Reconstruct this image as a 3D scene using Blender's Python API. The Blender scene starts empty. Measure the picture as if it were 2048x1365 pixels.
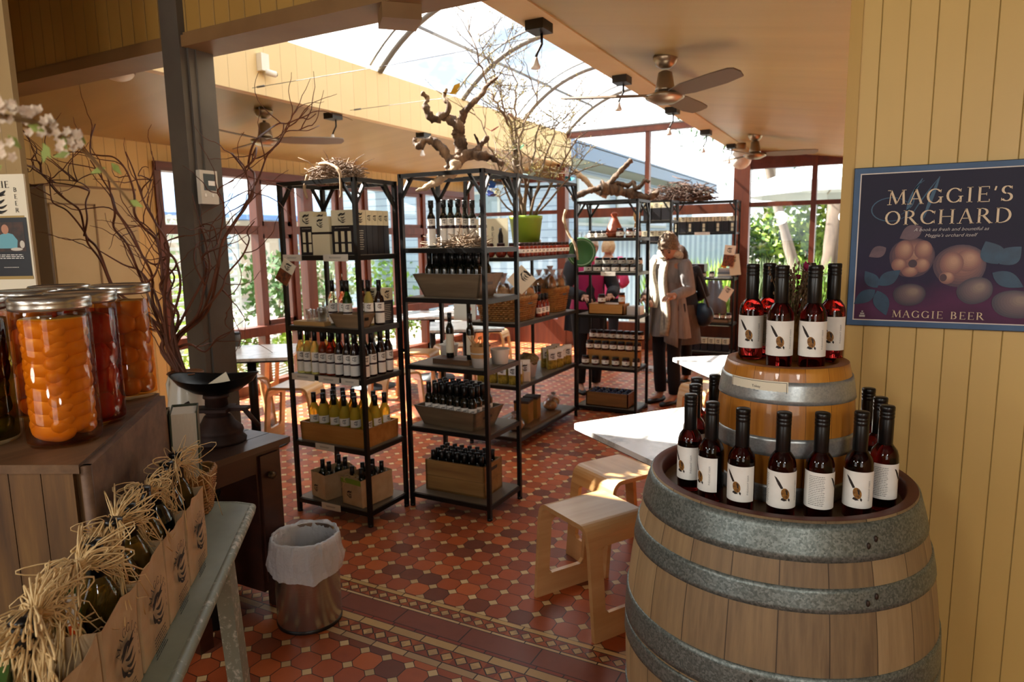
import bpy, math, random
from mathutils import Vector, Matrix, Euler, noise as mnoise
import numpy as np
SC = bpy.context.scene
COL = SC.collection
PI = math.pi
# ---------------------------------------------------------------- camera, sky, sun, exposure
F = 1355.0
CH = 1.55
YAW, PIT, ROL = [math.radians(a) for a in (28.05, 8.42, 0.93)]
def _cam_axes():
    f = Vector((-math.sin(YAW)*math.cos(PIT), math.cos(YAW)*math.cos(PIT), -math.sin(PIT)))
    r = Vector((math.cos(YAW), math.sin(YAW), 0)); d = f.cross(r)
    return math.cos(ROL)*r+math.sin(ROL)*d, -math.sin(ROL)*r+math.cos(ROL)*d, f
CR, CD, CF = _cam_axes()
CP = Vector((0, 0, CH))
cd = bpy.data.cameras.new('camera'); cam = bpy.data.objects.new('camera', cd); COL.objects.link(cam)
cd.sensor_width = 36.0; cd.lens = F/2048*36; cd.clip_start = .05; cd.clip_end = 300
m = Matrix.Identity(4)
for i in range(3):
    m[i][0] = CR[i]; m[i][1] = -CD[i]; m[i][2] = -CF[i]; m[i][3] = CP[i]
cam.matrix_world = m
SC.camera = cam
cd.dof.use_dof = True; cd.dof.focus_distance = 1.75; cd.dof.aperture_fstop = 5.6
SC.view_settings.view_transform = 'Standard'; SC.view_settings.look = 'None'
SC.view_settings.gamma = 1; SC.view_settings.use_curve_mapping = False
SC.view_settings.exposure = 0.36
cy = SC.cycles
cy.use_denoising = True
try:
    cy.denoiser = 'OPENIMAGEDENOISE'; cy.denoising_input_passes = 'RGB_ALBEDO_NORMAL'
except Exception: pass
cy.max_bounces = 9; cy.diffuse_bounces = 4; cy.glossy_bounces = 4; cy.transmission_bounces = 8; cy.transparent_max_bounces = 24
cy.sample_clamp_indirect = 6; cy.caustics_reflective = False; cy.caustics_refractive = False

def S(h):
    h = h.lstrip('#'); o = []
    for i in (0, 2, 4):
        c = int(h[i:i+2], 16)/255; o.append(c/12.92 if c <= .04045 else ((c+.055)/1.055)**2.4)
    return (o[0], o[1], o[2], 1)

w = bpy.data.worlds.new('sky'); SC.world = w; w.use_nodes = True
nt = w.node_tree; nt.nodes.clear()
_o = nt.nodes.new('ShaderNodeOutputWorld'); _b = nt.nodes.new('ShaderNodeBackground')
_tc = nt.nodes.new('ShaderNodeTexCoord'); _n = nt.nodes.new('ShaderNodeTexNoise'); _cr = nt.nodes.new('ShaderNodeValToRGB')
_mp = nt.nodes.new('ShaderNodeMapping'); _mp.inputs['Scale'].default_value = (1, 1, 2.2)
_n.inputs['Scale'].default_value = 2.6; _n.inputs['Detail'].default_value = 6; _n.inputs['Roughness'].default_value = .6
_cr.color_ramp.elements[0].position = .38; _cr.color_ramp.elements[0].color = (.26, .33, .42, 1)
_cr.color_ramp.elements[1].position = .54; _cr.color_ramp.elements[1].color = (1, .985, .95, 1)
nt.links.new(_tc.outputs['Generated'], _mp.inputs['Vector']); nt.links.new(_mp.outputs['Vector'], _n.inputs['Vector'])
nt.links.new(_n.outputs['Fac'], _cr.inputs['Fac']); nt.links.new(_cr.outputs['Color'], _b.inputs['Color'])
nt.links.new(_b.outputs['Background'], _o.inputs['Surface'])
_b.inputs['Strength'].default_value = 3.0
sd = bpy.data.lights.new('sun', 'SUN'); sun = bpy.data.objects.new('sun', sd); COL.objects.link(sun)
sd.energy = 30.0; sd.angle = math.radians(.6); sd.color = (1, .93, .82)
SUN_DIR = Vector((.93, .085, -.88)).normalized()           # the way the light travels
sun.rotation_euler = SUN_DIR.to_track_quat('-Z', 'Y').to_euler()

# ---------------------------------------------------------------- pixel of the 2048x1365 photo -> point of the room
def ray(px, py): return CR*((px-1024)/F)+CD*((py-682.5)/F)+CF
def G(px, py, z=0.0):
    d = ray(px, py); return CP+d*((z-CH)/d.z)
def PX(px, py, x):
    d = ray(px, py); return CP+d*(x/d.x)
def PY(px, py, y):
    d = ray(px, py); return CP+d*(y/d.y)
def PD(px, py, dep): return CP+ray(px, py)*dep
def depth(p): return (Vector(p)-CP).dot(CF)

# ---------------------------------------------------------------- mesh builder
class MB:
    def __init__(s): s.v = []; s.f = []; s.mi = []; s.sm = []; s.cur = 0; s.smooth = False
    def add(s, vs, fs, smooth=None):
        b = len(s.v); s.v += [tuple(v) for v in vs]
        sm = s.smooth if smooth is None else smooth
        for f in fs:
            s.f.append(tuple(i+b for i in f)); s.mi.append(s.cur); s.sm.append(sm)
        return s
    def box(s, x0, x1, y0, y1, z0, z1, M=None):
        vs = [Vector((x, y, z)) for z in (z0, z1) for y in (y0, y1) for x in (x0, x1)]
        if M is not None: vs = [M @ v for v in vs]
        return s.add(vs, [(0, 2, 3, 1), (4, 5, 7, 6), (0, 1, 5, 4), (2, 6, 7, 3), (0, 4, 6, 2), (1, 3, 7, 5)], False)
    def cbox(s, c, sx, sy, sz, rz=0, M=None):
        T = Matrix.Translation(Vector(c)) @ Matrix.Rotation(rz, 4, 'Z')
        if M is not None: T = T @ M
        return s.box(-sx/2, sx/2, -sy/2, sy/2, -sz/2, sz/2, T)
    def beam(s, a, b, wx, wy=None, up=None):
        a = Vector(a); b = Vector(b); d = b-a; L = d.length
        if L < 1e-6: return s
        wy = wy or wx
        d.normalize(); u = Vector(up) if up else (Vector((0, 0, 1)) if abs(d.z) < .9 else Vector((0, 1, 0)))
        x = d.cross(u).normalized(); y = x.cross(d)
        M = Matrix((( x.x, y.x, d.x, a.x), (x.y, y.y, d.y, a.y), (x.z, y.z, d.z, a.z), (0, 0, 0, 1)))
        return s.box(-wx/2, wx/2, -wy/2, wy/2, 0, L, M)
    def lathe(s, prof, n=20, c=(0, 0, 0), M=None, a0=0, a1=2*PI, smooth=True, cap=True):
        full = abs(a1-a0-2*PI) < 1e-6; k = n if full else n+1
        vs = []
        for (r, z) in prof:
            for i in range(k):
                a = a0+(a1-a0)*i/n
                p = Vector((c[0]+r*math.cos(a), c[1]+r*math.sin(a), c[2]+z)); vs.append(M @ p if M is not None else p)
        fs = []
        for j in range(len(prof)-1):
            for i in range(n):
                i2 = (i+1) % k
                fs.append((j*k+i, j*k+i2, (j+1)*k+i2, (j+1)*k+i))
        if full and cap:
            if prof[0][0] > 1e-4: fs.append(tuple(range(k))[::-1])
            if prof[-1][0] > 1e-4: fs.append(tuple((len(prof)-1)*k+i for i in range(k)))
        return s.add(vs, fs, smooth)
    def cyl(s, c, r, h, n=16, r2=None, M=None): return s.lathe([(r, 0), (r if r2 is None else r2, h)], n, c, M)
    def tube(s, pts, rad, n=6, closed=False):
        pts = [Vector(p) for p in pts]; m_ = len(pts)
        if m_ < 2: return s
        rs = rad if isinstance(rad, (list, tuple)) else [rad]*m_
        vs = []; prev = None
        for i, p in enumerate(pts):
            t = (pts[min(i+1, m_-1)]-pts[max(i-1, 0)])
            if t.length < 1e-9: t = Vector((0, 0, 1))
            t.normalize()
            if prev is None:
                u = Vector((0, 0, 1)) if abs(t.z) < .9 else Vector((1, 0, 0)); x = t.cross(u).normalized()
            else:
                x = prev-t*prev.dot(t)
                if x.length < 1e-6: x = t.orthogonal()
                x.normalize()
            prev = x; y = t.cross(x)
            for k in range(n):
                a = 2*PI*k/n; vs.append(p+(x*math.cos(a)+y*math.sin(a))*rs[i])
        fs = []
        for i in range(m_-1):
            for k in range(n):
                k2 = (k+1) % n; fs.append((i*n+k, i*n+k2, (i+1)*n+k2, (i+1)*n+k))
        fs.append(tuple(range(n))[::-1]); fs.append(tuple((m_-1)*n+k for k in range(n)))
        return s.add(vs, fs, True)
    def sphere(s, c, r, nu=14, nv=9, sc=(1, 1, 1), M=None, fn=None):
        vs = []; c = Vector(c)
        for j in range(nv+1):
            th = PI*j/nv
            for i in range(nu):
                a = 2*PI*i/nu; d = Vector((math.sin(th)*math.cos(a), math.sin(th)*math.sin(a), math.cos(th)))
                k = fn(d) if fn else 1
                p = Vector((d.x*sc[0], d.y*sc[1], d.z*sc[2]))*r*k
                if M is not None: p = M @ p
                vs.append(c+p)
        fs = []
        for j in range(nv):
            for i in range(nu):
                i2 = (i+1) % nu
                if j == 0: fs.append((i, nu+i, nu+i2))
                elif j == nv-1: fs.append((j*nu+i, (j+1)*nu+i, j*nu+i2))
                else: fs.append((j*nu+i, (j+1)*nu+i, (j+1)*nu+i2, j*nu+i2))
        return s.add(vs, fs, True)
    def loft(s, rings, cap=True, closed=True, smooth=True):
        n = len(rings[0]); vs = [v for r in rings for v in r]; fs = []
        for j in range(len(rings)-1):
            for i in range(n if closed else n-1):
                i2 = (i+1) % n; fs.append((j*n+i, j*n+i2, (j+1)*n+i2, (j+1)*n+i))
        if cap and closed:
            fs.append(tuple(range(n))[::-1]); fs.append(tuple((len(rings)-1)*n+i for i in range(n)))
        return s.add(vs, fs, smooth)
    def prism(s, poly, h, M=None, z0=0):
        n = len(poly); vs = [Vector((p[0], p[1], z0)) for p in poly]+[Vector((p[0], p[1], z0+h)) for p in poly]
        if M is not None: vs = [M @ v for v in vs]
        fs = [tuple(range(n))[::-1], tuple(range(n, 2*n))]+[(i, (i+1) % n, n+(i+1) % n, n+i) for i in range(n)]
        return s.add(vs, fs, False)
    def mesh(s, name, mats):
        me = bpy.data.meshes.new(name); me.from_pydata(s.v, [], s.f)
        if not isinstance(mats, (list, tuple)): mats = [mats]
        for m_ in mats: me.materials.append(m_)
        me.polygons.foreach_set('material_index', s.mi); me.polygons.foreach_set('use_smooth', s.sm)
        me.update(); return me

def T(x=0, y=0, z=0, rz=0, rx=0, ry=0, s=1):
    return Matrix.Translation((x, y, z)) @ Euler((rx, ry, rz)).to_matrix().to_4x4() @ Matrix.Scale(s, 4)

def frame_at(o, xdir, up=(0, 0, 1)):
    """local x along xdir, local y up, local z the outward normal"""
    x = Vector(xdir).normalized(); y = Vector(up); y = (y-x*y.dot(x)).normalized(); z = x.cross(y)
    return Matrix(((x.x, y.x, z.x, o[0]), (x.y, y.y, z.y, o[1]), (x.z, y.z, z.z, o[2]), (0, 0, 0, 1)))

# ---------------------------------------------------------------- objects, parts, tags
LABELS = {}
def ob(name, mesh, mats=None, parent=None, loc=None, rot=None):
    if isinstance(mesh, MB): mesh = mesh.mesh(name, mats)
    o = bpy.data.objects.new(name, mesh); COL.objects.link(o)
    if parent is not None: o.parent = parent
    if loc is not None: o.location = loc
    if rot is not None: o.rotation_euler = (0, 0, rot) if isinstance(rot, (int, float)) else rot
    return o
def tag(o, label, cat, group=None, kind=None):
    o['label'] = label; o['category'] = cat
    if group: o['group'] = group
    if kind: o['kind'] = kind
    LABELS.setdefault(label, []).append(o.name)
    return o
def thing(name, label, cat, loc=(0, 0, 0), rot=0, group=None):
    o = ob(name, None, loc=loc, rot=rot); return tag(o, label, cat, group)
def struct(name, mesh, mats=None, parent=None):
    o = ob(name, mesh, mats, parent)
    if parent is None: o['kind'] = 'structure'
    return o
class Spec:
    """one kind of thing: meshes of its parts, placed again and again"""
    def __init__(s, name, cat, parts): s.name = name; s.cat = cat; s.parts = parts   # parts: (name, mesh, [(sub, mesh)...])
    def put(s, loc, rot=0, label='', group=None, scale=None):
        r = thing(s.name, label, s.cat, loc, rot, group)
        if scale: r.scale = (scale,)*3 if isinstance(scale, (int, float)) else scale
        for p in s.parts:
            o = ob(p[0], p[1], parent=r)
            for q in (p[2] if len(p) > 2 else ()): ob(q[0], q[1], parent=o)
        return r
ORD = ['first', 'second', 'third', 'fourth', 'fifth', 'sixth', 'seventh', 'eighth', 'ninth', 'tenth', 'eleventh', 'twelfth', 'thirteenth', 'fourteenth', 'fifteenth', 'sixteenth']
def text_mesh(body, size, M, align='CENTER', shear=0, ext=.0, bold=0):
    cu = bpy.data.curves.new('t', 'FONT'); cu.body = body; cu.size = size; cu.align_x = align; cu.shear = shear; cu.offset = bold; cu.extrude = ext
    cu.resolution_u = 2
    o = bpy.data.objects.new('t', cu); COL.objects.link(o)
    dg = bpy.context.evaluated_depsgraph_get(); me = bpy.data.meshes.new_from_object(o.evaluated_get(dg))
    vs = [M @ v.co for v in me.vertices]; fs = [tuple(p.vertices) for p in me.polygons]
    bpy.data.objects.remove(o); bpy.data.curves.remove(cu); bpy.data.meshes.remove(me)
    return vs, fs

# ---------------------------------------------------------------- materials
class E:
    def __init__(s, t, k): s.t = t; s.k = k
    def _m(s, op, *a, clamp=False):
        n = s.t.nodes.new('ShaderNodeMath'); n.operation = op; n.use_clamp = clamp
        for i, x in enumerate((s,)+a):
            if isinstance(x, E): s.t.links.new(x.k, n.inputs[i])
            else: n.inputs[i].default_value = x
        return E(s.t, n.outputs[0])
    def __add__(s, o): return s._m('ADD', o)
    __radd__ = __add__
    def __sub__(s, o): return s._m('SUBTRACT', o)
    def __mul__(s, o): return s._m('MULTIPLY', o)
    __rmul__ = __mul__
    def __truediv__(s, o): return s._m('DIVIDE', o)
    def lt(s, o): return s._m('LESS_THAN', o)
    def gt(s, o): return s._m('GREATER_THAN', o)
    def abs(s): return s._m('ABSOLUTE')
    def floor(s): return s._m('FLOOR')
    def fract(s): return s._m('FRACT')
    def mx(s, o): return s._m('MAXIMUM', o)
    def mn(s, o): return s._m('MINIMUM', o)
    def atan2(s, o): return s._m('ARCTAN2', o)
    def clamp(s): return s._m('ADD', 0.0, clamp=True)
def new_mat(name):
    m_ = bpy.data.materials.new(name); m_.use_nodes = True; t = m_.node_tree
    b = t.nodes['Principled BSDF']; return m_, t, b
def coords(t, kind='Object'):
    tc = t.nodes.new('ShaderNodeTexCoord'); sp = t.nodes.new('ShaderNodeSeparateXYZ')
    t.links.new(tc.outputs[kind], sp.inputs[0]); return tc.outputs[kind], [E(t, sp.outputs[i]) for i in range(3)]
def comb(t, x, y, z):
    c = t.nodes.new('ShaderNodeCombineXYZ')
    for i, a in enumerate((x, y, z)):
        if isinstance(a, E): t.links.new(a.k, c.inputs[i])
        else: c.inputs[i].default_value = a
    return c.outputs[0]
def tnoise(t, vec, scale=5, detail=3, rough=.55):
    n = t.nodes.new('ShaderNodeTexNoise'); n.inputs['Scale'].default_value = scale; n.inputs['Detail'].default_value = detail; n.inputs['Roughness'].default_value = rough
    if vec is not None: t.links.new(vec, n.inputs['Vector'])
    return E(t, n.outputs['Fac'])
def white(t, vec):
    n = t.nodes.new('ShaderNodeTexWhiteNoise'); n.noise_dimensions = '3D'; t.links.new(vec, n.inputs['Vector']); return E(t, n.outputs['Value'])
def ramp(t, fac, stops):
    r = t.nodes.new('ShaderNodeValToRGB'); e = r.color_ramp.elements
    while len(e) < len(stops): e.new(.5)
    for i, (p, c) in enumerate(stops): e[i].position = p; e[i].color = c if not isinstance(c, str) else S(c)
    t.links.new(fac.k, r.inputs['Fac']); return r.outputs['Color']
def mix(t, fac, a, b, mode='MIX'):
    n = t.nodes.new('ShaderNodeMix'); n.data_type = 'RGBA'; n.blend_type = mode
    if isinstance(fac, E): t.links.new(fac.k, n.inputs[0])
    else: n.inputs[0].default_value = fac
    for i, x in ((6, a), (7, b)):
        if isinstance(x, str): n.inputs[i].default_value = S(x)
        elif isinstance(x, tuple): n.inputs[i].default_value = x
        else: t.links.new(x, n.inputs[i])
    return n.outputs[2]
def bump(t, b, h, strength=.3, dist=.01):
    n = t.nodes.new('ShaderNodeBump'); n.inputs['Strength'].default_value = strength; n.inputs['Distance'].default_value = dist
    t.links.new(h.k if isinstance(h, E) else h, n.inputs['Height']); t.links.new(n.outputs[0], b.inputs['Normal'])
MATS = {}
def pm(name, col, rough=.55, metal=0, col2=None, scale=6, stretch=(1, 1, 1), detail=4, bmp=0, spec=.5, coat=0, trans=0, ior=1.45, lo=.35, hi=.65, emit=0, sheen=0, bdist=.004, sss=0):
    if name in MATS: return MATS[name]
    m_, t, b = new_mat(name); MATS[name] = m_
    b.inputs['Roughness'].default_value = rough; b.inputs['Metallic'].default_value = metal
    b.inputs['Specular IOR Level'].default_value = spec; b.inputs['IOR'].default_value = ior
    b.inputs['Coat Weight'].default_value = coat; b.inputs['Coat Roughness'].default_value = .08
    b.inputs['Transmission Weight'].default_value = trans
    if sss: b.inputs['Subsurface Weight'].default_value = sss; b.inputs['Subsurface Radius'].default_value = (.01, .004, .002)
    c1 = S(col) if isinstance(col, str) else col
    b.inputs['Base Color'].default_value = c1
    if col2 or bmp:
        vec, _ = coords(t); mp = t.nodes.new('ShaderNodeMapping'); mp.inputs['Scale'].default_value = stretch
        t.links.new(vec, mp.inputs['Vector']); n = tnoise(t, mp.outputs[0], scale, detail)
        if col2:
            t.links.new(ramp(t, n, [(lo, c1), (hi, S(col2) if isinstance(col2, str) else col2)]), b.inputs['Base Color'])
        if bmp: bump(t, b, n, bmp, bdist)
    if emit:
        b.inputs['Emission Color'].default_value = c1; b.inputs['Emission Strength'].default_value = emit
    return m_
def glass_mat(name, tint=(1, 1, 1, 1), refl=.08, rough=0.0):
    """clear pane: light goes straight through, a little is mirrored"""
    if name in MATS: return MATS[name]
    m_, t, b = new_mat(name); MATS[name] = m_; t.nodes.remove(b); o = [n for n in t.nodes if n.type == 'OUTPUT_MATERIAL'][0]
    tr = t.nodes.new('ShaderNodeBsdfTransparent'); tr.inputs[0].default_value = tint
    gl = t.nodes.new('ShaderNodeBsdfGlossy'); gl.inputs['Roughness'].default_value = rough
    lw = t.nodes.new('ShaderNodeLayerWeight'); lw.inputs['Blend'].default_value = .25
    f = (E(t, lw.outputs['Facing'])._m('POWER', 2.0)*(.55)+refl)._m('MINIMUM', .9)
    mx = t.nodes.new('ShaderNodeMixShader'); t.links.new(f.k, mx.inputs[0]); t.links.new(tr.outputs[0], mx.inputs[1]); t.links.new(gl.outputs[0], mx.inputs[2])
    t.links.new(mx.outputs[0], o.inputs['Surface']); return m_
def board_mat(name, axis, pitch, off, col, col2, groove=.05, rough=.5):
    """painted tongue-and-groove boards with a V joint every pitch metres along axis"""
    if name in MATS: return MATS[name]
    m_, t, b = new_mat(name); MATS[name] = m_; vec, c = coords(t)
    u = ((c[axis]-off)/pitch).fract(); d = (u-.5).abs()
    g = (d._m('SUBTRACT', .5-groove)/groove).clamp()
    idx = ((c[axis]-off)/pitch).floor()
    var = white(t, comb(t, idx, 3.3, 1.7)); n = tnoise(t, vec, 3, 4)
    base = mix(t, (n*.6+var*.4), col, col2)
    t.links.new(mix(t, g*.6, base, (.16, .10, .035, 1)), b.inputs['Base Color']); b.inputs['Roughness'].default_value = rough
    bump(t, b, (g*-1.0)+n*.04, .6, .006); return m_
def wood_mat(name, c1, c2, c3, rough=.5, scale=1, axis=0, coat=0, bmp=.15):
    if name in MATS: return MATS[name]
    m_, t, b = new_mat(name); MATS[name] = m_; vec, c = coords(t)
    st = [14, 14, 14]; st[axis] = 1.2
    mp = t.nodes.new('ShaderNodeMapping'); mp.inputs['Scale'].default_value = [x*scale for x in st]; t.links.new(vec, mp.inputs[0])
    n = tnoise(t, mp.outputs[0], 1.6, 6, .62); n2 = tnoise(t, vec, 2.2*scale, 2)
    col = ramp(t, n, [(.3, c1), (.5, c2), (.72, c3)])
    t.links.new(mix(t, ((n2-.35)*.9).clamp(), col, c1), b.inputs['Base Color']); b.inputs['Roughness'].default_value = rough; b.inputs['Coat Weight'].default_value = coat; b.inputs['Coat Roughness'].default_value = .15
    if bmp: bump(t, b, n, bmp, .004)
    return m_
# ================================================================= the room
def floor_material():
    m_, t, b = new_mat('tiles'); vec, (x, y, z) = coords(t)
    CRE, GRO = S('#b9986a'), S('#2a1813')
    def field(y0, xo):
        px, py = (x-xo)/.1045, (y-y0)/.1005
        u, v = ((px+.5).fract()-.5).abs(), ((py+.5).fract()-.5).abs()
        s = u+v; dot = s.lt(.225); oc = s.gt(.255)
        line = u.lt(.018).mx(v.lt(.018))*oc
        ring = s.gt(.225)*s.lt(.262)
        gro = (line+ring).clamp()
        r = white(t, comb(t, px.floor(), py.floor(), 1.3)); r2 = white(t, comb(t, (px+.5).floor(), (py+.5).floor(), 7.7))
        c = ramp(t, r, [(0, '#6b3b2b'), (.16, '#7d432b'), (.28, '#984a29'), (.75, '#a8522a'), (1, '#b9602f')])
        d = ramp(t, r2, [(0, '#b89a6c'), (1, '#d6b682')])
        return mix(t, gro, mix(t, dot, c, d), GRO)
    def strip(y0, y1, pitch, xo, ca, cb):
        u = ((x-xo)/pitch).fract(); e = .0022
        g = (((u-.5).abs()).gt(.5-e/pitch*1.1)).mx(y.lt(y0+e)).mx(y.gt(y1-e))
        r = white(t, comb(t, ((x-xo)/pitch).floor(), y0*37, 2.1))
        return mix(t, g, ramp(t, r, [(0, ca), (1, cb)]), GRO)
    def loz(y0, y1, pitch, xo):
        yc = (y0+y1)/2; h = (y1-y0)
        u = (((x-xo)/pitch+.5).fract()-.5).abs()*(pitch/h); v = ((y-yc)/h).abs()
        s = u+v; d = s.lt(.33); g = s.gt(.33)*s.lt(.42)
        u2 = pitch/h*.5
        g2 = (((u*-1.0+u2)+v)).lt(.40)*0
        r = white(t, comb(t, (((x-xo)/pitch)*2.0).floor(), (y-yc).gt(0.0), 5.0))
        red = ramp(t, r, [(0, '#7a3520'), (1, '#a8582c')])
        edge = y.lt(y0+.003).mx(y.gt(y1-.003))
        return mix(t, g.mx(edge), mix(t, d, red, ramp(t, r, [(0, '#a8875c'), (1, '#c6a26a')])), GRO)
    col = field(2.369, -1.585)
    for (y0, y1, c) in ((2.2375, 2.2640, strip(2.2375, 2.2640, .150, -1.7684, '#b8935a', '#caa468')),
                        (2.1755, 2.2380, loz(2.1755, 2.2380, .0547, -1.5719)),
                        (2.1600, 2.1760, strip(2.1600, 2.1760, .150, -1.72, '#c2a070', '#cfae7e')),
                        (2.0535, 2.1605, strip(2.0535, 2.1605, .316, -1.672, '#7c4330', '#8a4a34')),
                        (2.0340, 2.0540, strip(2.0340, 2.0540, .1085, -1.6618, '#7b3522', '#90412a')),
                        (1.9910, 2.0345, strip(1.9910, 2.0345, .1535, -1.4935, '#a8865a', '#c09a62')),
                        (1.9175, 1.9915, loz(1.9175, 1.9915, .0632, -1.3429)),
                        (1.8830, 1.9180, strip(1.8830, 1.9180, .1545, -1.4933, '#a58560', '#c09c6c'))):
        col = mix(t, y.gt(y0)*y.lt(y1), col, c)
    colB = field(1.849, -1.438)
    col = mix(t, y.lt(1.883), col, colB)
    n = tnoise(t, vec, 9, 5, .6); n2 = tnoise(t, vec, 60, 3)
    col = mix(t, (n-.48).clamp()*.6, col, (.07, .03, .02, 1))
    t.links.new(col, b.inputs['Base Color'])
    t.links.new((n*.25+.27).k, b.inputs['Roughness']); b.inputs['Specular IOR Level'].default_value = .35
    bump(t, b, n2*.2+n*.4, .12, .004); return m_
CREAM = board_mat('cream_boards', 1, .095, .02, '#c9a766', '#d9b978', .045)
CREAMX = board_mat('cream_boards_across', 0, .0662, -.0155, '#cdaa60', '#d9b76f', .028, .42)
CREAMB = board_mat('bulkhead_boards', 1, .16, .02, '#dcc08a', '#e3ca98', .012)
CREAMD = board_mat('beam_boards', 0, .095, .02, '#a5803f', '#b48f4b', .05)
PAINT = pm('cream_paint', '#d2b98c', .6, col2='#c8ae80', scale=2)
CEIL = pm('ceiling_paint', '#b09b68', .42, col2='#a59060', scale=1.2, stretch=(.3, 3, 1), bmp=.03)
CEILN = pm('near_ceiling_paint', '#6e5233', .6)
BRO = pm('brown_trim', '#8a6a44', .5, col2='#7c5d3a', scale=3)
RED = wood_mat('red_joinery', '#4c2112', '#622d17', '#74391c', .42, .6, 2, bmp=.05)
REDD = wood_mat('red_joinery_head', '#4a1d18', '#5f2720', '#6a2c22', .45, .6, 1, bmp=.05)
GLASS = glass_mat('window_glass', (.96, .98, 1, 1), .035)
GLAZE = glass_mat('roof_glazing', (.93, .95, .97, 1), .02)
STEEL = pm('painted_arch_steel', '#76736f', .45, .2)
STEELD = pm('glazing_bar', '#6d6a68', .4, .3)
GREY = pm('post_grey_paint', '#5d574f', .5, col2='#514b45', scale=4)

XB, XR, XW, YE, YB = -3.96, -1.665, -5.68, 9.25, 2.2
f = MB().box(-5.75, 3.2, -3.2, 9.4, -.12, 0); struct('floor', f, floor_material())
# ceilings: both fall away from the skylight
mb = MB(); mb.prism([(XB-.08, 2.64), (XB-.08, 2.74), (XW-.1, 2.54), (XW-.1, 2.44)], 7.1, Matrix(((1, 0, 0, 0), (0, 0, 1, 0), (0, 1, 0, 0), (0, 0, 0, 1))), 2.25)
struct('ceiling', mb, CEIL)
SW = Matrix(((1, 0, 0, 0), (0, 0, 1, 0), (0, 1, 0, 0), (0, 0, 0, 1)))
mb = MB(); mb.prism([(-1.47, 2.640), (-1.47, 2.74), (2.0, 2.20), (2.0, 2.10)], 7.1, SW, 2.25); struct('ceiling', mb, CEIL)
mb = MB(); mb.box(XR, -1.47, 2.25, 9.35, 2.645, 2.70); mb.box(-1.485, -1.455, 2.25, 9.35, 2.63, 2.645); struct('trim_1', mb, PAINT)
mb = MB(); mb.box(XB-.08, XB, 2.25, 9.35, 2.62, 3.05); struct('wall_skylight_west', mb, CREAMB)
mb = MB(); mb.box(XR-.0, XR+.08, 2.25, 9.35, 2.70, 3.05); struct('wall_skylight_east', mb, PAINT)
# roof over both sides
mb = MB(); mb.prism([(XB-.06, 3.03), (XB-.06, 3.06), (-6.25, 2.60), (-6.25, 2.56)], 12.5, SW, -3.0); struct('roof', mb, STEELD)
mb = MB(); mb.prism([(XR+.06, 3.03), (XR+.06, 3.06), (3.3, 2.5), (3.3, 2.46)], 12.5, SW, -3.0); struct('roof', mb, STEELD)
mb = MB(); mb.box(XB-.06, XR+.06, -3.2, 2.3, 3.62, 3.66); struct('roof', mb, STEELD)
# skylight
hw = (XR-XB)/2; cxs = (XR+XB)/2; rise = .52; Rv = (hw*hw+rise*rise)/(2*rise); zc = 3.05+rise-Rv; a0 = math.asin(hw/Rv)
def arc(k, r=0): 
    a = -a0+2*a0*k; return cxs+(Rv+r)*math.sin(a), zc+(Rv+r)*math.cos(a)
sk = ob('window_3', None); sk['kind'] = 'structure'
mb = MB(); n = 28
vs = [(arc(k/n, .03)[0], y, arc(k/n, .03)[1]) for y in (2.2, YE) for k in range(n+1)]
mb.add(vs, [(k, k+1, n+2+k, n+1+k) for k in range(n)], True); ob('pane', mb, GLAZE, sk)
for y in (3.61, 5.02, 6.41, 7.85, 9.2):
    mb = MB(); mb.tube([(arc(k/24)[0], y, arc(k/24)[1]) for k in range(25)], .028, 8); 
    mb.tube([(arc(k/24, .075)[0], y-.06, arc(k/24, .075)[1]) for k in range(25)], .011, 5); ob('arch', mb, STEEL, sk)
for k in (.19, .42, .66, .84):
    mb = MB(); xx, zz = arc(k, .045); mb.box(xx-.012, xx+.012, 2.3, YE, zz-.008, zz+.012); ob('glazing_bar', mb, STEELD, sk)
# cross wall over the threshold, with the poster wall continuing it
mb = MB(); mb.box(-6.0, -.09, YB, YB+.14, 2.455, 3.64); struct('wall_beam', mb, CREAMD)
mb = MB(); mb.box(-6.0, -.09, YB-.025, YB+.165, 2.45, 2.50); mb.box(-6.0, -.09, YB-.012, YB+.15, 2.50, 2.515); struct('trim_2', mb, BRO)
mb = MB(); mb.box(-.075, 3.2, YB, YB+.14, 0, 3.64); struct('wall_right', mb, CREAMX)
mb = MB(); mb.box(-.093, -.062, YB-.006, YB+.146, 0, 3.64); struct('trim_3', mb, pm('edge_board', '#c39d52', .45))
mb = MB(); mb.box(1.9, 2.0, YB+.14, 9.4, 0, 2.6); struct('wall_east', mb, PAINT)
# near room round the camera
mb = MB(); mb.box(-6.0, 3.2, -3.2, YB, 3.05, 3.12); struct('ceiling', mb, CEILN)
mb = MB(); mb.box(3.1, 3.2, -3.2, YB, 0, 3.1); struct('wall_near_east', mb, CREAM)
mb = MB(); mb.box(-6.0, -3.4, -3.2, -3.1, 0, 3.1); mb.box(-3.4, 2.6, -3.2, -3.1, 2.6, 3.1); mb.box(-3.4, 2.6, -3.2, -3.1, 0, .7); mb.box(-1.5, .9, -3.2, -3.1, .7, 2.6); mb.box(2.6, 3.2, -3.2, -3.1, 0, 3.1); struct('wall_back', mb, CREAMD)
p = PD(33, 250, 2.55)
mb = MB(); mb.box(-4.4, p.x, p.y, p.y+.02, 0, 3.05); struct('wall_near_west', mb, board_mat('pillar_boards', 0, .11, p.x, '#b39a6c', '#bda478', .02))
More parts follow.
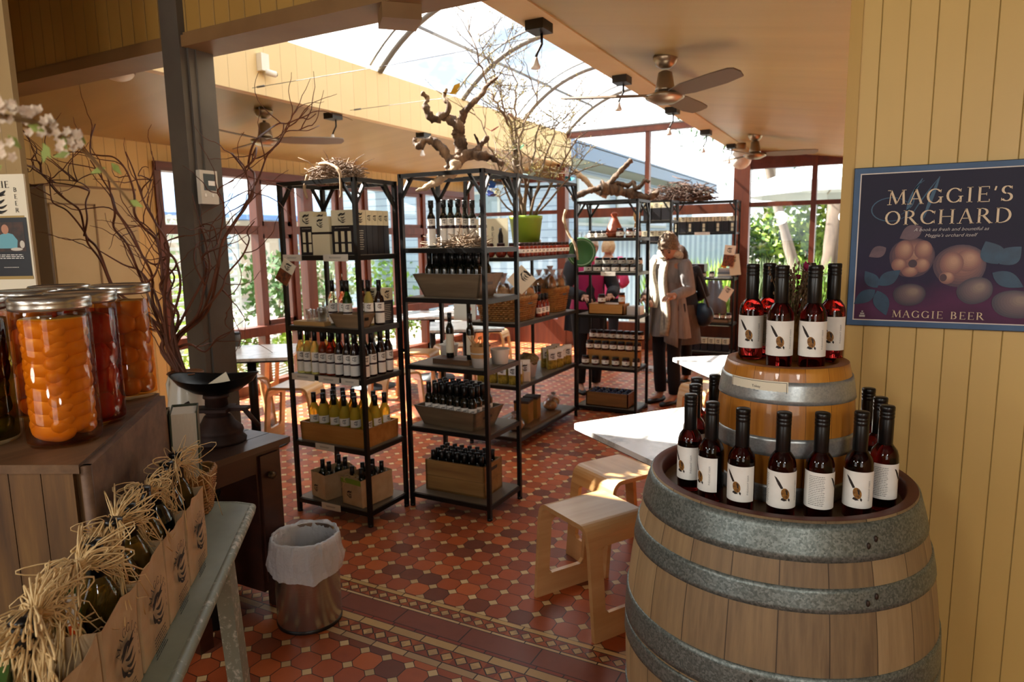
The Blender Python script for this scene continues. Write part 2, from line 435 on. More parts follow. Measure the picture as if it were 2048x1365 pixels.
# window wall
yw0 = 3.95
mb = MB(); mb.box(XW-.12, XW, -3.2, yw0, 0, 3.0); mb.box(XW-.12, XW, yw0, 9.4, 2.29, 2.62); struct('wall_left', mb, CREAM)
mb = MB(); mb.box(XW-.1, XW+.05, yw0, 9.3, 2.22, 2.30); struct('trim_4', mb, REDD)
wn = ob('window_1', None); wn['kind'] = 'structure'
posts = [3.985, 5.09, 5.57, 5.80, 6.33, 6.80, 7.45, 8.05, 8.56, 9.18]
for i, y in enumerate(posts):
    wd = .065 if i not in (3,) else .14
    mb = MB(); mb.box(XW-.09, XW+.02, y-wd/2, y+wd/2, 0, 2.24); ob('mullion', mb, RED, wn)
mb = MB(); mb.box(XW-.09, XW+.015, 3.98, 9.25, 1.66, 1.745); ob('transom', mb, RED, wn)
mb = MB(); mb.box(XW-.10, XW+.06, 3.98, 9.25, .60, .70); ob('sill', mb, RED, wn)
mb = MB(); mb.box(XW-.09, XW+.02, 3.98, 9.25, .0, .10); ob('bottom_rail', mb, RED, wn)
for i in range(len(posts)-1):
    a, c = posts[i]+.03, posts[i+1]-.03
    mb = MB(); mb.box(XW-.045, XW-.04, a, c, .1, 2.24); ob('pane', mb, GLASS, wn)
    if i in (1, 3, 4, 6, 8):      # opening casements carry a sash of their own
        mb = MB()
        for (z0, z1) in ((.70, 1.66), (1.745, 2.22)):
            mb.box(XW-.06, XW-.005, a, a+.045, z0, z1); mb.box(XW-.06, XW-.005, c-.045, c, z0, z1); mb.box(XW-.06, XW-.005, a, c, z0, z0+.05); mb.box(XW-.06, XW-.005, a, c, z1-.045, z1)
        ob('sash', mb, RED, wn)
# end wall
we = ob('window_2', None); we['kind'] = 'structure'
mb = MB(); mb.box(XW, XB-.1, YE, YE+.12, 2.42, 2.75); struct('wall_end', mb, PAINT)
for (xa, xb_, z1) in ((-4.12, -3.99, 3.05), (-1.64, -1.44, 2.64), (-5.66, -5.60, 2.45), (-.72, -.66, 2.55), (.6, .7, 2.4)):
    mb = MB(); mb.box(xa, xb_, YE-.06, YE+.08, 0, z1); ob('mullion', mb, RED, we)
mb = MB(); mb.box(-2.82, -2.76, YE-.03, YE+.05, 2.0, 3.02); ob('mullion', mb, RED, we)
mb = MB(); mb.box(XB-.02, XR, YE-.05, YE+.07, 2.985, 3.055); ob('top_rail', mb, RED, we)
mb = MB(); mb.box(XB-.02, XR, YE-.06, YE+.07, 3.055, 3.075); ob('flashing', mb, STEELD, we)
for (a, c) in ((XW, -4.12), (-3.99, -1.64), (-1.44, 1.9)):
    mb = MB(); mb.box(a, c, YE-.04, YE+.06, 1.86 if a == -3.99 else 1.93, 1.985); ob('transom', mb, RED, we)
    mb = MB(); mb.box(a, c, YE-.05, YE+.07, .0, .38); ob('bottom_panel', mb, RED, we)
    mb = MB(); mb.box(a, c, YE, YE+.005, .38, 3.0 if a == -3.99 else 2.6); ob('pane', mb, GLASS, we)
mb = MB(); mb.box(-1.47, 1.9, YE-.04, YE+.06, 2.40, 2.66); mb.box(-5.68, -4.0, YE-.04, YE+.06, 2.40, 2.46); ob('head', mb, REDD, we)
vs = [(arc(k/n, .02)[0], YE+.02, arc(k/n, .02)[1]) for k in range(n+1)]
mb = MB(); mb.add(vs, [tuple(range(n+1))]); ob('pane', mb, GLASS, we)
# grey timber post carrying the beam
pc = PY(395, 330, 2.2)
mb = MB(); mb.box(pc.x-.135, pc.x, 2.2, 2.335, 0, 2.46); mb.box(pc.x-.135, pc.x-.012, 2.165, 2.2, 0, 3.05)
struct('post_grey', mb, GREY)
# ================================================================= marks and lettering
def logo(scale=1.0):
    """little engraved bird: beak, wing feathers and sweeping tail, as flat outlines in a unit box"""
    P = []
    def leaf(x0, y0, x1, y1, w, bend, n=7):
        a, c = [], []
        dx, dy = x1-x0, y1-y0; L = math.hypot(dx, dy); nx, ny = -dy/L, dx/L
        for i in range(n+1):
            t = i/n; k = math.sin(PI*t); ww = w*math.sin(PI*min(1, t*.9+.05))**.8
            cx, cy_ = x0+dx*t+nx*bend*k, y0+dy*t+ny*bend*k
            a.append((cx+nx*ww/2, cy_+ny*ww/2)); c.append((cx-nx*ww/2, cy_-ny*ww/2))
        P.append(a+c[::-1])
    leaf(-.42, .12, .1, .38, .20, .06); leaf(.0, .30, .42, .46, .12, -.05); leaf(-.1, .16, .40, .28, .10, .05)
    leaf(-.45, .05, -.1, -.3, .13, -.12); leaf(-.2, .05, .34, .1, .12, -.10); leaf(-.15, -.12, .42, -.12, .10, -.12)
    leaf(-.1, -.28, .40, -.34, .09, -.1); leaf(-.3, -.2, .2, -.48, .08, -.08); leaf(-.48, .22, -.34, .3, .06, 0)
    return [[(x*scale, y*scale) for x, y in p] for p in P]
GLY = {}
def _glyphs():
    def L(x0, y0, x1, y1, w): return ('L', x0, y0, x1, y1, w)
    def A(cx, cy, rx, ry, a0, a1): return ('A', cx, cy, rx, ry, a0, a1)
    T_, t_ = .13, .05
    s = lambda x, y, w=.26: ('L', x-w/2, y, x+w/2, y, .035)
    GLY['M'] = (1.1, [L(.14, 0, .2, .98, t_), L(.2, .98, .55, .05, T_), L(.55, .05, .9, .98, t_), L(.9, .98, .97, 0, T_), s(.14, .02), s(.97, .02), s(.14, .98), s(.95, .98)])
    GLY['A'] = (.92, [L(.12, 0, .45, 1, t_), L(.45, 1, .8, 0, T_), L(.26, .36, .66, .36, .045), s(.12, .02), s(.8, .02)])
    GLY['G'] = (1.0, [A(.5, .5, .40, .48, 40, 325), L(.84, .05, .84, .42, .12), s(.84, .43), L(.82, .72, .84, .92, .04)])
    GLY['I'] = (.48, [L(.24, 0, .24, 1, T_), s(.24, .02, .32), s(.24, .98, .32)])
    GLY['E'] = (.8, [L(.2, 0, .2, 1, T_), L(.1, .98, .68, .98, .045), L(.1, .02, .72, .02, .045), L(.2, .51, .56, .51, .045), L(.68, .84, .68, 1, .04), L(.72, 0, .72, .18, .04), L(.56, .42, .56, .6, .04)])
    GLY["'"] = (.28, [L(.16, .98, .1, .72, .09)])
    GLY['S'] = (.74, [A(.37, .73, .25, .25, 30, 260), A(.37, .27, .27, .26, -150, 90), L(.6, .78, .6, .96, .04), L(.11, .04, .11, .22, .04)])
    GLY['O'] = (1.02, [A(.5, .5, .42, .48, 0, 360)])
    GLY['R'] = (.92, [L(.2, 0, .2, 1, T_), A(.38, .74, .26, .24, -90, 90), L(.2, .98, .4, .98, .045), L(.2, .5, .4, .5, .045), L(.42, .5, .82, 0, T_), s(.2, .02), s(.84, .02, .2), s(.17, .98)])
    GLY['C'] = (.94, [A(.5, .5, .42, .48, 40, 320), L(.84, .7, .86, .92, .04), L(.86, .08, .84, .3, .04)])
    GLY['H'] = (1.06, [L(.2, 0, .2, 1, T_), L(.84, 0, .84, 1, T_), L(.2, .51, .84, .51, .045), s(.2, .02), s(.84, .02), s(.2, .98), s(.84, .98)])
    GLY['D'] = (1.02, [L(.2, 0, .2, 1, T_), A(.42, .5, .45, .48, -90, 90), L(.1, .98, .45, .98, .045), L(.1, .02, .45, .02, .045)])
    GLY['B'] = (.84, [L(.2, 0, .2, 1, T_), A(.38, .75, .24, .23, -90, 90), A(.4, .27, .30, .25, -90, 90), L(.1, .98, .4, .98, .045), L(.2, .52, .4, .52, .045), L(.1, .02, .42, .02, .045)])
    GLY[' '] = (.5, [])
_glyphs()
def serif(body, size, space=.1):
    """outlines of a line of roman capitals, centred on x, base line at 0"""
    tot = sum(GLY[c][0]+space for c in body)-space; x = -tot/2; polys = []
    for c in body:
        w_, st = GLY[c]
        for q in st:
            if q[0] == 'L':
                _, x0, y0, x1, y1, t_ = q; d = math.hypot(x1-x0, y1-y0); nx, ny = -(y1-y0)/d*t_/2, (x1-x0)/d*t_/2
                polys.append([(x+x0+nx, y0+ny), (x+x0-nx, y0-ny), (x+x1-nx, y1-ny), (x+x1+nx, y1+ny)])
            else:
                _, cx, cy_, rx, ry, a0_, a1_ = q; n_ = 14
                for i in range(n_):
                    pp = []
                    for (k, e) in ((i, 1), (i, -1), (i+1, -1), (i+1, 1)):
                        a = math.radians(a0_+(a1_-a0_)*k/n_); th = .04+.10*abs(math.cos(a))
                        pp.append((x+cx+(rx+e*th/2-.03)*math.cos(a), cy_+(ry+e*th/2-.02)*math.sin(a)))
                    polys.append(pp)
        x += w_+space
    return [[(a*size, b_*size) for a, b_ in p] for p in polys]
def put_polys(mb, polys, fn):
    for p in polys: mb.add([fn(x, y) for x, y in p], [tuple(range(len(p)))], False)
    return mb
def on_plane(M, dz=0.0): return lambda x, y: M @ Vector((x, y, dz))
def on_cyl(r, a_mid, z_mid): return lambda x, y: Vector((r*math.cos(a_mid+x/r), r*math.sin(a_mid+x/r), z_mid+y))
def fine_lines(w_, h_, rows, rnd, ragged=.3, t_=None):
    """unreadably small print: thin broken bars"""
    P = []; t_ = t_ or h_/rows*.38
    for i in range(rows):
        y = h_/2-(i+.5)*h_/rows; x = -w_/2
        end = w_/2*(1-ragged*rnd.random())
        while x < end:
            l = w_*(.04+.10*rnd.random()); P.append([(x, y-t_/2), (min(x+l, end), y-t_/2), (min(x+l, end), y+t_/2), (x, y+t_/2)]); x += l+w_*.025
    return P
INK = pm('black_ink', '#17130f', .6)
INKG = pm('grey_ink', '#8a8782', .7)
PAPER = pm('white_label_paper', '#f5f2ea', .6, col2='#ece8de', scale=20)
IVORY = pm('ivory_card', '#e6ddc4', .6)
BLACK = pm('black_cap', '#0e0d0d', .32)
BLACKM = pm('black_painted_steel', '#121110', .38, .2)
# ================================================================= bottles
ROSE = pm('rose_wine_glass', (.17, .009, .008, 1), 0.02, trans=1.0, ior=1.40, spec=.6)
PHB = pm('pheasant_brown', '#5d3a17', .6, col2='#a8742a', scale=160)
PHD = pm('pheasant_dark', '#241a14', .6)
def patch(mb, r, z0, z1, a0_, a1_, n=16): return mb.lathe([(r, z0), (r, z1)], n, a0=a0_, a1=a1_, cap=False)
def rose_meshes():
    r = .0305
    mb = MB().lathe([(.001, .006), (.018, .004), (.027, 0), (r, .004), (r, .121), (.0296, .131), (.0262, .142), (.0195, .1515), (.0145, .158), (.0138, .236), (.001, .238)], 26)
    glass = mb.mesh('glass', ROSE)
    mb = MB().lathe([(.0150, .155), (.0158, .157), (.0158, .214), (.0152, .216), (.0162, .218), (.0162, .223), (.0150, .2245), (.0162, .226), (.0162, .231), (.0150, .2325), (.0163, .234), (.0163, .243), (.0148, .2455), (.001, .2458)], 22)
    cap = mb.mesh('cap', BLACK)
    lab = patch(MB(), r+.0006, .030, .114, -PI*.98, PI*.46, 30).mesh('label', PAPER)
    f_ = on_cyl(r+.0011, 0, .070)
    e = MB(); e.cur = 0
    fz = lambda x, y: f_(x*1.42, y*1.42)
    fz2 = lambda x, y: on_cyl(r+.0013, 0, .070)(x*1.42, y*1.42)
    tail = [(-.017, .024), (-.0145, .019), (-.0115, .0125), (-.006, .004), (-.0025, .0055), (-.008, .0155), (-.013, .022)]
    e.cur = 1; put_polys(e, [tail], fz)
    body = [(.0008+.0062*math.cos(a)-.002*math.sin(a), -.0035+.0092*math.sin(a)+.001*math.cos(a)) for a in [2*PI*k/16 for k in range(16)]]
    e.cur = 0; put_polys(e, [[(.0008, -.0035), body[k], body[(k+1) % 16]] for k in range(16)], fz)
    f2 = on_cyl(r+.0013, 0, .070)
    e.cur = 1; put_polys(e, [[(-.004, -.010), (.001, -.012), (.004, -.0145), (-.001, -.0155), (-.006, -.0135)], [(.006, -.010), (.0085, -.013), (.0075, -.0165), (.005, -.0135)], [(.0005, .004), (.0035, .002), (.005, -.006), (.002, -.004)]], fz2)
    emb = e.mesh('emblem', [PHB, PHD])
    # the vertical line of small capitals and the back text
    t_ = MB()
    vs, fs = text_mesh('PHEASANT FARM', .0062, Matrix.Identity(4), 'CENTER')
    g_ = on_cyl(r+.0011, .92, .071); t_.add([g_(-v.y, v.x*.98) for v in vs], fs, False)
    txt = t_.mesh('lettering', INKG)
    rnd = random.Random(4); b_ = MB(); put_polys(b_, fine_lines(.036, .070, 17, rnd, .25), on_cyl(r+.0011, -1.75, .072)); back = b_.mesh('small_print', INKG)
    return Spec('rose_wine_bottle', 'bottle', [('glass', glass), ('cap', cap), ('label', lab, [('emblem', emb), ('lettering', txt), ('small_print', back)])])
ROSEB = rose_meshes()
BC = Vector((-.19, 1.80, 0)); KC = Vector((-.18, 1.805, 0))
def put_rose(px, py, z, label, turn=0, ctr=None, grp='rosé bottles on the big barrel', xy=None):
    p = G(px, py, z) if xy is None else Vector((xy[0], xy[1], z)); p.z = z
    a = math.atan2(-p.y, -p.x)            # towards the lens: the label faces out to the shop
    return ROSEB.put(p, a+turn, label, grp)
ZB, ZK = .915, 1.236
low = [(1378, 975, 'rosé bottle at the window-side rim of the big barrel, label turned half away', -.75),
       (1420, 1000, 'rosé bottle on the big barrel with bird at the label edge, lettering in front', -.95),
       (1480, 1020, 'rosé bottle on the big barrel between the lettered label and the central bottle', -.35),
       (1560, 1033, 'rosé bottle at the front centre of the big barrel, bird emblem facing out', .25),
       (1635, 1035, 'rosé bottle on the big barrel with its back label of fine print showing', 1.6),
       (1712, 1033, 'rosé bottle on the big barrel beside the fine-print bottle, bird emblem facing out', -.05),
       (1762, 1015, 'rosé bottle on the big barrel nearest the poster wall, fine print showing', 1.55)]
for x, y, l, tr in low: put_rose(x, y, ZB, l, tr)
for i, (x, y, l) in enumerate([(1394, 756, 'rosé bottle at the back of the window-side row on the big barrel'), (1391, 769, 'rosé bottle in the middle of the window-side row on the big barrel'),
                  (1430, 750, 'rosé bottle standing close behind the window-side flank of the small keg'), (1738, 777, 'rosé bottle farthest back beside the keg on the poster side of the barrel'), (1762, 795, 'rosé bottle half hidden behind the last bottle by the poster wall')]):
    p = G(x, y, ZB+.245); put_rose(0, 0, ZB, l, -.4, xy=(p.x, p.y))
gk = 'rosé bottles on the small keg'
put_rose(1500, 716, ZK, 'rosé bottle on the keg at its window-side rim above the price card', -.2, grp=gk)
put_rose(1557, 733, ZK, 'rosé bottle at the front of the keg, nearest the price card end', .0, grp=gk)
put_rose(1622, 735, ZK, 'rosé bottle at the front of the keg, nearest the poster', -.1, grp=gk)
put_rose(1660, 721, ZK, 'rosé bottle on the keg at its poster-side rim, half hidden', -.15, grp=gk)
put_rose(0, 0, ZK, 'rosé bottle at the back of the keg, its cap showing between two front bottles', 2.0, grp=gk, xy=(KC.x-.060, KC.y+.088))
put_rose(0, 0, ZK, 'rosé bottle at the back of the keg behind the dried flowers', 2.0, grp=gk, xy=(KC.x+.035, KC.y+.100))
# ================================================================= the two barrels
def stave_mat(name, cols, n, gap='#241a12', rough=.6, coat=0):
    m_, t, b = new_mat(name); vec, (x, y, z) = coords(t)
    a = y.atan2(x)/(2*PI)*n; idx = a.floor(); d = ((a.fract()-.5).abs())
    r = white(t, comb(t, idx, 1.0, 4.0))
    vv = comb(t, a*2.2, r*9.0, z*1.6); gn = tnoise(t, vv, 3.2, 6, .65)
    n2 = tnoise(t, vec, 7, 3)
    c = ramp(t, (gn*.5+r*.5), [(.25, cols[0]), (.5, cols[1]), (.75, cols[2])])
    c = mix(t, ((n2-.5)*1.6).clamp(), c, cols[3])
    t.links.new(mix(t, d.gt(.488)*.8, c, gap), b.inputs['Base Color']); b.inputs['Roughness'].default_value = rough; b.inputs['Coat Weight'].default_value = coat
    bump(t, b, gn, .18, .004); return m_
OAK = stave_mat('weathered_oak_staves', ('#6f5a42', '#967c58', '#b2976e', '#7e6a52'), 22)
KEGW = stave_mat('varnished_keg_staves', ('#a5661f', '#bd7c2b', '#d0943f', '#ad6e22'), 16, '#5a3210', .35, .35)
def galv(name, c1, c2, c3, rough=.42):
    m_, t, b = new_mat(name); vec, c = coords(t); v = t.nodes.new('ShaderNodeTexVoronoi'); v.inputs['Scale'].default_value = 240; t.links.new(vec, v.inputs['Vector'])
    sp = t.nodes.new('ShaderNodeSeparateColor'); t.links.new(v.outputs['Color'], sp.inputs[0]); n = tnoise(t, vec, 120, 3); n2 = tnoise(t, vec, 4, 3)
    t.links.new(ramp(t, (E(t, sp.outputs[0])*.45+n*.35+n2*.2), [(.3, c1), (.5, c2), (.68, c3)]), b.inputs['Base Color'])
    b.inputs['Metallic'].default_value = .55; b.inputs['Roughness'].default_value = rough; bump(t, b, n, .15, .002); return m_
GALV = galv('galvanised_hoop', '#5d6561', '#727a75', '#868e89')
GALK = galv('keg_hoop_steel', '#989d9d', '#a0a5a4', '#a9adac', .32)
WINE = pm('wine_stained_rim', '#5c2a20', .5, col2='#6f3527', scale=8, stretch=(1, 1, 3))
HEAD = wood_mat('barrel_head', '#5a4632', '#7a6146', '#8d7456', .55, .7, 1)
RIVET = pm('rusty_rivet', '#3a2b22', .5, .5)
def barrel_r(z, r0, r1, H):
    u = 2*z/H-1; return r0+(r1-r0)*(1-abs(u)**2.1)
def barrel(name, label, c, z0, H, r0, r1, hoops, headz, wood, hoop, rim, head, rivets=()):
    t = thing(name, label, 'barrel', (c.x, c.y, z0))
    prof = [(barrel_r(H*k/26, r0, r1, H), H*k/26) for k in range(27)]
    mb = MB().lathe([(r0-.02, 0)]+prof+[(r0-.001, H)], 72, cap=False); ob('staves', mb, wood, t)
    mb = MB().lathe([(r0-.0005, H+.0005), (r0-.022, H+.001), (r0-.026, H-.004), (r0-.030, headz)], 72, cap=False); ob('rim', mb, rim, t)
    mb = MB().lathe([(.0005, headz), (r0-.0295, headz)], 72, cap=False); ob('head', mb, head, t)
    for (za, zb) in hoops:
        n_ = 5; o_ = [(barrel_r(za+(zb-za)*k/n_, r0, r1, H)+.0035, za+(zb-za)*k/n_) for k in range(n_+1)]
        mb = MB().lathe([(o_[0][0]-.004, za)]+o_+[(o_[-1][0]-.004, zb)], 72, cap=False); h = ob('hoop', mb, hoop, t)
        for (zr, az) in rivets:
            if za < zr < zb:
                mb = MB()
                for k in (-1, 1):
                    a = az+k*.030; rr = barrel_r(zr+k*.006, r0, r1, H)+.004; mb.sphere((rr*math.cos(a), rr*math.sin(a), zr+k*.006), .0075, 8, 5, (.6, .6, 1))
                ob('rivet', mb, RIVET, h)
    return t
face = math.atan2(-BC.y, -BC.x)
barrel('wine_barrel', 'large weathered oak barrel with galvanised hoops carrying the rosé bottles', BC, 0, .95, .315, .382,
       [(.868, .945), (.765, .815), (.555, .628), (.500, .548), (.30, .36), (.13, .19), (.005, .08)], .912, OAK, GALV, WINE, HEAD,
       [(.905, face+.62), (.79, face+.58), (.59, face-.12), (.525, face+.66)])
barrel('wine_keg', 'small varnished honey-coloured keg standing on the big barrel', KC, .9125, .333, .143, .163,
       [(.250, .302), (.125, .170), (.004, .05)], .320, KEGW, GALK, pm('keg_rim', '#9a5c22', .45), KEGW)
# price card on the keg
kf = math.atan2(-KC.y, -KC.x)
card = MB().lathe([(.1575, -.021), (.1575, .021)], 14, a0=-.46, a1=.46, cap=False)
tcd = ob('price_card', None, loc=(KC.x, KC.y, 1.196), rot=kf-.42); tag(tcd, 'small printed price card fixed to the top hoop of the keg', 'price card')
ob('card', card, IVORY, tcd)
mb = MB(); g_ = on_cyl(.1580, 0, 0)
vs, fs = text_mesh('Tokay', .0085, Matrix.Identity(4)); mb.add([g_(v.x, v.y+.002) for v in vs], fs, False)
vs, fs = text_mesh('$20', .0085, Matrix.Identity(4)); mb.add([g_(v.x, v.y-.0105) for v in vs], fs, False)
for (xa, xb_, ya, yb) in ((-.069, .069, .0172, .0182), (-.069, .069, -.0182, -.0172)):
    for k in range(12): put_polys(mb, [[(xa+(xb_-xa)*k/12, ya), (xa+(xb_-xa)*(k+1)/12, ya), (xa+(xb_-xa)*(k+1)/12, yb), (xa+(xb_-xa)*k/12, yb)]], g_)
put_polys(mb, [[(-.070, -.0182), (-.069, -.0182), (-.069, .0182), (-.070, .0182)], [(.069, -.0182), (.070, -.0182), (.070, .0182), (.069, .0182)]], g_)
ob('print', mb, INK, tcd)
# dried flowers in a little holder behind the bottles on the keg
rnd = random.Random(7)
fl = thing('dried_flower_bunch', 'bunch of dried lavender stems and crimson blooms among the keg bottles', 'dried flowers', (KC.x+.004, KC.y+.035, 1.236))
mb = MB().lathe([(.020, 0), (.022, .10), (.021, .115), (.019, .115), (.019, .004), (.001, .004)], 14); ob('holder', mb, pm('printed_paper_wrap', '#8a6a3a', .7, col2='#b8955a', scale=60), fl)
mb = MB(); hb = MB()
for k in range(46):
    a = rnd.random()*2*PI; s_ = rnd.random()**.6*.065; h_ = .17+rnd.random()*.085
    p0 = Vector((rnd.uniform(-.012, .012), rnd.uniform(-.012, .012), .02)); p1 = Vector((math.cos(a)*s_, math.sin(a)*s_, h_))
    mb.tube([p0, p0.lerp(p1, .5)+Vector((0, 0, .008)), p1], .0009, 4)
    for q in range(5):
        c_ = p0.lerp(p1, .70+.07*q)+Vector((rnd.uniform(-.003, .003), rnd.uniform(-.003, .003), 0)); hb.sphere(c_, .0034, 5, 4, (1, 1, 1.4))
ob('stems', mb, pm('dried_stem', '#6e5a38', .8), fl); ob('lavender_heads', hb, pm('dried_lavender', '#6a5240', .8, col2='#7d6447', scale=40), fl)
mb = MB()
for (cx, cy_, cz, rr) in ((.028, .005, .226, .022), (.062, .0, .222, .018), (.012, -.004, .206, .014), (.05, .012, .198, .014)):
    for k in range(26):
        a = rnd.random()*2*PI; b_ = rnd.uniform(-.2, 1.3); d = Vector((math.cos(a)*math.cos(b_), math.sin(a)*math.cos(b_), math.sin(b_)))
        p = Vector((cx, cy_, cz)); q = p+d*rr*rnd.uniform(.7, 1.1); s_ = d.cross(Vector((.3, .2, 1))).normalized()*rr*.2
        mb.add([p, q-s_, q+d*rr*.2, q+s_], [(0, 1, 2, 3)], False)
ob('blooms', mb, pm('crimson_bloom', '#7e1c3c', .7, col2='#9c2850', scale=50), fl)
# ================================================================= poster on the board wall
NAVY, t, b = new_mat('poster_ground'); vec, (x, y, z) = coords(t)
n1 = tnoise(t, vec, 5, 5); n3 = tnoise(t, vec, 14, 4)
gr = ((z+.225)/.45+(n1-.5)*.5).clamp()
t.links.new(mix(t, (n3-.45).clamp()*.5, ramp(t, gr, [(.0, '#472040'), (.17, '#55264c'), (.36, '#261d3c'), (.62, '#1c1a32'), (1, '#201d34')]), '#151328'), b.inputs['Base Color']); b.inputs['Roughness'].default_value = .5; b.inputs['Specular IOR Level'].default_value = .25
pz0, pz1 = 1.292, 1.736; pl = PY(1700, 500, YB-.02).x; pcx = PY(1892, 480, YB-.02).x; hwp = pcx-pl; pcz = (pz0+pz1)/2; hhp = (pz1-pz0)/2
ps = thing('orchard_poster', 'dark blue mounted poster with painted quinces and cream lettering on board wall', 'poster', (pcx, YB-.012, pcz))
mb = MB().box(-hwp, hwp, -.008, .011, -hhp, hhp); ob('backing_board', mb, pm('poster_edge', '#14161f', .5), ps)
yy = -.0085
def flat(polys, mat_, nm, dy, par=ps):
    mb = MB()
    for p in polys: mb.add([(px_, yy-dy, pz_) for px_, pz_ in p], [tuple(range(len(p)))], False)
    return ob(nm, mb, mat_, par)
def rect(a, c, d, e): return [(a, d), (c, d), (c, e), (a, e)]
flat([rect(-hwp+.002, hwp-.002, -hhp+.002, hhp-.002)], pm('poster_blue_border', '#3c5f86', .45, col2='#35557a', scale=12), 'blue_border', .0)
flat([rect(-hwp+.0165, hwp-.0165, -hhp+.0165, hhp-.0165)], pm('poster_pale_line', '#d9cfc6', .5), 'pale_line', .0003)
art = flat([rect(-hwp+.0195, hwp-.0195, -hhp+.0195, hhp-.0195)], NAVY, 'picture', .0006)
sx = hwp/.222; sy = hhp/.222
def ell(cx, cz, rx, rz, a=0, n_=28, wob=0):
    return [(cx+rx*math.cos(q)*math.cos(a)*(1+wob*math.sin(3*q))-rz*math.sin(q)*math.sin(a), cz+rx*math.cos(q)*math.sin(a)+rz*math.sin(q)*math.cos(a)*(1+wob*math.cos(2*q))) for q in [2*PI*k/n_ for k in range(n_)]]
def _lerp(a, c, u): return tuple(x+(y-x)*u for x, y in zip(S(a), S(c)))
def fruit(cx, cz, rx, rz, a=0, pale=False, lobes=()):
    lo_, mi_, hi_ = (('#33283c', '#6b5557', '#94806f') if pale else ('#43283a', '#8a5a50', '#b58a70'))
    n_ = 9; lay = []
    def cc(u): return _lerp(lo_, mi_, u*2) if u < .5 else _lerp(mi_, hi_, u*2-1)
    for i in range(n_):
        k = 1-.095*i; lay.append((ell(cx+.05*rx*i*.6, cz+.06*rz*i*.6, rx*k, rz*k, a, 26, .03), cc(i/(n_-1)*.8)))
    for (lx, lz, lr, lr2) in lobes:
        for i in range(7):
            k = 1-.12*i; lay.append((ell(cx+lx*rx+.012*rx*i, cz+lz*rz+.02*rz*i, lr*rx*k, lr2*rz*k, 0, 20), cc(.35+.65*i/6)))
    return lay
layers = []
layers += fruit(-.074, -.028, .052, .056, 0, False, ((-.35, .35, .42, .5), (.48, .38, .40, .46), (-.55, -.35, .34, .34), (.45, -.35, .36, .36), (-.05, -.68, .36, .26)))
layers += [(ell(-.071, -.044, .010, .011), S('#3a2030'))]
layers += fruit(.034, -.050, .058, .058, .3, False, ((.3, .25, .5, .52), (-.3, .1, .45, .55), (-.45, -.55, .3, .3)))
layers += [(ell(.000, -.082, .008, .010), S('#43222f'))]
layers += fruit(-.074, -.130, .038, .032, .1, True); layers += fruit(.071, -.116, .040, .036, .5, True); layers += fruit(.158, -.150, .050, .038, -.1, True)
pm_cache = {}
mats_, idx = [], {}
mbf = MB()
for i, (pl_, c_) in enumerate(layers):
    if c_ not in idx: idx[c_] = len(mats_); mats_.append(pm('poster_paint_%d' % len(mats_), c_, .35))
    mbf.cur = idx[c_]; mbf.add([(px_*sx, yy-.0008-.00002*i, pz_*sy) for px_, pz_ in pl_], [tuple(range(len(pl_)))], False)
ob('painted_fruit', mbf, mats_, art)
def leafp(x0, z0, x1, z1, w_):
    dx, dz = x1-x0, z1-z0; L = math.hypot(dx, dz); nx, nz = -dz/L, dx/L; n_ = 10
    a = [(x0+dx*k/n_+nx*w_*math.sin(PI*(k/n_)**.85), z0+dz*k/n_+nz*w_*math.sin(PI*(k/n_)**.85)) for k in range(n_+1)]
    c_ = [(x0+dx*k/n_-nx*w_*math.sin(PI*(k/n_)**.85), z0+dz*k/n_-nz*w_*math.sin(PI*(k/n_)**.85)) for k in range(n_+1)]
    return a+c_[::-1]
def ps_(pl_): return [(a*sx, c_*sy) for a, c_ in pl_]
LV = [leafp(-.150, -.112, -.182, -.065, .017), leafp(-.148, -.105, -.098, -.062, .018), leafp(-.155, -.118, -.205, -.160, .017), leafp(-.150, -.120, -.125, -.190, .019), leafp(.115, -.045, .085, .015, .026), leafp(.118, -.045, .160, .0, .024), leafp(.105, -.068, .172, -.105, .020)]
for i_, l in enumerate(LV): flat([ps_(l)], pm('poster_leaf_blue', '#1d4560', .4, col2='#173650', scale=30), 'painted_leaf', .0026+.00005*i_, art)
flat([ps_(leafp(-.135, .0, -.175, -.025, .016))], pm('poster_leaf_mauve', '#55404c', .4, col2='#6a5058', scale=30), 'painted_leaf', .0026, art)
flat([ps_(leafp(-.055, .055, -.105, .025, .020))], MATS['poster_leaf_mauve'], 'painted_leaf', .0027, art)
CRM = pm('poster_cream_ink', '#dcc6a4', .4)
for body, size, zc_, sp, xo in (("MAGGIE'S", .0400, .117, .08, -.002), ('ORCHARD', .0390, .062, .07, -.003), ('MAGGIE BEER', .0200, -.194, .12, -.008)):
    mb = MB(); put_polys(mb, serif(body, size, sp), lambda x_, y_, zc_=zc_, xo=xo: Vector(((x_+xo)*sx, yy-.0032, (zc_+y_)*sy))); ob('lettering', mb, CRM, art)
for body, zc_ in (('A book as fresh and bountiful as', .044), ("Maggie's orchard itself", .028)):
    vs, fs = text_mesh(body, .0125, Matrix.Identity(4), 'CENTER', .35); mb = MB(); mb.add([(v.x*sx+.008, yy-.0032, zc_+v.y) for v in vs], fs, False); ob('small_lettering', mb, pm('poster_pale_ink', '#b9b3b0', .4), art)
mb = MB(); put_polys(mb, [rect(-.190, -.176, -.196, -.190), rect(-.188, -.178, -.188, -.184), rect(-.185, -.181, -.182, -.178)], lambda x_, y_: Vector((x_*sx, yy-.0032, y_*sy))); ob('small_device', mb, pm('poster_pale_ink', '#b9b3b0', .4), art)
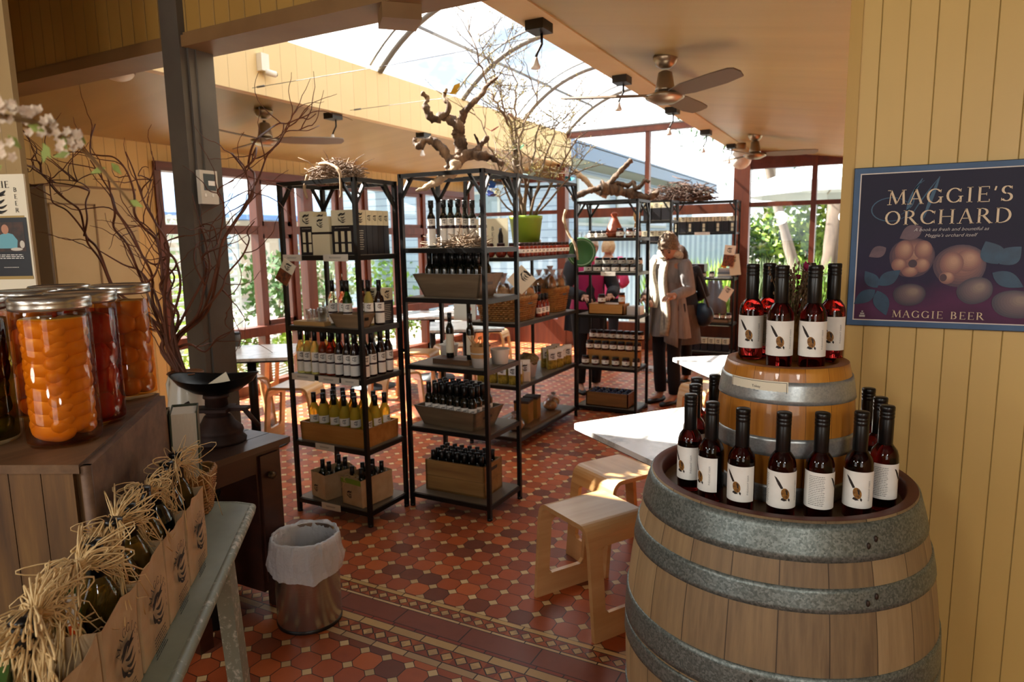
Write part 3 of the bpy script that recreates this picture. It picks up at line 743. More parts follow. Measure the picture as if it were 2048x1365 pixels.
# script M behind the title
mb = MB()
def ribbon(pts, w0, w1):
    n_ = len(pts); a, c_ = [], []
    for i, (x_, z_) in enumerate(pts):
        x0, z0 = pts[max(i-1, 0)]; x1, z1 = pts[min(i+1, n_-1)]; d = math.hypot(x1-x0, z1-z0) or 1; w_ = w0+(w1-w0)*math.sin(PI*i/(n_-1))
        a.append((x_-.03-(z1-z0)/d*w_/2, z_+.02+(x1-x0)/d*w_/2)); c_.append((x_-.03+(z1-z0)/d*w_/2, z_+.02-(x1-x0)/d*w_/2))
    for i in range(n_-1): mb.add([(q[0]*sx, yy-.0012, q[1]*sy) for q in (a[i], a[i+1], c_[i+1], c_[i])], [(0, 1, 2, 3)], False)
ribbon([(-.10+.045*math.cos(q), .085+.032*math.sin(q)) for q in [.6+5.0*k/20 for k in range(21)]], .0012, .0028)
ribbon([(-.075+.05*k/10+.01*math.sin(k*.6), .07+.09*k/10) for k in range(11)], .001, .003)
ribbon([(-.032-.028*k/10-.01*math.sin(k*.3), .165-.112*k/10) for k in range(11)], .002, .009)
ribbon([(-.055+.06*(k/10)**1.2, .056+.11*k/10) for k in range(11)], .001, .003)
ribbon([(.006-.03*k/10, .168-.11*k/10) for k in range(11)], .002, .009)
ob('script_initial', mb, pm('poster_script_blue', '#2f5570', .4), art)
# ================================================================= marble tables and bent-ply stools
def marble():
    m_, t, b = new_mat('white_marble'); vec, c = coords(t); n_ = tnoise(t, vec, 2.2, 6, .62); n2 = tnoise(t, vec, 7, 5)
    v = ((n_-.5).abs()*9.0+(n2-.5)*1.1).clamp()
    t.links.new(ramp(t, v, [(.0, '#b9b8b2'), (.25, '#dcdbd5'), (.7, '#efede8')]), b.inputs['Base Color']); b.inputs['Roughness'].default_value = .22; return m_
MARB = marble(); DARKST = pm('table_base_iron', '#1b1a19', .45, .3)
def table_spec(S_):
    mb = MB(); r_ = .03
    poly = []
    for (qx, qy, a0_) in ((1, 1, 0), (-1, 1, 90), (-1, -1, 180), (1, -1, 270)):
        for k in range(4):
            a = math.radians(a0_+30*k); poly.append((qx*(S_/2-r_)+r_*math.cos(a), qy*(S_/2-r_)+r_*math.sin(a)))
    mb.prism(poly, .022, None, .718); top = mb.mesh('top', MARB)
    mb = MB(); mb.prism([(x_*.93, y_*.93) for x_, y_ in poly], .016, None, .702); und = mb.mesh('underframe', DARKST)
    col_ = MB().cyl((0, 0, .03), .035, .68, 14).mesh('column', DARKST)
    mb = MB(); mb.lathe([(.24, 0), (.24, .012), (.06, .03), (.035, .06)], 24); bs = mb.mesh('base', DARKST)
    return Spec('cafe_table', 'table', [('top', top), ('underframe', und), ('column', col_), ('base', bs)])
TB = table_spec(.70)
t1 = Vector((-1.150, 2.712, 0)); e1 = Vector((.60, .80, 0)); e2 = Vector((.80, -.60, 0))
TB.put(t1+(e1+e2)*.35, math.atan2(.80, .60), 'sunlit white marble café table with its corner pointing at the shelves, behind the barrels', 'café tables')
t2 = Vector((-1.19, 4.55, 0)); e1 = Vector((.80, .60, 0)); e2 = Vector((.60, -.80, 0))
TB.put(t2+(e1+e2)*.35, math.atan2(.60, .80), 'sunlit white marble café table farther back, near the woman in grey', 'café tables')
PLY = wood_mat('birch_ply', '#b98a54', '#c99c66', '#d6ad78', .38, .55, 1, .25, .04)
PLYE = pm('ply_edge', '#b3844c', .6, col2='#8e6233', scale=3, stretch=(1, 1, 60))
def stool_spec():
    Wf, Wt, H, D, R, th = .43, .345, .452, .31, .055, .02
    pts = [(-Wf/2, 0)]; dx = (Wf-Wt)/2
    a_s = math.atan2(H-R, dx)
    pts += [(-Wf/2+dx*k*(1-R/H), (H-R)*k) for k in (.26, .55, .93)]
    x0 = -Wt/2
    for k in range(7): a = PI-PI/2*k/6; pts.append((x0+R+R*math.cos(a), H-R+R*math.sin(a)))
    half = pts; full = half+[(-x_, z_) for x_, z_ in reversed(half)]
    n_ = len(full)
    def nrm(i):
        a = full[max(i-1, 0)]; c_ = full[min(i+1, n_-1)]; d = math.hypot(c_[0]-a[0], c_[1]-a[1]); return (-(c_[1]-a[1])/d, (c_[0]-a[0])/d)
    inner = [(full[i][0]-nrm(i)[0]*th, max(0, full[i][1]-nrm(i)[1]*th)) for i in range(n_)]
    def strip(mb, i0, i1, y0, y1):
        rings = [[Vector((full[i][0], y0, full[i][1])), Vector((full[i][0], y1, full[i][1])), Vector((inner[i][0], y1, inner[i][1])), Vector((inner[i][0], y0, inner[i][1]))] for i in range(i0, i1+1)]
        return mb.loft(rings, True, True, False)
    mb = MB(); strip(mb, 3, n_-4, -D/2, D/2); seat = mb.mesh('seat', PLY)
    sides = []
    for (a, c_) in ((0, 3), (n_-4, n_-1)):
        mb = MB(); strip(mb, a, c_, -D/2, -D/2+.062); strip(mb, a, c_, D/2-.062, D/2)
        strip(mb, a if a == 0 else c_-1, 1 if a == 0 else c_, -D/2+.06, D/2-.06)
        m0, m1 = (2, 3) if a == 0 else (n_-4, n_-3)
        # rounded inner corners of the cut-out
        for sy_ in (-1, 1):
            for (i, dz) in ((1 if a == 0 else n_-2, 1), (3 if a == 0 else n_-4, -1)):
                x_, z_ = full[i]; yi, = (inner[i][0],)
                mb.add([(x_, sy_*(D/2-.062), z_), (x_, sy_*(D/2-.077), z_), (x_+(0), sy_*(D/2-.062), z_+dz*.018), (yi, sy_*(D/2-.062), z_), (yi, sy_*(D/2-.077), z_), (yi, sy_*(D/2-.062), z_+dz*.018)], [(0, 1, 2), (3, 5, 4), (1, 4, 5, 2), (0, 3, 4, 1)], False)
        sides.append(mb.mesh('side_panel', PLY))
    return Spec('plywood_stool', 'stool', [('seat', seat), ('side_panel', sides[0]), ('side_panel', sides[1])])
STOOL = stool_spec()
gs = 'bent plywood stools'
fa, fb = G(1068, 1193), G(1190, 1290); ax = (fb-fa).normalized(); pd_ = Vector((-ax.y, ax.x, 0))
STOOL.put((fa+fb)/2+pd_*.155, math.atan2(ax.y, ax.x), 'pale bent-ply stool nearest the big barrel, on the red tiles', gs)
c_ = G(1240, 935, .45); STOOL.put((c_.x, c_.y, 0), math.atan2(ax.y, ax.x)+PI/2, 'bent-ply stool tucked under the nearer marble table, sun on its bend', gs)
c_ = G(1415, 770, .45); STOOL.put((c_.x+.02, c_.y, 0), .9, 'bent-ply stool under the farther marble table, behind the rosé bottles', gs)
# ================================================================= waste bin with its liner
bc = Vector((-2.005, 1.925, 0))
bn = thing('waste_bin', 'brushed steel waste bin with a white plastic liner on the tiles', 'bin', bc)
BR = pm('brushed_steel', '#bdb5ab', .27, .95, col2='#cbc4ba', scale=4, stretch=(.5, .5, 120))
mb = MB().lathe([(.128, .004), (.130, .01), (.130, .36), (.132, .365), (.124, .365), (.122, .012), (.001, .012)], 40); ob('body', mb, BR, bn)
mb = MB().lathe([(.1315, 0), (.1325, .012), (.1305, .014)], 40, cap=False); ob('base_ring', mb, BLACK, bn)
LIN, t, b = new_mat('plastic_liner'); b.inputs['Base Color'].default_value = S('#e6eaec'); b.inputs['Roughness'].default_value = .22; b.inputs['Alpha'].default_value = .66
vec, c = coords(t); nn = tnoise(t, vec, 14, 5, .7); bump(t, b, nn, .8, .02); b.inputs['Transmission Weight'].default_value = .0
rnd = random.Random(3); rings = []
for j, (r_, z_) in enumerate([(.10, .10), (.112, .18), (.118, .27), (.121, .33), (.124, .362), (.130, .377), (.137, .372), (.1385, .345), (.140, .31), (.143, .275), (.142, .245)]):
    ring = []
    for k in range(144):
        a = 2*PI*k/144; w_ = (abs(mnoise.noise(Vector((a*7, z_*20, 2))))-.2)*.012+ mnoise.noise(Vector((math.cos(a)*2.6, math.sin(a)*2.6, z_*9)))*.016+mnoise.noise(Vector((math.cos(a)*7, math.sin(a)*7, z_*14+3)))*.012+abs(mnoise.noise(Vector((a*3, z_*6, 7))))*.008
        if j in (4, 5, 6): w_ *= .7
        if j < 4: w_ = -abs(w_)*.6-.004
        if j > 6: w_ = abs(w_)*.9
        dz = 0
        if j >= 8: dz = -(.028*math.sin(a*1.0+2.4)+.02*mnoise.noise(Vector((math.cos(a)*2, math.sin(a)*2, 9))))*(j-7)/3
        ring.append(Vector(((r_+w_)*math.cos(a), (r_+w_)*math.sin(a), z_+dz+(.006*mnoise.noise(Vector((math.cos(a)*4, math.sin(a)*4, 1))) if j in (5, 6) else 0))))
    rings.append(ring)
ob('liner', MB().loft(rings, False), LIN, bn)
# ================================================================= painted bench with crate, jars and bags
ZBN = .70
Pc = Vector((-1.784, 1.498, 0)); BU = Vector((.636, -.772, 0)); BN = Vector((-.772, -.636, 0)); BW = Vector((-.90, -.43, 0))
def bp(s, n, z=0): 
    p = Pc+BU*s+BN*n; return Vector((p.x, p.y, ZBN+z))
BENP = pm('sage_paint', '#8b8e7a', .42, col2='#7d816e', scale=9)
m_, t, b = new_mat('chipped_sage_paint'); vec, c = coords(t); n1 = tnoise(t, vec, 38, 6, .75); n2 = tnoise(t, vec, 5, 3)
t.links.new(mix(t, ((n1*.7+n2*.3)-.53)._m('MULTIPLY', 14.0).clamp(), S('#858a78'), S('#c9c6b6')), b.inputs['Base Color']); b.inputs['Roughness'].default_value = .45; bump(t, b, n1, .2, .003); CHIP = m_
bench = thing('painted_bench', 'sage green painted bench with worn rounded edge holding the crate and gift bags', 'bench', (Pc.x, Pc.y, 0))
Lb = 1.75
def bl(s, n, z): return BU*s+BN*n+Vector((0, 0, z))-Vector((0, 0, 0))
A_ = [BU*0+BW*.06, BU*.04+BN*0]
outl = [BW*.60, BW*.055, BW*.025+BU*.006, BU*.012+BN*.004, BU*.04, BU*Lb, BU*Lb+BN*.60]
mb = MB(); nO = len(outl)
rings = []
for (k, z) in ((.014, -.030), (.004, -.024), (0, -.012), (.004, -.002), (.012, 0)):
    ring = []
    for i, p in enumerate(outl):
        q = p+(BN*.9+BU*.35 if i in (1, 2, 3, 4) else Vector())*k
        if i in (5,): q = p+BN*k
        ring.append(Vector((q.x, q.y, ZBN+z)))
    rings.append(ring)
mb.loft(rings[:-1]+[rings[-1]], True); ob('top', mb, BENP, bench)
mb = MB(); mb.tube([Vector((q.x, q.y, ZBN-.014)) for q in (BW*.30+BN*.003, BW*.055+BN*.004, BW*.025+BU*.010+BN*.004, BU*.016+BN*.006, BU*.045+BN*.005, BU*.5+BN*.004, BU*1.0+BN*.004, BU*Lb+BN*.004)], .0155, 10); ob('worn_edge', mb, CHIP, bench)
for (s_, n_) in ((.235, .060), (1.5, .060), (.30, .52), (1.5, .52)):
    mb = MB(); a = BU*s_+BN*n_; c_ = BU*(s_-.045)+BN*(n_-.02 if n_ < .2 else n_+.02)
    mb.beam(Vector((a.x, a.y, ZBN-.03)), Vector((c_.x, c_.y, 0.0)), .085, .045, up=BN); ob('leg', mb, CHIP, bench)
for n_ in (.07, .52):
    mb = MB(); a = BU*.12+BN*n_; c_ = BU*(Lb-.05)+BN*n_; mb.beam(Vector((a.x, a.y, ZBN-.07)), Vector((c_.x, c_.y, ZBN-.07)), .022, .075); ob('apron', mb, BENP, bench)
# crate
ZC = 1.108
Ac = Vector((-1.428, .765, 0)); CV = Vector((-.683, .731, 0)); CWv = Vector((-.90, -.43, 0)); CL, CWd = .70, .42
CRW = wood_mat('old_crate_wood', '#472f18', '#6b4a24', '#8c6836', .6, .8, 2, bmp=.3)
CRS = wood_mat('old_crate_side', '#523a2a', '#6e523c', '#86684e', .6, .7, 0, bmp=.3)
CRT = wood_mat('old_crate_top', '#4a321e', '#64482c', '#7c5c3c', .5, .7, 1, bmp=.3)
crate = thing('wooden_crate', 'dark old wooden crate on the bench carrying jars of preserved fruit', 'crate', (Ac.x, Ac.y, ZBN))
def cq(v, w_, z): return CV*v+CWv*w_+Vector((0, 0, z))
def slab(mb, v0, v1, w0, w1, z0, z1): 
    vs = [cq(v, w_, z) for z in (z0, z1) for w_ in (w0, w1) for v in (v0, v1)]
    mb.add(vs, [(0, 2, 3, 1), (4, 5, 7, 6), (0, 1, 5, 4), (2, 6, 7, 3), (0, 4, 6, 2), (1, 3, 7, 5)], False)
Hc = ZC-ZBN
for k in range(6):
    mb = MB(); slab(mb, .0, .022, .012+CWd*k/6, CWd*(k+1)/6+.010, .0, Hc-.020); ob('front_board', mb, CRW, crate)
mb = MB(); slab(mb, -.004, CL, -.004, CWd, Hc-.019, Hc); ob('top_board', mb, CRT, crate)
mb = MB(); slab(mb, .018, CL-.02, .0, .018, 0, Hc-.024); 
mb2 = MB(); pts = []
prof = [(.014, .0), (.004, .02), (.0, .06)]
slab(mb2, .012, CL-.012, -.024, -.003, .02, Hc-.006)
mb2.tube([cq(.012, -.013, .02), cq(.012, -.013, Hc-.006)], .0115, 8); ob('side_board', mb2, CRS, crate); ob('inner_side', mb, CRW, crate)
mb = MB(); slab(mb, CL-.022, CL, .01, CWd, 0, Hc-.02); ob('back_board', mb, CRW, crate)
mb = MB(); slab(mb, .02, CL-.02, CWd-.02, CWd, 0, Hc-.02); ob('far_side', mb, CRW, crate)
# preserving jars
JGL = glass_mat('jar_glass', (.98, .97, .94, 1), .025, .0)
LIDM = pm('tin_lid', '#c4c0b8', .25, .9, col2='#b0aca4', scale=12)
def syrup(name, col):
    m_, t, b = new_mat(name); o = [n for n in t.nodes if n.type == 'OUTPUT_MATERIAL'][0]; t.nodes.remove(b)
    tr = t.nodes.new('ShaderNodeBsdfTransparent'); tr.inputs[0].default_value = S(col); gl = t.nodes.new('ShaderNodeBsdfGlossy'); gl.inputs['Roughness'].default_value = .05
    mx = t.nodes.new('ShaderNodeMixShader'); mx.inputs[0].default_value = .04; t.links.new(tr.outputs[0], mx.inputs[1]); t.links.new(gl.outputs[0], mx.inputs[2]); t.links.new(mx.outputs[0], o.inputs['Surface']); return m_
SYA, SYR, SYG = syrup('amber_syrup', '#f6d592'), syrup('red_syrup', '#e08a66'), syrup('green_brine', '#b5ad72')
PEACH = pm('preserved_peach', '#e0a030', .3, col2='#d28c22', scale=16, spec=.5, sss=.0); APRI = pm('preserved_apricot', '#cf8a2c', .35, col2='#b87220', scale=14)
TOMA = pm('preserved_red_pepper', '#b83a20', .3, col2='#a02c18', scale=12); OLIV = pm('pickled_vegetables', '#6f6a28', .4, col2='#4d4a1e', scale=30); PLUM = pm('preserved_cherry_red', '#7a2018', .3, col2='#5a1610', scale=20)
RJ, HJ = .077, .335
jg = MB().lathe([(.001, .004), (RJ*.9, .0), (RJ, .012), (RJ, .290), (RJ*.97, .302), (RJ*.93, .308), (RJ*.93, .316)], 40).mesh('glass', JGL)
jl = MB().lathe([(RJ*.97, .306), (RJ*1.04, .308), (RJ*1.05, .314), (RJ*1.03, .318), (RJ*1.045, .322), (RJ*1.045, .329), (RJ*1.0, .334), (RJ*.90, .3355), (RJ*.86, .333), (.001, .334)], 44).mesh('lid', LIDM)
def liq(mat_): return MB().lathe([(.001, .010), (RJ*.955, .010), (RJ*.965, .02), (RJ*.965, .286), (.001, .286)], 36).mesh('syrup', mat_)
def half_mesh(r, flat_=.6, mat_=PEACH, bumpy=.05, seed=0):
    rn = random.Random(seed); o3 = Vector((rn.random()*9, rn.random()*9, rn.random()*9))
    return MB().sphere((0, 0, 0), r, 18, 12, (1, 1, flat_), fn=lambda d: 1+bumpy*mnoise.noise(d*1.7+o3)).mesh('fruit', mat_)
def pressed(name, t_, rn, r, sc, ang, rad, z, tilt, mat_, bumpy):
    """a piece of fruit squeezed against the inside of the glass"""
    o3 = Vector((rn.random()*9, rn.random()*9, rn.random()*9)); M_ = Matrix.Rotation(ang, 4, 'Z') @ Matrix.Translation((rad, 0, z)) @ Euler(tilt).to_matrix().to_4x4() @ Matrix.Diagonal((*sc, 1))
    mb = MB().sphere((0, 0, 0), r, 20, 13, fn=lambda d: 1+bumpy*mnoise.noise(d*1.7+o3)); r0, R_ = .063, .0734
    for i, v in enumerate(mb.v):
        q = M_ @ Vector(v); h = math.hypot(q.x, q.y)
        if h > r0: k = (r0+(R_-r0)*(1-math.exp(-(h-r0)/(R_-r0))))/h; q.x *= k; q.y *= k
        q.z = min(.288, max(.010, q.z)); mb.v[i] = tuple(q)
    ob(name, mb, mat_, t_)
def jar(name, label, p, kind):
    p = (p[0]+CR.x*.022, p[1]+CR.y*.022)
    t_ = thing('preserve_jar', label, 'jar', (p[0], p[1], ZC), 0, 'preserving jars on the crate')
    ob('glass', jg, parent=t_); ob('lid', jl, parent=t_); cam_a = math.atan2(-p[1], -p[0]); rn = random.Random(sum(map(ord, name)))
    if kind == 'peach':
        ob('syrup', liq(SYA), parent=t_)
        for k in range(9):
            for side, a in ((-1, -.60), (1, .62), (0, 2.1), (2, -2.1)):
                pressed('peach_half', t_, rn, .046, (.52, 1.12 if side != 1 else 1.22, .60), cam_a+a, .037, .036+k*.0285+(.0145 if side in (1, 2) else 0), (side*.10 if side in (-1, 1) else 0, -.45, 0), PEACH, .05)
    elif kind == 'apricot':
        ob('syrup', liq(SYA), parent=t_)
        for k in range(6):
            for q in range(5): pressed('apricot', t_, rn, .034, (1, 1, .95), cam_a+q*2*PI/5+(k % 2)*.6, .042, .036+k*.046+rn.uniform(-.004, .004), (0, 0, 0), APRI, .06)
    elif kind == 'red':
        ob('syrup', liq(SYR), parent=t_)
        for k in range(4):
            for q in range(3): pressed('red_pepper', t_, rn, .046, (.8, 1.15, 1.0), cam_a+q*2*PI/3+(k % 2)*1.0, .034, .05+k*.062, (rn.uniform(-.2, .2), 0, 0), TOMA, .14)
    else:
        ob('syrup', liq(SYG), parent=t_)
        for k in range(6):
            for q in range(5): pressed('vegetable', t_, rn, .042 if (k > 2 and q in (0, 1, 4)) else .030, (1, 1, .9), cam_a+q*2*PI/5+(k % 2)*.6, .037, .036+k*.044, (0, 0, 0), PLUM if (k > 2 and q in (0, 1, 4)) else OLIV, .2)
    return t_
jar('a', 'tall jar packed with overlapping peach halves at the front of the crate', (-1.652, .846), 'peach')
jar('d', 'jar of deep red preserved peppers between the peach jar and the apricot jar', (-1.770, .980), 'red')
jar('c', 'jar of whole round apricots at the far end of the crate', (-1.975, 1.21), 'apricot')
jar('e', 'jar of dark red and olive pickles cut by the edge of the picture', (-1.825, .755), 'mixed')
jar('b', 'jar with only its tin lid showing directly behind the peach jar', (-1.985, .955), 'apricot')
jar('f', 'jar with its tin lid just visible behind the apricot jar', (-2.125, 1.125), 'apricot')
# gift bags
KRAFT = pm('kraft_paper', '#c6aa84', .75, col2='#b99b74', scale=14, bmp=.12)
RAFF = pm('raffia', '#e6ca96', .7, col2='#d0ab70', scale=30)
AMB = pm('verjuice_glass', (.62, .36, .05, 1), .03, trans=.9, ior=1.38)
DRKG = pm('dark_bottle_glass', '#0d100a', .12, coat=.4)
YEL = pm('yellow_label', '#d8c83a', .5)
BH = .205
def bottle_spec(name, H, r, neck, sh0, sh1, caph, glass, capm, labm, lab=(.03, .10), lab2=None, band=None, emblem=True, word='bottle', nseg=16, capr=None):
    capr = capr or neck+.0018
    g_ = MB().lathe([(.001, .004), (r*.92, 0), (r, .006), (r, sh0), (r*.93, sh0+(sh1-sh0)*.30), (r*.66, sh0+(sh1-sh0)*.66), (neck, sh1), (neck, H-.004), (.001, H-.003)], nseg).mesh('glass', glass)
    cp = MB().lathe([(capr, H-caph), (capr, H-.012), (capr*.94, H-.011), (capr*1.02, H-.009), (capr*1.02, H-.001), (.001, H)], max(8, nseg-4)).mesh('cap', capm)
    parts = [('glass', g_), ('cap', cp)]
    subs = []
    if labm:
        lm = patch(MB(), r+.0007, lab[0], lab[1], -1.15, 1.15, 12).mesh('label', labm)
        if emblem:
            zc_ = (lab[0]+lab[1])/2; sc_ = min(lab[1]-lab[0], r*1.7)*.6
            e = MB(); put_polys(e, logo(sc_), on_cyl(r+.0012, 0, zc_+(lab[1]-lab[0])*.08)); subs.append(('emblem', e.mesh('emblem', INK)))
        parts.append(('label', lm, subs))
    if band: parts.append(('band', patch(MB(), r+.0009, band[0], band[1], -1.15, 1.15, 12).mesh('band', band[2])))
    if lab2: parts.append(('lower_label', patch(MB(), r+.0007, lab2[0], lab2[1], -1.15, 1.15, 12).mesh('lower_label', labm)))
    return Spec(name, word, parts)
GIFT = bottle_spec('verjuice_bottle', .31, .036, .0145, .185, .245, .085, AMB, BLACK, YEL, (.05, .165), emblem=False, nseg=22)
GIFTD = bottle_spec('vinegar_bottle', .31, .036, .0145, .185, .245, .085, DRKG, BLACK, PAPER, (.05, .15), emblem=False, nseg=22)
def bag_mesh(W_, D_, H_, seed=0):
    rn = random.Random(seed); mb = MB(); n_ = 10; rings = []
    def ring(k, z, wob):
        pts = []
        for (x0, y0, x1, y1) in ((-W_/2, -D_/2, W_/2, -D_/2), (W_/2, -D_/2, W_/2, D_/2), (W_/2, D_/2, -W_/2, D_/2), (-W_/2, D_/2, -W_/2, -D_/2)):
            for i in range(5):
                u_ = i/5; x_, y_ = x0+(x1-x0)*u_, y0+(y1-y0)*u_
                q = mnoise.noise(Vector((x_*18+seed, y_*18, z*9)))*wob
                pts.append(Vector((x_*k+q*.6, y_*k+q, z+(q*.8 if z > H_*.9 else 0))))
        return pts
    for (k, z, wob) in ((.95, .0, 0), (1, .004, 0), (1.0, H_*.3, .005), (1.0, H_*.6, .007), (1.01, H_*.85, .008), (1.03, H_, .010)): rings.append(ring(k, z, wob))
    rings.append([Vector((p.x*.98, p.y*.98, p.z-.001)) for p in rings[-1]]); rings.append([Vector((p.x*.96, p.y*.96, H_*.4)) for p in rings[2]])
    mb.loft(rings, True, True, False); return mb
def raffia(mb, rn, c, axis, n_=60, L=.12, r=.0012):
    c = Vector(c); ax_ = Vector(axis).normalized(); side = ax_.cross(Vector((0, 0, 1))).normalized()
    for k in range(n_):
        s_ = 1 if k % 2 else -1; l = L*rn.uniform(.5, 1.25); kind = rn.random()
        d = (ax_*s_+side*rn.uniform(-.5, .5)+Vector((0, 0, rn.uniform(-.35, .22)))).normalized()
        p = [c+Vector((rn.uniform(-.006, .006),)*3)]
        if kind < .45:      # loop of the bow
            e_ = c+d*l*.75; off = Vector((rn.uniform(-.02, .02), rn.uniform(-.02, .02), rn.uniform(.0, .022)))
            up_ = Vector((0, 0, 1))*rn.uniform(.006, .022)
            for i in range(1, 9):
                a = PI*i/9; p.append(c+d*l*.75*math.sin(a)+up_*math.cos(a)*(1 if i < 5 else 1)+off*math.sin(a))
            p.append(c)
        else:               # loose end that bends over
            for i in range(1, 8):
                u_ = i/7; p.append(c+d*l*u_+Vector((rn.uniform(-.006, .006), rn.uniform(-.006, .006), -l*.95*u_*u_*rn.uniform(.5, 1.1))))
        mb.tube(p, [r*rn.uniform(.7, 1.5)]*len(p), 4)
    for k in range(5): mb.tube([c+side*.010*math.cos(q)+Vector((0, 0, .010*math.sin(q)))+ax_*(k-2)*.003 for q in [2*PI*i/8 for i in range(9)]], .0022, 4)
def arc_text(body, size, R_, M, mb, a_mid=PI/2, step=None):
    n_ = len(body); st = step or size*.95/R_
    for i, ch in enumerate(body):
        a = a_mid-(i-(n_-1)/2)*st
        for p in serif(ch, size, 0): mb.add([M @ Vector((R_*math.cos(a)+q[0]*math.sin(a)+q[1]*math.cos(a), R_*math.sin(a)-q[0]*math.cos(a)+q[1]*math.sin(a), 0)) for q in p], [(0, 1, 2, 3)] if len(p) == 4 else [tuple(range(len(p)))], False)
rn = random.Random(11)
rotb = math.atan2(BU.y, BU.x)            # bag local x runs along the bench edge towards the lens, local y inwards
bagl = ['kraft paper gift bag at the far end of the bench, beside the wicker basket', 'second kraft gift bag from the basket, amber bottle inside',
        'third kraft gift bag from the basket, thick raffia bow on top', 'fourth kraft gift bag from the basket, with an orange-spined booklet', 'fifth kraft gift bag from the basket, at the bottom edge of the picture']
bt = ['amber verjuice bottle', 'dark vinegar bottle']
for i, s_ in enumerate((.475, .655, .835, 1.015, 1.20)):
    p = bp(s_, .105); t_ = thing('gift_bag', bagl[i], 'gift bag', p, rotb+PI, 'kraft gift bags along the bench edge')
    W_, D_ = .168, .092
    body = ob('paper_bag', bag_mesh(W_, D_, BH, i), KRAFT, t_)
    M_ = Matrix.Translation((0, -D_/2-.0085, .098)) @ Matrix(((1, 0, 0, 0), (0, 0, -1, 0), (0, 1, 0, 0), (0, 0, 0, 1)))
    mb = MB(); put_polys(mb, logo(.078), on_plane(M_)); arc_text('MAGGIE', .0175, .047, M_, mb, PI/2, .36)
    for k, ch in enumerate('BEER'): put_polys(mb, serif(ch, .0085, 0), lambda x_, y_, k=k: M_ @ Vector((.052+x_, .02-k*.015+y_, 0)))
    put_polys(mb, fine_lines(.08, .05, 7, rn, .4), lambda x_, y_: M_ @ Vector((x_, y_-.075, 0))); ob('printed_emblem', mb, INK, body)
    mb = MB(); raffia(mb, rn, (rn.uniform(-.02, .02), rn.uniform(-.01, .01), BH+.088), (1, rn.uniform(-.2, .2), 0), 190 if i > 0 else 110, .14 if i != 1 else .09); ob('raffia_bow', mb, RAFF, t_)
    for k, dx in enumerate((.040, -.040)):
        q = bp(s_+dx*1, .105, .006)
        if (i, k) in ((3, 0), (4, 1)): continue
        sp = GIFT if (k == 1) == (i % 2 == 0) or i in (2, 3) else GIFTD
        sp.put(q, rn.random()*6, '%s standing in the %s gift bag, its %s neck' % ('amber verjuice bottle' if sp is GIFT else 'dark vinegar bottle', ['far', 'second', 'third', 'fourth', 'nearest'][i], 'lens-side' if k == 0 else 'basket-side'), 'bottles in the gift bags')
def booklet(label, s_, n_, colf, cols, txt, zt, tilt=0):
    p = bp(s_, n_, .008); t_ = thing('recipe_booklet', label, 'booklet', p, 2.6)
    mb = MB().box(-.050, .050, -.008, .008, 0, zt); ob('cover', mb, colf, t_)
    mb = MB().box(-.0515, -.050, -.0082, .0082, 0, zt*.80); ob('spine', mb, cols, t_)
    mb = MB().box(-.0515, -.050, -.0082, .0082, zt*.80, zt); ob('spine_top', mb, PAPER, t_)
    if txt:
        mb = MB(); M_ = Matrix.Translation((-.052, 0, zt*.72)) @ Matrix(((0, 0, -1, 0), (0, -1, 0, 0), (-1, 0, 0, 0), (0, 0, 0, 1)))
        put_polys(mb, serif(txt, .009, .25), lambda x_, y_: M_ @ Vector((x_+.03, y_-.0045, 0))); ob('spine_lettering', mb, PAPER, t_)
ORNG = pm('orange_spine', '#e0561c', .4); GRNC = pm('green_cover', '#2f6a24', .4, col2='#3c5a2a', scale=9)
booklet('white and orange spined recipe booklet standing in the fourth gift bag', 1.06, .112, GRNC, ORNG, 'MAGGIE', .27)
booklet('green recipe booklet in the nearest gift bag', 1.275, .118, GRNC, PAPER, None, .25)
# basket with two big books
bk = bp(.032, .245); 
def wicker(mb, rx, ry, H_, flare=1.12, rows=11, n_=30, r=.0045, rim=True, dip=0):
    def edge(a): 
        ca, sa = math.cos(a), math.sin(a); e = 4
        k = (abs(ca)**e+abs(sa)**e)**(-1/e); return ca*k, sa*k
    for j in range(rows):
        z = r+(H_-2*r)*j/(rows-1); f_ = 1+(flare-1)*j/(rows-1); pts = []
        for i in range(n_*2+1):
            a = 2*PI*i/(n_*2); ca, sa = edge(a); w_ = 1+.028*(1 if (i+j) % 2 else -1)
            pts.append((rx*f_*ca*w_, ry*f_*sa*w_, z+dip*(abs(ca)**3)*j/rows))
        mb.tube(pts, r, 5)
    for i in range(n_):
        a = 2*PI*(i+.5)/n_; ca, sa = edge(a); mb.tube([(rx*ca, ry*sa, 0), (rx*flare*ca, ry*flare*sa, H_+dip*abs(ca)**3)], r*.8, 4)
    if rim:
        for ph in (0, PI):
            pts = []
            for i in range(n_*3+1):
                a = 2*PI*i/(n_*3); ca, sa = edge(a); pts.append((rx*flare*ca*(1+.02*math.cos(i*1.1+ph)), ry*flare*sa*(1+.02*math.cos(i*1.1+ph)), H_+r+r*1.1*math.sin(i*1.1+ph)+dip*abs(ca)**3))
            mb.tube(pts, r*1.35, 5)
    mb.add([(rx*.97*edge(2*PI*i/24)[0], ry*.97*edge(2*PI*i/24)[1], .003) for i in range(24)], [tuple(range(24))], False)
    return mb
WICK = pm('honey_wicker', '#a8773a', .6, col2='#8a5c2a', scale=25); WICKD = pm('dark_wicker', '#7d5526', .6, col2='#a07238', scale=25)
bsk = thing('wicker_basket', 'honey wicker basket at the end of the bench holding two thick books', 'basket', bk, rotb)
mb = MB(); wicker(mb, .072, .115, .125, 1.14, 12, 26, .005, True, .0); ob('weave', mb, WICK, bsk)
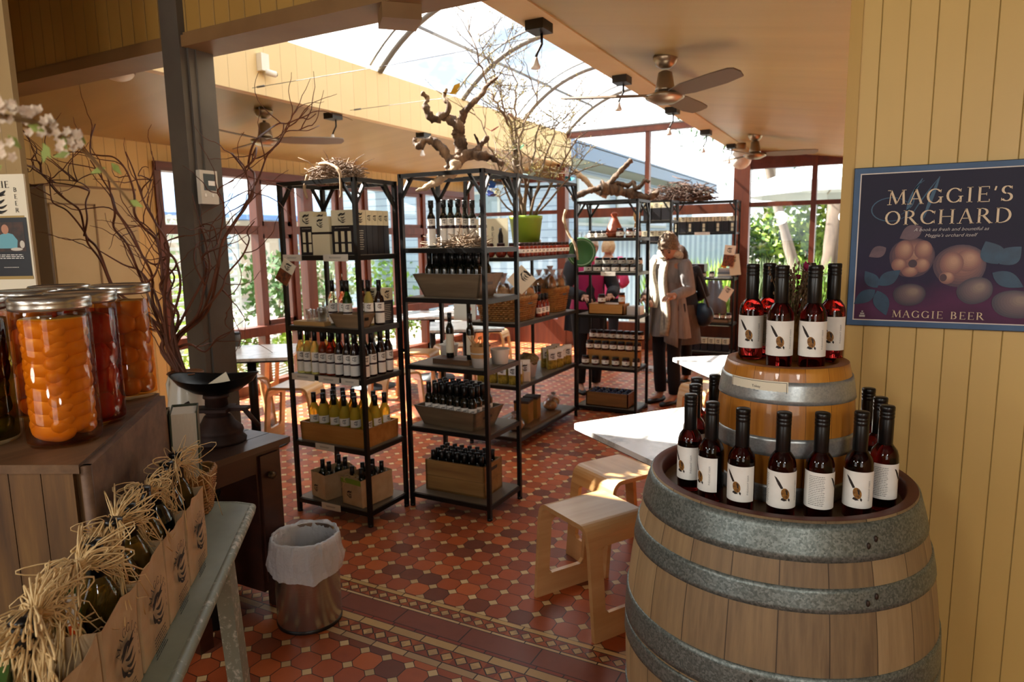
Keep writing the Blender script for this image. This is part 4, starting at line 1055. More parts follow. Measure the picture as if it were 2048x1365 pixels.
PAGE = pm('book_pages', '#ece6d4', .8, col2='#ddd5c0', scale=30, stretch=(60, 60, 1)); CVG = pm('green_book_cover', '#3d4630', .5); CVB = pm('brown_book_cover', '#6d5738', .5, col2='#4f5436', scale=12)
def book(label, c, rot, th, H_, W_, cover, lean=0):
    t_ = thing('thick_book', label, 'book', c, 0, 'books in the wicker basket'); t_.rotation_euler = (0, lean, rot)
    mb = MB().box(-th/2+.004, th/2-.004, -W_/2, W_/2-.012, .006, H_-.006); ob('page_block', mb, PAGE, t_)
    mb = MB().box(-th/2, -th/2+.004, -W_/2-.004, W_/2, 0, H_); mb.box(th/2-.004, th/2, -W_/2-.004, W_/2, 0, H_); mb.box(-th/2, th/2, W_/2-.005, W_/2, 0, H_); ob('cover', mb, cover, t_)
bd = bk-CP; rk = math.atan2(CR.y, CR.x)
b1 = bp(.032, .188, .008); 
book('thick book with cream page edges turned outwards, nearer the post in the wicker basket', b1, rk+.40, .078, .335, .12, CVG, .02)
book('thick book half hidden behind the crate in the wicker basket', b1-Vector((math.cos(rk+.40), math.sin(rk+.40), 0))*.079+Vector((-.0, .0, 0)), rk+.40, .066, .33, .12, CVB, .02)
# ================================================================= dark cabinet, scales, jug of willow, milk can
CABW = wood_mat('dark_cabinet_wood', '#24120c', '#34190f', '#452417', .4, .6, 1, .2)
CABT = wood_mat('cabinet_top', '#33221a', '#46352c', '#5a4a42', .35, .6, 1)
cb = thing('dark_cabinet', 'dark stained wooden cabinet behind the bench with the old scales on top', 'cabinet', (-2.46, 1.55, 0))
def cbx(x0, x1, y0, y1, z0, z1): return MB().box(x0+2.46, x1+2.46, y0-1.55, y1-1.55, z0, z1)
for k in range(5): ob('top_plank', cbx(-2.78+.125*k, -2.66+.125*k, 1.52, 2.025, .715, .74), CABT, cb)
ob('side', cbx(-2.76, -2.19, 1.86, 1.99, .10, .715), CABW, cb); ob('back', cbx(-2.76, -2.72, 1.54, 1.86, .10, .715), CABW, cb); ob('apron', cbx(-2.25, -2.19, 1.54, 1.86, .62, .715), CABW, cb)
ob('door', cbx(-2.19, -2.178, 1.875, 1.975, .14, .69), CABW, cb)
for (x, y) in ((-2.22, 1.96), (-2.22, 1.57), (-2.73, 1.96), (-2.73, 1.57)): ob('leg', cbx(x-.03, x+.03, y-.03, y+.03, 0, .12), CABW, cb)
mb = MB().lathe([(.014, 0), (.016, .01), (.010, .014), (.016, .022), (.001, .026)], 14, M=T(.282, 1.92-1.55, .60, ry=PI/2)); ob('knob', mb, pm('aged_brass', '#5d4a30', .4, .7), cb)
IRON = pm('rusted_cast_iron', '#3a2620', .6, .35, col2='#2a1c18', scale=14, bmp=.2); PANB = pm('black_scale_pan', '#151412', .35, .5)
sp_ = (-2.372, 1.842)
sc = thing('kitchen_scales', 'old cast iron kitchen scales with a shallow black pan on the dark cabinet', 'scales', (*sp_, .74), math.atan2(CR.y, CR.x))
ob('base', MB().lathe([(.105, 0), (.108, .012), (.092, .03), (.098, .045), (.094, .06), (.068, .085), (.055, .11), (.050, .115)], 28), IRON, sc)
ob('column', MB().lathe([(.050, .110), (.040, .122), (.052, .128), (.050, .136), (.034, .15), (.046, .156), (.044, .185), (.052, .19), (.050, .205)], 24), IRON, sc)
mb = MB().cbox((0, 0, .142), .26, .05, .014); mb.cbox((0, 0, .142), .12, .12, .012); mb.tube([(-.11, 0, .14), (-.125, 0, .17)], .01, 6); mb.tube([(.11, 0, .14), (.135, .01, .10), (.16, .02, .06)], .011, 6); ob('beam', mb, IRON, sc)
rings = []
for (k, z, th) in ((.15, .205, 0), (.55, .212, 0), (.85, .238, 0), (1.0, .268, 0), (1.015, .269, 0), (.97, .266, 0), (.83, .244, 0), (.5, .217, 0), (.1, .211, 0)):
    rings.append([Vector((.178*k*math.cos(a), .115*k*math.sin(a), z+.022*k*k*math.cos(a)**2)) for a in [2*PI*i/40 for i in range(40)]])
ob('pan', MB().loft(rings), PANB, sc)
cdp = tag(ob('place_card', MB().add([(-.060, -.03, .236), (.060, -.02, .238), (.02, .02, .292), (-.0, .0, .230)], [(0, 1, 2)], False).add([(-.060, -.031, .235), (.060, -.021, .237), (.02, .019, .291)], [(2, 1, 0)], False), IVORY, loc=(sp_[0]+CR.x*.02, sp_[1]+CR.y*.02, .74), rot=math.atan2(CR.y, CR.x)), 'small folded cream card lying in the black scale pan', 'card')
jp = Vector((-2.585, 1.865, .74))
jug = thing('enamel_jug', 'tall white enamel jug of twisted willow standing on the dark cabinet', 'jug', jp)
ENA = pm('white_enamel', '#cfcbbc', .25, coat=.3, col2='#c2bda9', scale=5)
ob('body', MB().lathe([(.001, .004), (.088, 0), (.092, .01), (.086, .10), (.070, .20), (.062, .235), (.066, .262), (.072, .272), (.067, .272), (.058, .240), (.064, .2), (.001, .05)], 32), ENA, jug)
ob('handle', MB().tube([(-.066, 0, .25), (-.10, 0, .255), (-.125, 0, .21), (-.12, 0, .14), (-.088, 0, .09)], .009, 8), ENA, jug)
ob('rim', MB().lathe([(.070, .268), (.074, .272), (.070, .277), (.066, .272)], 28), pm('worn_brown_rim', '#6e4526', .5), jug)
s1 = lambda pts: [(p[0]*.4103, 160+p[1]*.4103) for p in pts]
s5 = lambda pts: [(380+p[0]*.2784, 80+p[1]*.2784) for p in pts]
mouth = (375, 752); zd = depth(jp)
TW = [s1([(790, 1330), (800, 1240), (720, 1150), (600, 1080), (545, 1010), (490, 880), (430, 800), (410, 740), (330, 640), (260, 600), (245, 540), (243, 475)]),
 s1([(800, 1330), (790, 1260), (690, 1120), (560, 1020), (480, 830), (420, 760), (390, 640), (330, 590), (270, 540), (200, 450), (150, 420), (95, 425)]),
 s1([(410, 760), (425, 680), (418, 600), (435, 540), (400, 505), (340, 490), (250, 488)]), s1([(435, 540), (380, 520), (300, 505), (245, 500)]),
 s1([(820, 1320), (770, 1080), (690, 940), (600, 900), (480, 830)]), s1([(200, 450), (190, 400), (130, 385)]),
 s1([(820, 1330), (800, 1250), (700, 1000), (660, 900), (620, 800), (555, 720), (560, 650), (540, 560), (520, 460), (450, 380), (440, 300), (465, 215)]),
 s1([(840, 1330), (812, 1240), (795, 1000), (770, 800), (700, 720), (655, 650), (655, 560), (620, 450), (560, 380), (480, 368), (360, 350), (260, 368)]),
 s1([(820, 1320), (800, 1200), (745, 1080), (740, 950), (690, 850), (640, 740), (570, 640), (545, 560), (490, 470), (440, 390)]),
 s1([(850, 1330), (860, 1250), (960, 1150), (1000, 1000), (1022, 900), (1000, 780), (980, 710), (1040, 715), (1060, 800)]),
 s1([(860, 1320), (870, 1250), (980, 1140), (1080, 1020), (1105, 950), (1180, 860), (1215, 780), (1205, 740), (1240, 690)]),
 s1([(850, 1330), (860, 1260), (965, 1170), (1020, 1050), (1060, 900), (1085, 800), (1140, 700), (1200, 620), (1212, 560), (1195, 430), (1130, 360)]),
 s1([(860, 1330), (880, 1250), (1010, 1130), (1060, 940), (1085, 790), (1180, 640), (1232, 560), (1240, 460)])+s5([(420, 900), (460, 740), (560, 650), (640, 600), (700, 600), (800, 560), (850, 570), (905, 530)]),
 s1([(1195, 430), (1240, 385), (1250, 330)])+s5([(450, 850), (530, 830), (620, 750), (680, 650), (770, 580), (850, 490)]),
 s1([(840, 1330), (850, 1240), (1000, 950), (990, 860), (1060, 800), (1092, 620), (1060, 540), (1140, 490)]),
 s1([(850, 1330), (880, 1300), (930, 1290), (1000, 1325), (1060, 1260), (1130, 1225)]), s1([(830, 1330), (800, 1240), (720, 1210), (675, 1195)]),
 s1([(830, 1330), (800, 1100), (822, 830), (760, 700), (700, 590), (650, 440), (612, 350)]), s1([(760, 700), (690, 560), (720, 500), (748, 485)]),
 s1([(850, 1320), (840, 1180), (880, 1000), (840, 860), (760, 900), (690, 850), (560, 640), (440, 625)]),
 s1([(1085, 790), (1180, 640), (1240, 520)])+s5([(510, 950), (560, 820), (640, 740), (690, 660), (780, 650), (850, 650), (930, 615)]),
 s5([(300, 815), (380, 920), (410, 990), (440, 1080), (400, 1200)]), s1([(1000, 1000), (950, 900), (960, 800), (1040, 770), (1120, 690)]),
 s1([(860, 1290), (830, 1100), (780, 1000), (860, 900), (800, 800), (900, 760)]), s1([(840, 1300), (870, 1150), (820, 1060), (850, 960), (790, 880), (760, 780)]),
 s1([(1080, 1020), (1130, 1080), (1100, 1140)]), s1([(700, 1000), (760, 940), (780, 800), (700, 700), (640, 690)]), s1([(690, 940), (720, 1030), (715, 1190), (760, 1230)])]
TWM = pm('willow_bark', '#4c2917', .6, col2='#6a3a1f', scale=9)
wl = thing('willow_branches', 'bare twisted willow branches rising from the white enamel jug by the post', 'branches', jp)
rn = random.Random(5)
for pts in TW:
    if pts[0][1] > 680: pts = [(376+rn.uniform(-16, 16), 772)]+pts
    n_ = len(pts); ph = rn.random()*9; P = []
    for i in range(n_-1):
        for k in range(5):
            u_ = k/5; a, c_ = pts[i], pts[i+1]; p0 = pts[max(i-1, 0)]; p3 = pts[min(i+2, n_-1)]
            f_ = lambda q: .5*((2*a[q])+(-p0[q]+c_[q])*u_+(2*p0[q]-5*a[q]+4*c_[q]-p3[q])*u_*u_+(-p0[q]+3*a[q]-3*c_[q]+p3[q])*u_**3)
            P.append((f_(0), f_(1)))
    P.append(pts[-1]); L_ = []
    for i, (x, y) in enumerate(P):
        h_ = min(1, max(0, (700-y)/500))
        L_.append(PD(x, y, zd+(mnoise.noise(Vector((i*.11, ph, 1)))*.16-.02)*(min(1, .15+h_*2)))-jp)
    start = pts[0][1] > 640; main = L_; R0 = .0078 if start else .0048
    mb = MB().tube(L_, [max(.0018, R0*(1-.72*i/len(L_))) for i in range(len(L_))], 6); 
    for q in range(4):
        i0 = rn.randrange(len(main)//3, len(main)-1) if len(main) > 6 else 1; p_ = main[i0].copy(); d = (main[min(i0+2, len(main)-1)]-main[max(i0-2, 0)]).normalized(); sd_ = (CR*rn.uniform(-1, 1)+CD*rn.uniform(-1, .5)+CF*rn.uniform(-.3, .3)).normalized(); tw_p = [p_.copy()]; d = (d+sd_*.9).normalized()
        for k in range(9): d = (d+(CR*rn.uniform(-1, 1)+CD*rn.uniform(-1.1, .9)+CF*rn.uniform(-.3, .3))*.36).normalized(); p_ = p_+d*rn.uniform(.022, .036); tw_p.append(p_.copy())
        mb.tube(tw_p, [.0026-.00018*k for k in range(10)], 5)
    ob('branch', mb, TWM, wl)
mp_ = G(498, 1162); mk = thing('milk_can', 'black metal milk can in shadow in front of the dark cabinet', 'milk can', (-2.36, 1.72, 0))
BLK = pm('black_enamel_can', '#080808', .45)
ob('body', MB().lathe([(.092, 0), (.097, .01), (.097, .34), (.09, .40), (.068, .45), (.064, .51), (.073, .545)], 32), BLK, mk); ob('lid', MB().lathe([(.075, .545), (.077, .56), (.07, .572), (.03, .585), (.001, .587)], 28), pm('dull_lid', '#2b2725', .4, .4), mk)
ob('handle', MB().tube([(.064, .0, .50), (.108, 0, .49), (.115, 0, .42), (.09, 0, .39)], .008, 6), BLK, mk)
# ================================================================= calendar card and tall cupboard at the left wall
kr = Vector((CR.x, CR.y, 0)).normalized(); krot = math.atan2(kr.y, kr.x)-.06
pk = PD(20, 478, 2.15)
ca = thing('calendar_card', 'tall shop card with bird emblem, photo of a cook and black caption behind jars', 'poster', pk, krot)
def quad(mb, x0, x1, z0, z1, y=0): return mb.add([(x0, y, z0), (x1, y, z0), (x1, y, z1), (x0, y, z1)], [(0, 1, 2, 3)], False)
k_ = 2.15/F; W0, W1 = -.125, .056
ob('board', MB().box(W0, W1+.012, .001, .008, -.235, .20), IVORY, ca)
mb = MB(); quad(mb, W0, W1+.006, -.118, .066, -.0005); ob('photo_panel', mb, pm('calendar_black', '#10131a', .4), ca)
mb = MB(); quad(mb, W0, W1, .066, .072, -.0005); ob('gold_line', mb, pm('gold_line', '#a58a4c', .5), ca)
mb = MB(); quad(mb, W0, W1+.008, -.128, -.118, -.0005); ob('gold_line', mb, pm('gold_line', '#a58a4c', .5), ca)
mb = MB(); quad(mb, W0, .050, -.040, .052, -.001); ph = ob('photograph', mb, pm('photo_kitchen', '#4a2f22', .5, col2='#2b2420', scale=40), ca)
mb = MB(); mb.add([(x, -.0016, z) for x, z in ell(-.012, .030, .012, .015)], [tuple(range(28))]); ob('face', mb, pm('photo_skin', '#b98468', .6), ph)
mb = MB(); mb.add([(x, -.0014, z) for x, z in [(-.048, -.03), (.022, -.03), (.026, -.005), (.012, .014), (-.006, .019), (-.028, .014), (-.046, -.002)]], [tuple(range(7))]); ob('shirt', mb, pm('photo_shirt', '#6aa7b4', .6), ph)
mb = MB(); mb.add([(x, -.0016, z) for x, z in ell(.040, -.018, .008, .012)], [tuple(range(28))]); mb.add([(x, -.0017, z) for x, z in ell(.02, -.033, .02, .005)], [tuple(range(28))]); ob('dish', mb, pm('photo_dish', '#c9c2b4', .6), ph)
mb = MB(); put_polys(mb, serif('MAGGIE', .021, .06), lambda x, y: Vector((x-.040, -.001, y+.158))); put_polys(mb, logo(.075), lambda x, y: Vector((x-.028, -.001, y+.115)))
for k, ch in enumerate('BEER'): put_polys(mb, serif(ch, .014, 0), lambda x, y, k=k: Vector((.036+x, -.001, .145-k*.021+y)))
ob('emblem', mb, INK, ca)
mb = MB(); rn = random.Random(2); put_polys(mb, fine_lines(.11, .016, 3, rn, .1), lambda x, y: Vector((x-.012, -.0012, y-.056))); put_polys(mb, fine_lines(.05, .012, 1, rn, .1, .0012), lambda x, y: Vector((x-.005, -.0012, y-.09))); ob('caption', mb, PAPER, ca)
cpb = thing('tall_cupboard', 'tall cream cupboard with a grey side standing against the boarded wall', 'cupboard', (-5.44, 3.1, 0))
def cc(x0, x1, y0, y1, z0, z1): return MB().box(x0+5.44, x1+5.44, y0-3.1, y1-3.1, z0, z1)
CUP = pm('cupboard_cream', '#c4a97a', .5, col2='#bba070', scale=3)
ob('carcass', cc(-5.67, -5.215, 2.79, 3.46, 0, 1.99), CUP, cpb); ob('side_panel', cc(-5.67, -5.21, 2.775, 2.79, 0, 2.0), pm('cupboard_grey', '#6d5d4a', .5), cpb); ob('top_board', cc(-5.67, -5.20, 2.775, 3.46, 1.99, 2.005), BRO, cpb)
ob('door', cc(-5.215, -5.20, 2.80, 3.11, .08, 1.86), CUP, cpb); mb = cc(-5.2, -5.194, 2.79, 3.12, 1.86, 1.872); mb2 = mb; mb.box(-5.2+5.44, -5.194+5.44, 3.11-3.1, 3.122-3.1, .08, 1.872); ob('door_edge', mb, BRO, cpb)
# thermostat on the post
tp = PX(405, 375, pc.x+.002); thm = thing('thermostat', 'white wall thermostat with a small grey screen fixed to the grey post', 'thermostat', (pc.x+.001, 2.235, tp.z))
ob('case', MB().box(0, .026, -.048, .048, -.078, .078), pm('white_plastic', '#cfc9bb', .4), thm); mb = MB().box(.026, .0275, -.030, .036, -.015, .062); ob('screen', mb, pm('lcd_screen', '#4f5a5c', .3), thm)
mb = MB().box(.0275, .0282, -.006, .03, .008, .03); mb.box(.026, .0282, -.03, -.02, -.045, -.03); mb.box(.026, .0282, .01, .02, -.045, -.03); ob('display_blocks', mb, PAPER, thm)
cbl = MB().tube([(.004, 0, .075), (.004, .002, .5), (.004, 0, 1.2)], .003, 5); ob('cable', cbl, GREY, thm)
# blossom spray close to the lens
bs = thing('blossom_branch', 'slender branch of pale blossom arching in from the upper corner, out of focus', 'branch', PD(-80, 190, .62))
br = [(-160, 190), (-80, 215), (0, 232), (60, 242), (110, 268), (150, 285), (185, 318), (215, 352), (240, 380), (268, 415)]
L_ = [PD(x, y, .62+.0006*x)-PD(-80, 190, .62) for x, y in br]
ob('stem', MB().tube(L_, [.0035-.00025*i for i in range(10)], 6), pm('blossom_stem', '#8d7550', .7), bs)
fb, lb = MB(), MB(); rn = random.Random(9)
for (x, y, n_) in ((0, 205, 10), (18, 225, 8), (-20, 260, 8), (12, 300, 5), (62, 233, 8), (72, 262, 3), (100, 252, 8), (143, 272, 9), (120, 290, 3), (145, 300, 3)):
    for k in range(n_):
        p = PD(x+rn.uniform(-18, 18), y+rn.uniform(-16, 16), .62+.0006*x+rn.uniform(-.012, .012))-PD(-80, 190, .62)
        for q in range(5):
            a = q*2*PI/5+rn.random()*.3; d = (CR*math.cos(a)+CD*math.sin(a)-CF*.5).normalized(); s_ = d.cross(CF).normalized()*.0028
            fb.add([p, p+d*.003-s_*.75, p+d*.0062, p+d*.003+s_*.75], [(0, 1, 2, 3)], False)
for (x, y) in ((55, 250), (85, 285), (92, 290), (150, 262), (140, 305), (222, 325), (212, 335), (120, 268), (5, 330), (15, 270), (258, 400)):
    p = PD(x, y, .62+.0006*x)-PD(-80, 190, .62); d = (CR*rn.uniform(-1, 1)+CD*rn.uniform(-.3, 1)).normalized(); s_ = d.cross(CF).normalized()*.004
    lb.add([p, p+d*.008-s_, p+d*.019, p+d*.008+s_], [(0, 1, 2, 3)], False)
ob('petals', fb, pm('pale_petal', '#d8c8b0', .7, col2='#cbb39c', scale=60), bs); ob('leaves', lb, pm('young_leaf', '#7d8a34', .6), bs)
# ================================================================= the black steel racks
SHELFM = pm('grey_shelf_board', '#6f6658', .4, col2='#5f574b', scale=5)
TAGM = pm('shelf_ticket', '#d6d0c2', .6)
TUB = .022
def zat(x, y, py):
    lo, hi = -1.0, 6.0
    for _ in range(50):
        m_ = (lo+hi)/2; q = Vector((x, y, m_))-CP; v = 682.5+F*q.dot(CD)/q.dot(CF)
        lo, hi = (m_, hi) if v > py else (lo, m_)
    return lo
class Rack: pass
def rack(label, x0, x1, y0, y1, H, shelves, brace=.14, tags=()):
    R = Rack(); R.x0, R.x1, R.y0, R.y1, R.z = x0, x1, y0, y1, shelves
    t_ = thing('display_rack', label, 'rack', ((x0+x1)/2, (y0+y1)/2, 0), 0, None); c = Vector(((x0+x1)/2, (y0+y1)/2, 0)); R.t = t_
    hx, hy = (x1-x0)/2, (y1-y0)/2; h = TUB/2
    for sx_ in (-1, 1):
        for sy_ in (-1, 1):
            mb = MB().box(sx_*hx-h, sx_*hx+h, sy_*hy-h, sy_*hy+h, .012, H); mb.cyl((sx_*hx, sy_*hy, 0), .016, .014, 10); ob('post', mb, BLACKM, t_)
    for sy_ in (-1, 1):
        ob('top_rail', MB().box(-hx, hx, sy_*hy-h, sy_*hy+h, H-TUB, H), BLACKM, t_)
        for sx_ in (-1, 1): ob('brace', MB().beam((sx_*hx, sy_*hy, H-brace), (sx_*(hx-brace*.62), sy_*hy, H-.012), .015), BLACKM, t_)
    for sx_ in (-1, 1):
        ob('top_rail', MB().box(sx_*hx-h, sx_*hx+h, -hy, hy, H-TUB, H), BLACKM, t_)
        for sy_ in (-1, 1): ob('brace', MB().beam((sx_*hx, sy_*hy, H-brace), (sx_*hx, sy_*(hy-brace*.62), H-.012), .015), BLACKM, t_)
    for z in shelves:
        s_ = ob('shelf', MB().box(-hx, hx, -hy, hy, z-.012, z), SHELFM, t_)
        mb = MB()
        for sy_ in (-1, 1): mb.box(-hx, hx, sy_*hy-.010, sy_*hy+.010, z-.028, z-.003)
        for sx_ in (-1, 1): mb.box(sx_*hx-.010, sx_*hx+.010, -hy, hy, z-.028, z-.003)
        ob('shelf_rim', mb, BLACKM, s_)
    return R
def at(R, lvl, u, v, dz=0): return Vector((R.x0+(R.x1-R.x0)*u, R.y0+(R.y1-R.y0)*v, R.z[lvl]+dz))
R1 = rack('black steel display rack with a twig nest on top, nearest the window wall', -2.90, -2.372, 2.76, 3.09, 1.885, [1.49, 1.10, .825, .434, .087])
R2 = rack('black steel display rack with the gnarled vine stump on top', -2.348, -1.82, 3.118, 3.485, 1.925, [1.518, 1.243, .856, .49, .086])
R3 = rack('long low-shelved black rack holding the green pot, baskets and packets', -2.68, -2.262, 4.34, 5.43, 2.02, [1.43, .951, .482, .09])
R4 = rack('black steel rack of small jars with a terracotta tagine on its top shelf', -2.345, -1.79, 5.66, 5.985, 1.885, [1.562, 1.265, .885, .414, .045])
_zs = [zat(-1.56, 8.83, y) for y in (400, 464, 557, 648, 707)]
R5 = rack('wide black rack of canisters and books against the end windows', -2.34, -1.54, 8.83, 9.12, _zs[0], _zs[1:])
_xa, _xb = PY(1279, 470, 7.6).x, PY(1341, 470, 7.6).x
_zs = [zat(_xb, 7.6, y) for y in (400, 440, 483, 600, 765)]
R6 = rack('narrow black rack of dark boxes behind the woman in grey', _xa, _xb, 7.6, 7.9, _zs[0], _zs[1:])
def ticket(R, lvl, u0, u1, label, side='front'):
    a, c = at(R, lvl, u0, 0), at(R, lvl, u1, 0); mb = MB()
    w_ = (c-a).length
    mb.box(0, w_, -.004, 0, -.036, .0); t_ = ob('shelf_ticket', None, loc=(a.x, a.y-.0135, a.z+.004)); tag(t_, label, 'price ticket', 'shelf tickets')
    ob('card', mb, TAGM, t_); mb = MB(); put_polys(mb, fine_lines(w_*.5, .010, 2, random.Random(1), .2), lambda x, y: Vector((w_/2+x, -.0045, -.017+y))); ob('print', mb, INK, t_)
for a in ((0, .02, .28, 'white price ticket on the top shelf of the twig-nest rack, below the narrow boxes'), (0, .58, .90, 'white price ticket on the top shelf of the twig-nest rack, below the wide box'),
          (2, .04, .36, 'price ticket under the pale verjuice bottles on the twig-nest rack'), (2, .42, .70, 'price ticket under the rosé row on the twig-nest rack'), (2, .73, .96, 'price ticket under the red wine row by the front post of the twig-nest rack'), (3, .32, .58, 'price ticket below the honey crate of amber bottles'), (4, .36, .62, 'faded price ticket on the lowest shelf of the twig-nest rack')): ticket(R1, *a)
ticket(R4, 1, .42, .66, 'price ticket below the front row of jars on the tagine rack'); ticket(R5, 0, .38, .62, 'price ticket under the canisters on the end-window rack')
# ---------------------------------------------------------------- cartons
CARD = pm('cream_carton', '#d8d0b0', .55); CARDK = pm('black_carton', '#17141a', .45); GRP = pm('carton_print', '#b9b2a0', .6)
def carton(name, label, c, sx_, sy_, h, group=None, cream=.34, emb=('f', 'r'), bottles=2, all_cream=False, cat='box', rot=0):
    t_ = thing(name, label, cat, c, rot, group); zc_ = h*(1-cream)
    if all_cream: ob('body', MB().box(-sx_/2, sx_/2, -sy_/2, sy_/2, 0, h), CARD, t_); ob('band', MB().box(-sx_/2-.0005, sx_/2+.0005, -sy_/2-.0005, sy_/2+.0005, h*.54, h*.60), CARDK, t_); zc_ = h*.66
    else:
        ob('body', MB().box(-sx_/2, sx_/2, -sy_/2, sy_/2, 0, zc_), CARDK, t_); ob('upper_panel', MB().box(-sx_/2, sx_/2, -sy_/2, sy_/2, zc_, h), CARD, t_)
    mb = MB(); s_ = min(h*cream*.72, sx_*.6, .06)
    if 'f' in emb: put_polys(mb, logo(s_), lambda x, y: Vector((x, -sy_/2-.001, (zc_+h)/2+y)))
    if mb.v: ob('emblem', mb, INK, t_)
    s2 = min(s_, sy_*.7); mb = MB()
    if 'r' in emb: put_polys(mb, logo(s2), lambda x, y: Vector((sx_/2+.001, x, (zc_+h)/2+y)))
    if mb.v: ob('emblem', mb, INK, t_)
    if bottles and not all_cream:
        mb = MB()
        for k in range(bottles):
            x = (k-(bottles-1)/2)*sx_/(bottles+.35); bw = sx_/(bottles+.35)*.26
            for (za, zb) in ((.10, .38), (.44, .80)): mb.add([(x-bw, -sy_/2-.001, zc_*za), (x+bw, -sy_/2-.001, zc_*za), (x+bw, -sy_/2-.001, zc_*zb), (x-bw, -sy_/2-.001, zc_*zb)], [(0, 1, 2, 3)], False)
        ob('printed_bottles', mb, CARD, t_)
        mb = MB(); put_polys(mb, fine_lines(sx_*.7, zc_*.04, 1, random.Random(2), .1), lambda x, y: Vector((x, -sy_/2-.001, zc_*.92+y)))
        if 'r' in emb and sy_ > .03: put_polys(mb, fine_lines(sy_*.6, zc_*.7, 9, random.Random(3), .3), lambda x, y: Vector((sx_/2+.001, x, zc_*.5+y)))
        ob('print', mb, GRP, t_)
    return t_
gb = 'cream and black cartons on the top shelf'
zt = R1.z[0]
carton('gift_carton', 'narrow cream and black carton at the window end of the top shelf', (-2.742, 2.84, zt), .098, .11, .235, gb, bottles=2)
carton('gift_carton', 'short all-cream carton with a black band between two black cartons', (-2.628, 2.82, zt), .122, .10, .205, gb, all_cream=True)
carton('gift_carton', 'wide black carton with three printed bottles at the front corner of the top shelf', (-2.487, 2.835, zt), .150, .10, .235, gb, bottles=3)
for k in range(4): carton('gift_carton', '%s slim carton standing behind the wide black carton, side outwards' % ORD[k], (-2.487, 2.912+k*.048, zt), .150, .046, .235, gb, bottles=0, emb=('r',))
# hanging photo card on the corner post
def swing_card(label, p, rot, w_, h_, roll, photo=True, col=IVORY):
    t_ = thing('hanging_card', label, 'card', p, 0); t_.rotation_euler = (0, 0, rot)
    M_ = Matrix.Rotation(roll, 4, 'Y')
    def q(x0, x1, z0, z1, y): return [M_ @ Vector((x, y, z)) for x, z in ((x0, z0), (x1, z0), (x1, z1), (x0, z1))]
    mb = MB().box(-w_/2, w_/2, 0, .003, -h_/2, h_/2, M_); ob('card', mb, col, t_)
    if photo:
        mb = MB(); mb.add(q(-w_/2, w_/2, -h_/2, .05*h_, -.001), [(0, 1, 2, 3)], False); ob('photograph', mb, pm('food_photo', '#8a4a26', .5, col2='#3a2418', scale=45), t_)
    mb = MB(); put_polys(mb, logo(w_*.5), lambda x, y: M_ @ Vector((x, -.0015, y+h_*.27))); ob('emblem', mb, INK, t_)
    return t_
pcard = PY(571, 545, 2.735); swing_card('small card with emblem and food photo hanging tilted from the twig-nest rack post', pcard, .2, .085, .13, .55)
# ---------------------------------------------------------------- tasting shelf of the first rack
LWOOD = wood_mat('pale_board_wood', '#a8804a', '#bd955c', '#cda86e', .5, .8, 0); CRWD = wood_mat('grey_tray_wood', '#6a543c', '#7f674a', '#94795a', .6, .9, 0); HWOOD = wood_mat('honey_crate_wood', '#96622c', '#ad7638', '#c08a4a', .5, .8, 0)
tag(ob('serving_board', MB().box(-.115, .115, -.10, .10, 0, .022), LWOOD, loc=at(R1, 1, .26, .36)), 'pale wooden board under the tasting cups on the twig-nest rack', 'board')
CUPM = glass_mat('cup_plastic', (.92, .93, .92, 1), .12, .1)
cupm = MB().lathe([(.001, .002), (.020, 0), (.026, .062), (.0255, .063), (.0195, .003)], 14).mesh('tasting_cup', CUPM)
for k, (u, v, l) in enumerate(((.16, .25, 'outermost'), (.27, .28, 'second'), (.36, .22, 'third'), (.22, .5, 'fourth, rear'), (.34, .52, 'fifth, rear'))):
    for j in range(2 if k in (2, 3) else 1): tag(ob('tasting_cup', cupm, loc=at(R1, 1, u, v, .022+j*.012)), 'clear plastic tasting cup on the pale board, %s from the window end%s' % (l, ', stacked upper' if j else ''), 'cup', 'tasting cups on the pale board')
CLR = pm('clear_glass_bottle', '#c9cfb4', .05, trans=.9, ior=1.2); PINK = pm('pink_glass_bottle', '#d08060', .05, trans=.85, ior=1.2); GRNG = pm('green_glass_bottle', '#2c6a22', .06, trans=.8, ior=1.3); PALEY = pm('pale_yellow_bottle', '#e8d878', .05, trans=.55, ior=1.2)
ORNB = pm('orange_wine_glass', '#b04a1c', .06, trans=.75, ior=1.3); DRED = pm('dark_red_wine_glass', '#1d0808', .08, coat=.4)
BANDM = pm('label_band', '#2a1418', .5)
def vb(glass, name='verjuice_bottle', H=.25, r=.0265): return bottle_spec(name, H, r, .0115, .135, .185, .062, glass, BLACK, PAPER, (.078, .125), (.012, .068), (.068, .078, BANDM))
SPB = {k: vb(g) for k, g in (('clear', CLR), ('pink', PINK), ('green', GRNG), ('yellow', PALEY), ('orange', ORNB), ('red', DRED))}
fr = math.atan2(-2.8, 2.6)
for u, v, k, l in ((.47, .30, 'clear', 'clear tasting bottle with a metal pourer, nearest the cups'), (.58, .36, 'pink', 'rosy tasting bottle with a metal pourer beside the clear one'), (.67, .30, 'green', 'green glass tasting bottle among the open bottles'),
                   (.74, .55, 'pink', 'rosy sealed bottle behind the green tasting bottle'), (.86, .48, 'yellow', 'pale yellow tasting bottle behind the wooden tray'), (.93, .62, 'red', 'dark tasting bottle behind the front post of the rack')):
    o = SPB[k].put(at(R1, 1, u, v), fr, l+' on the tasting shelf', 'open tasting bottles')
    if 'pourer' in l: ob('pourer', MB().tube([(0, 0, .245), (0, 0, .268), (.012, 0, .285)], .0022, 6), BR, o)
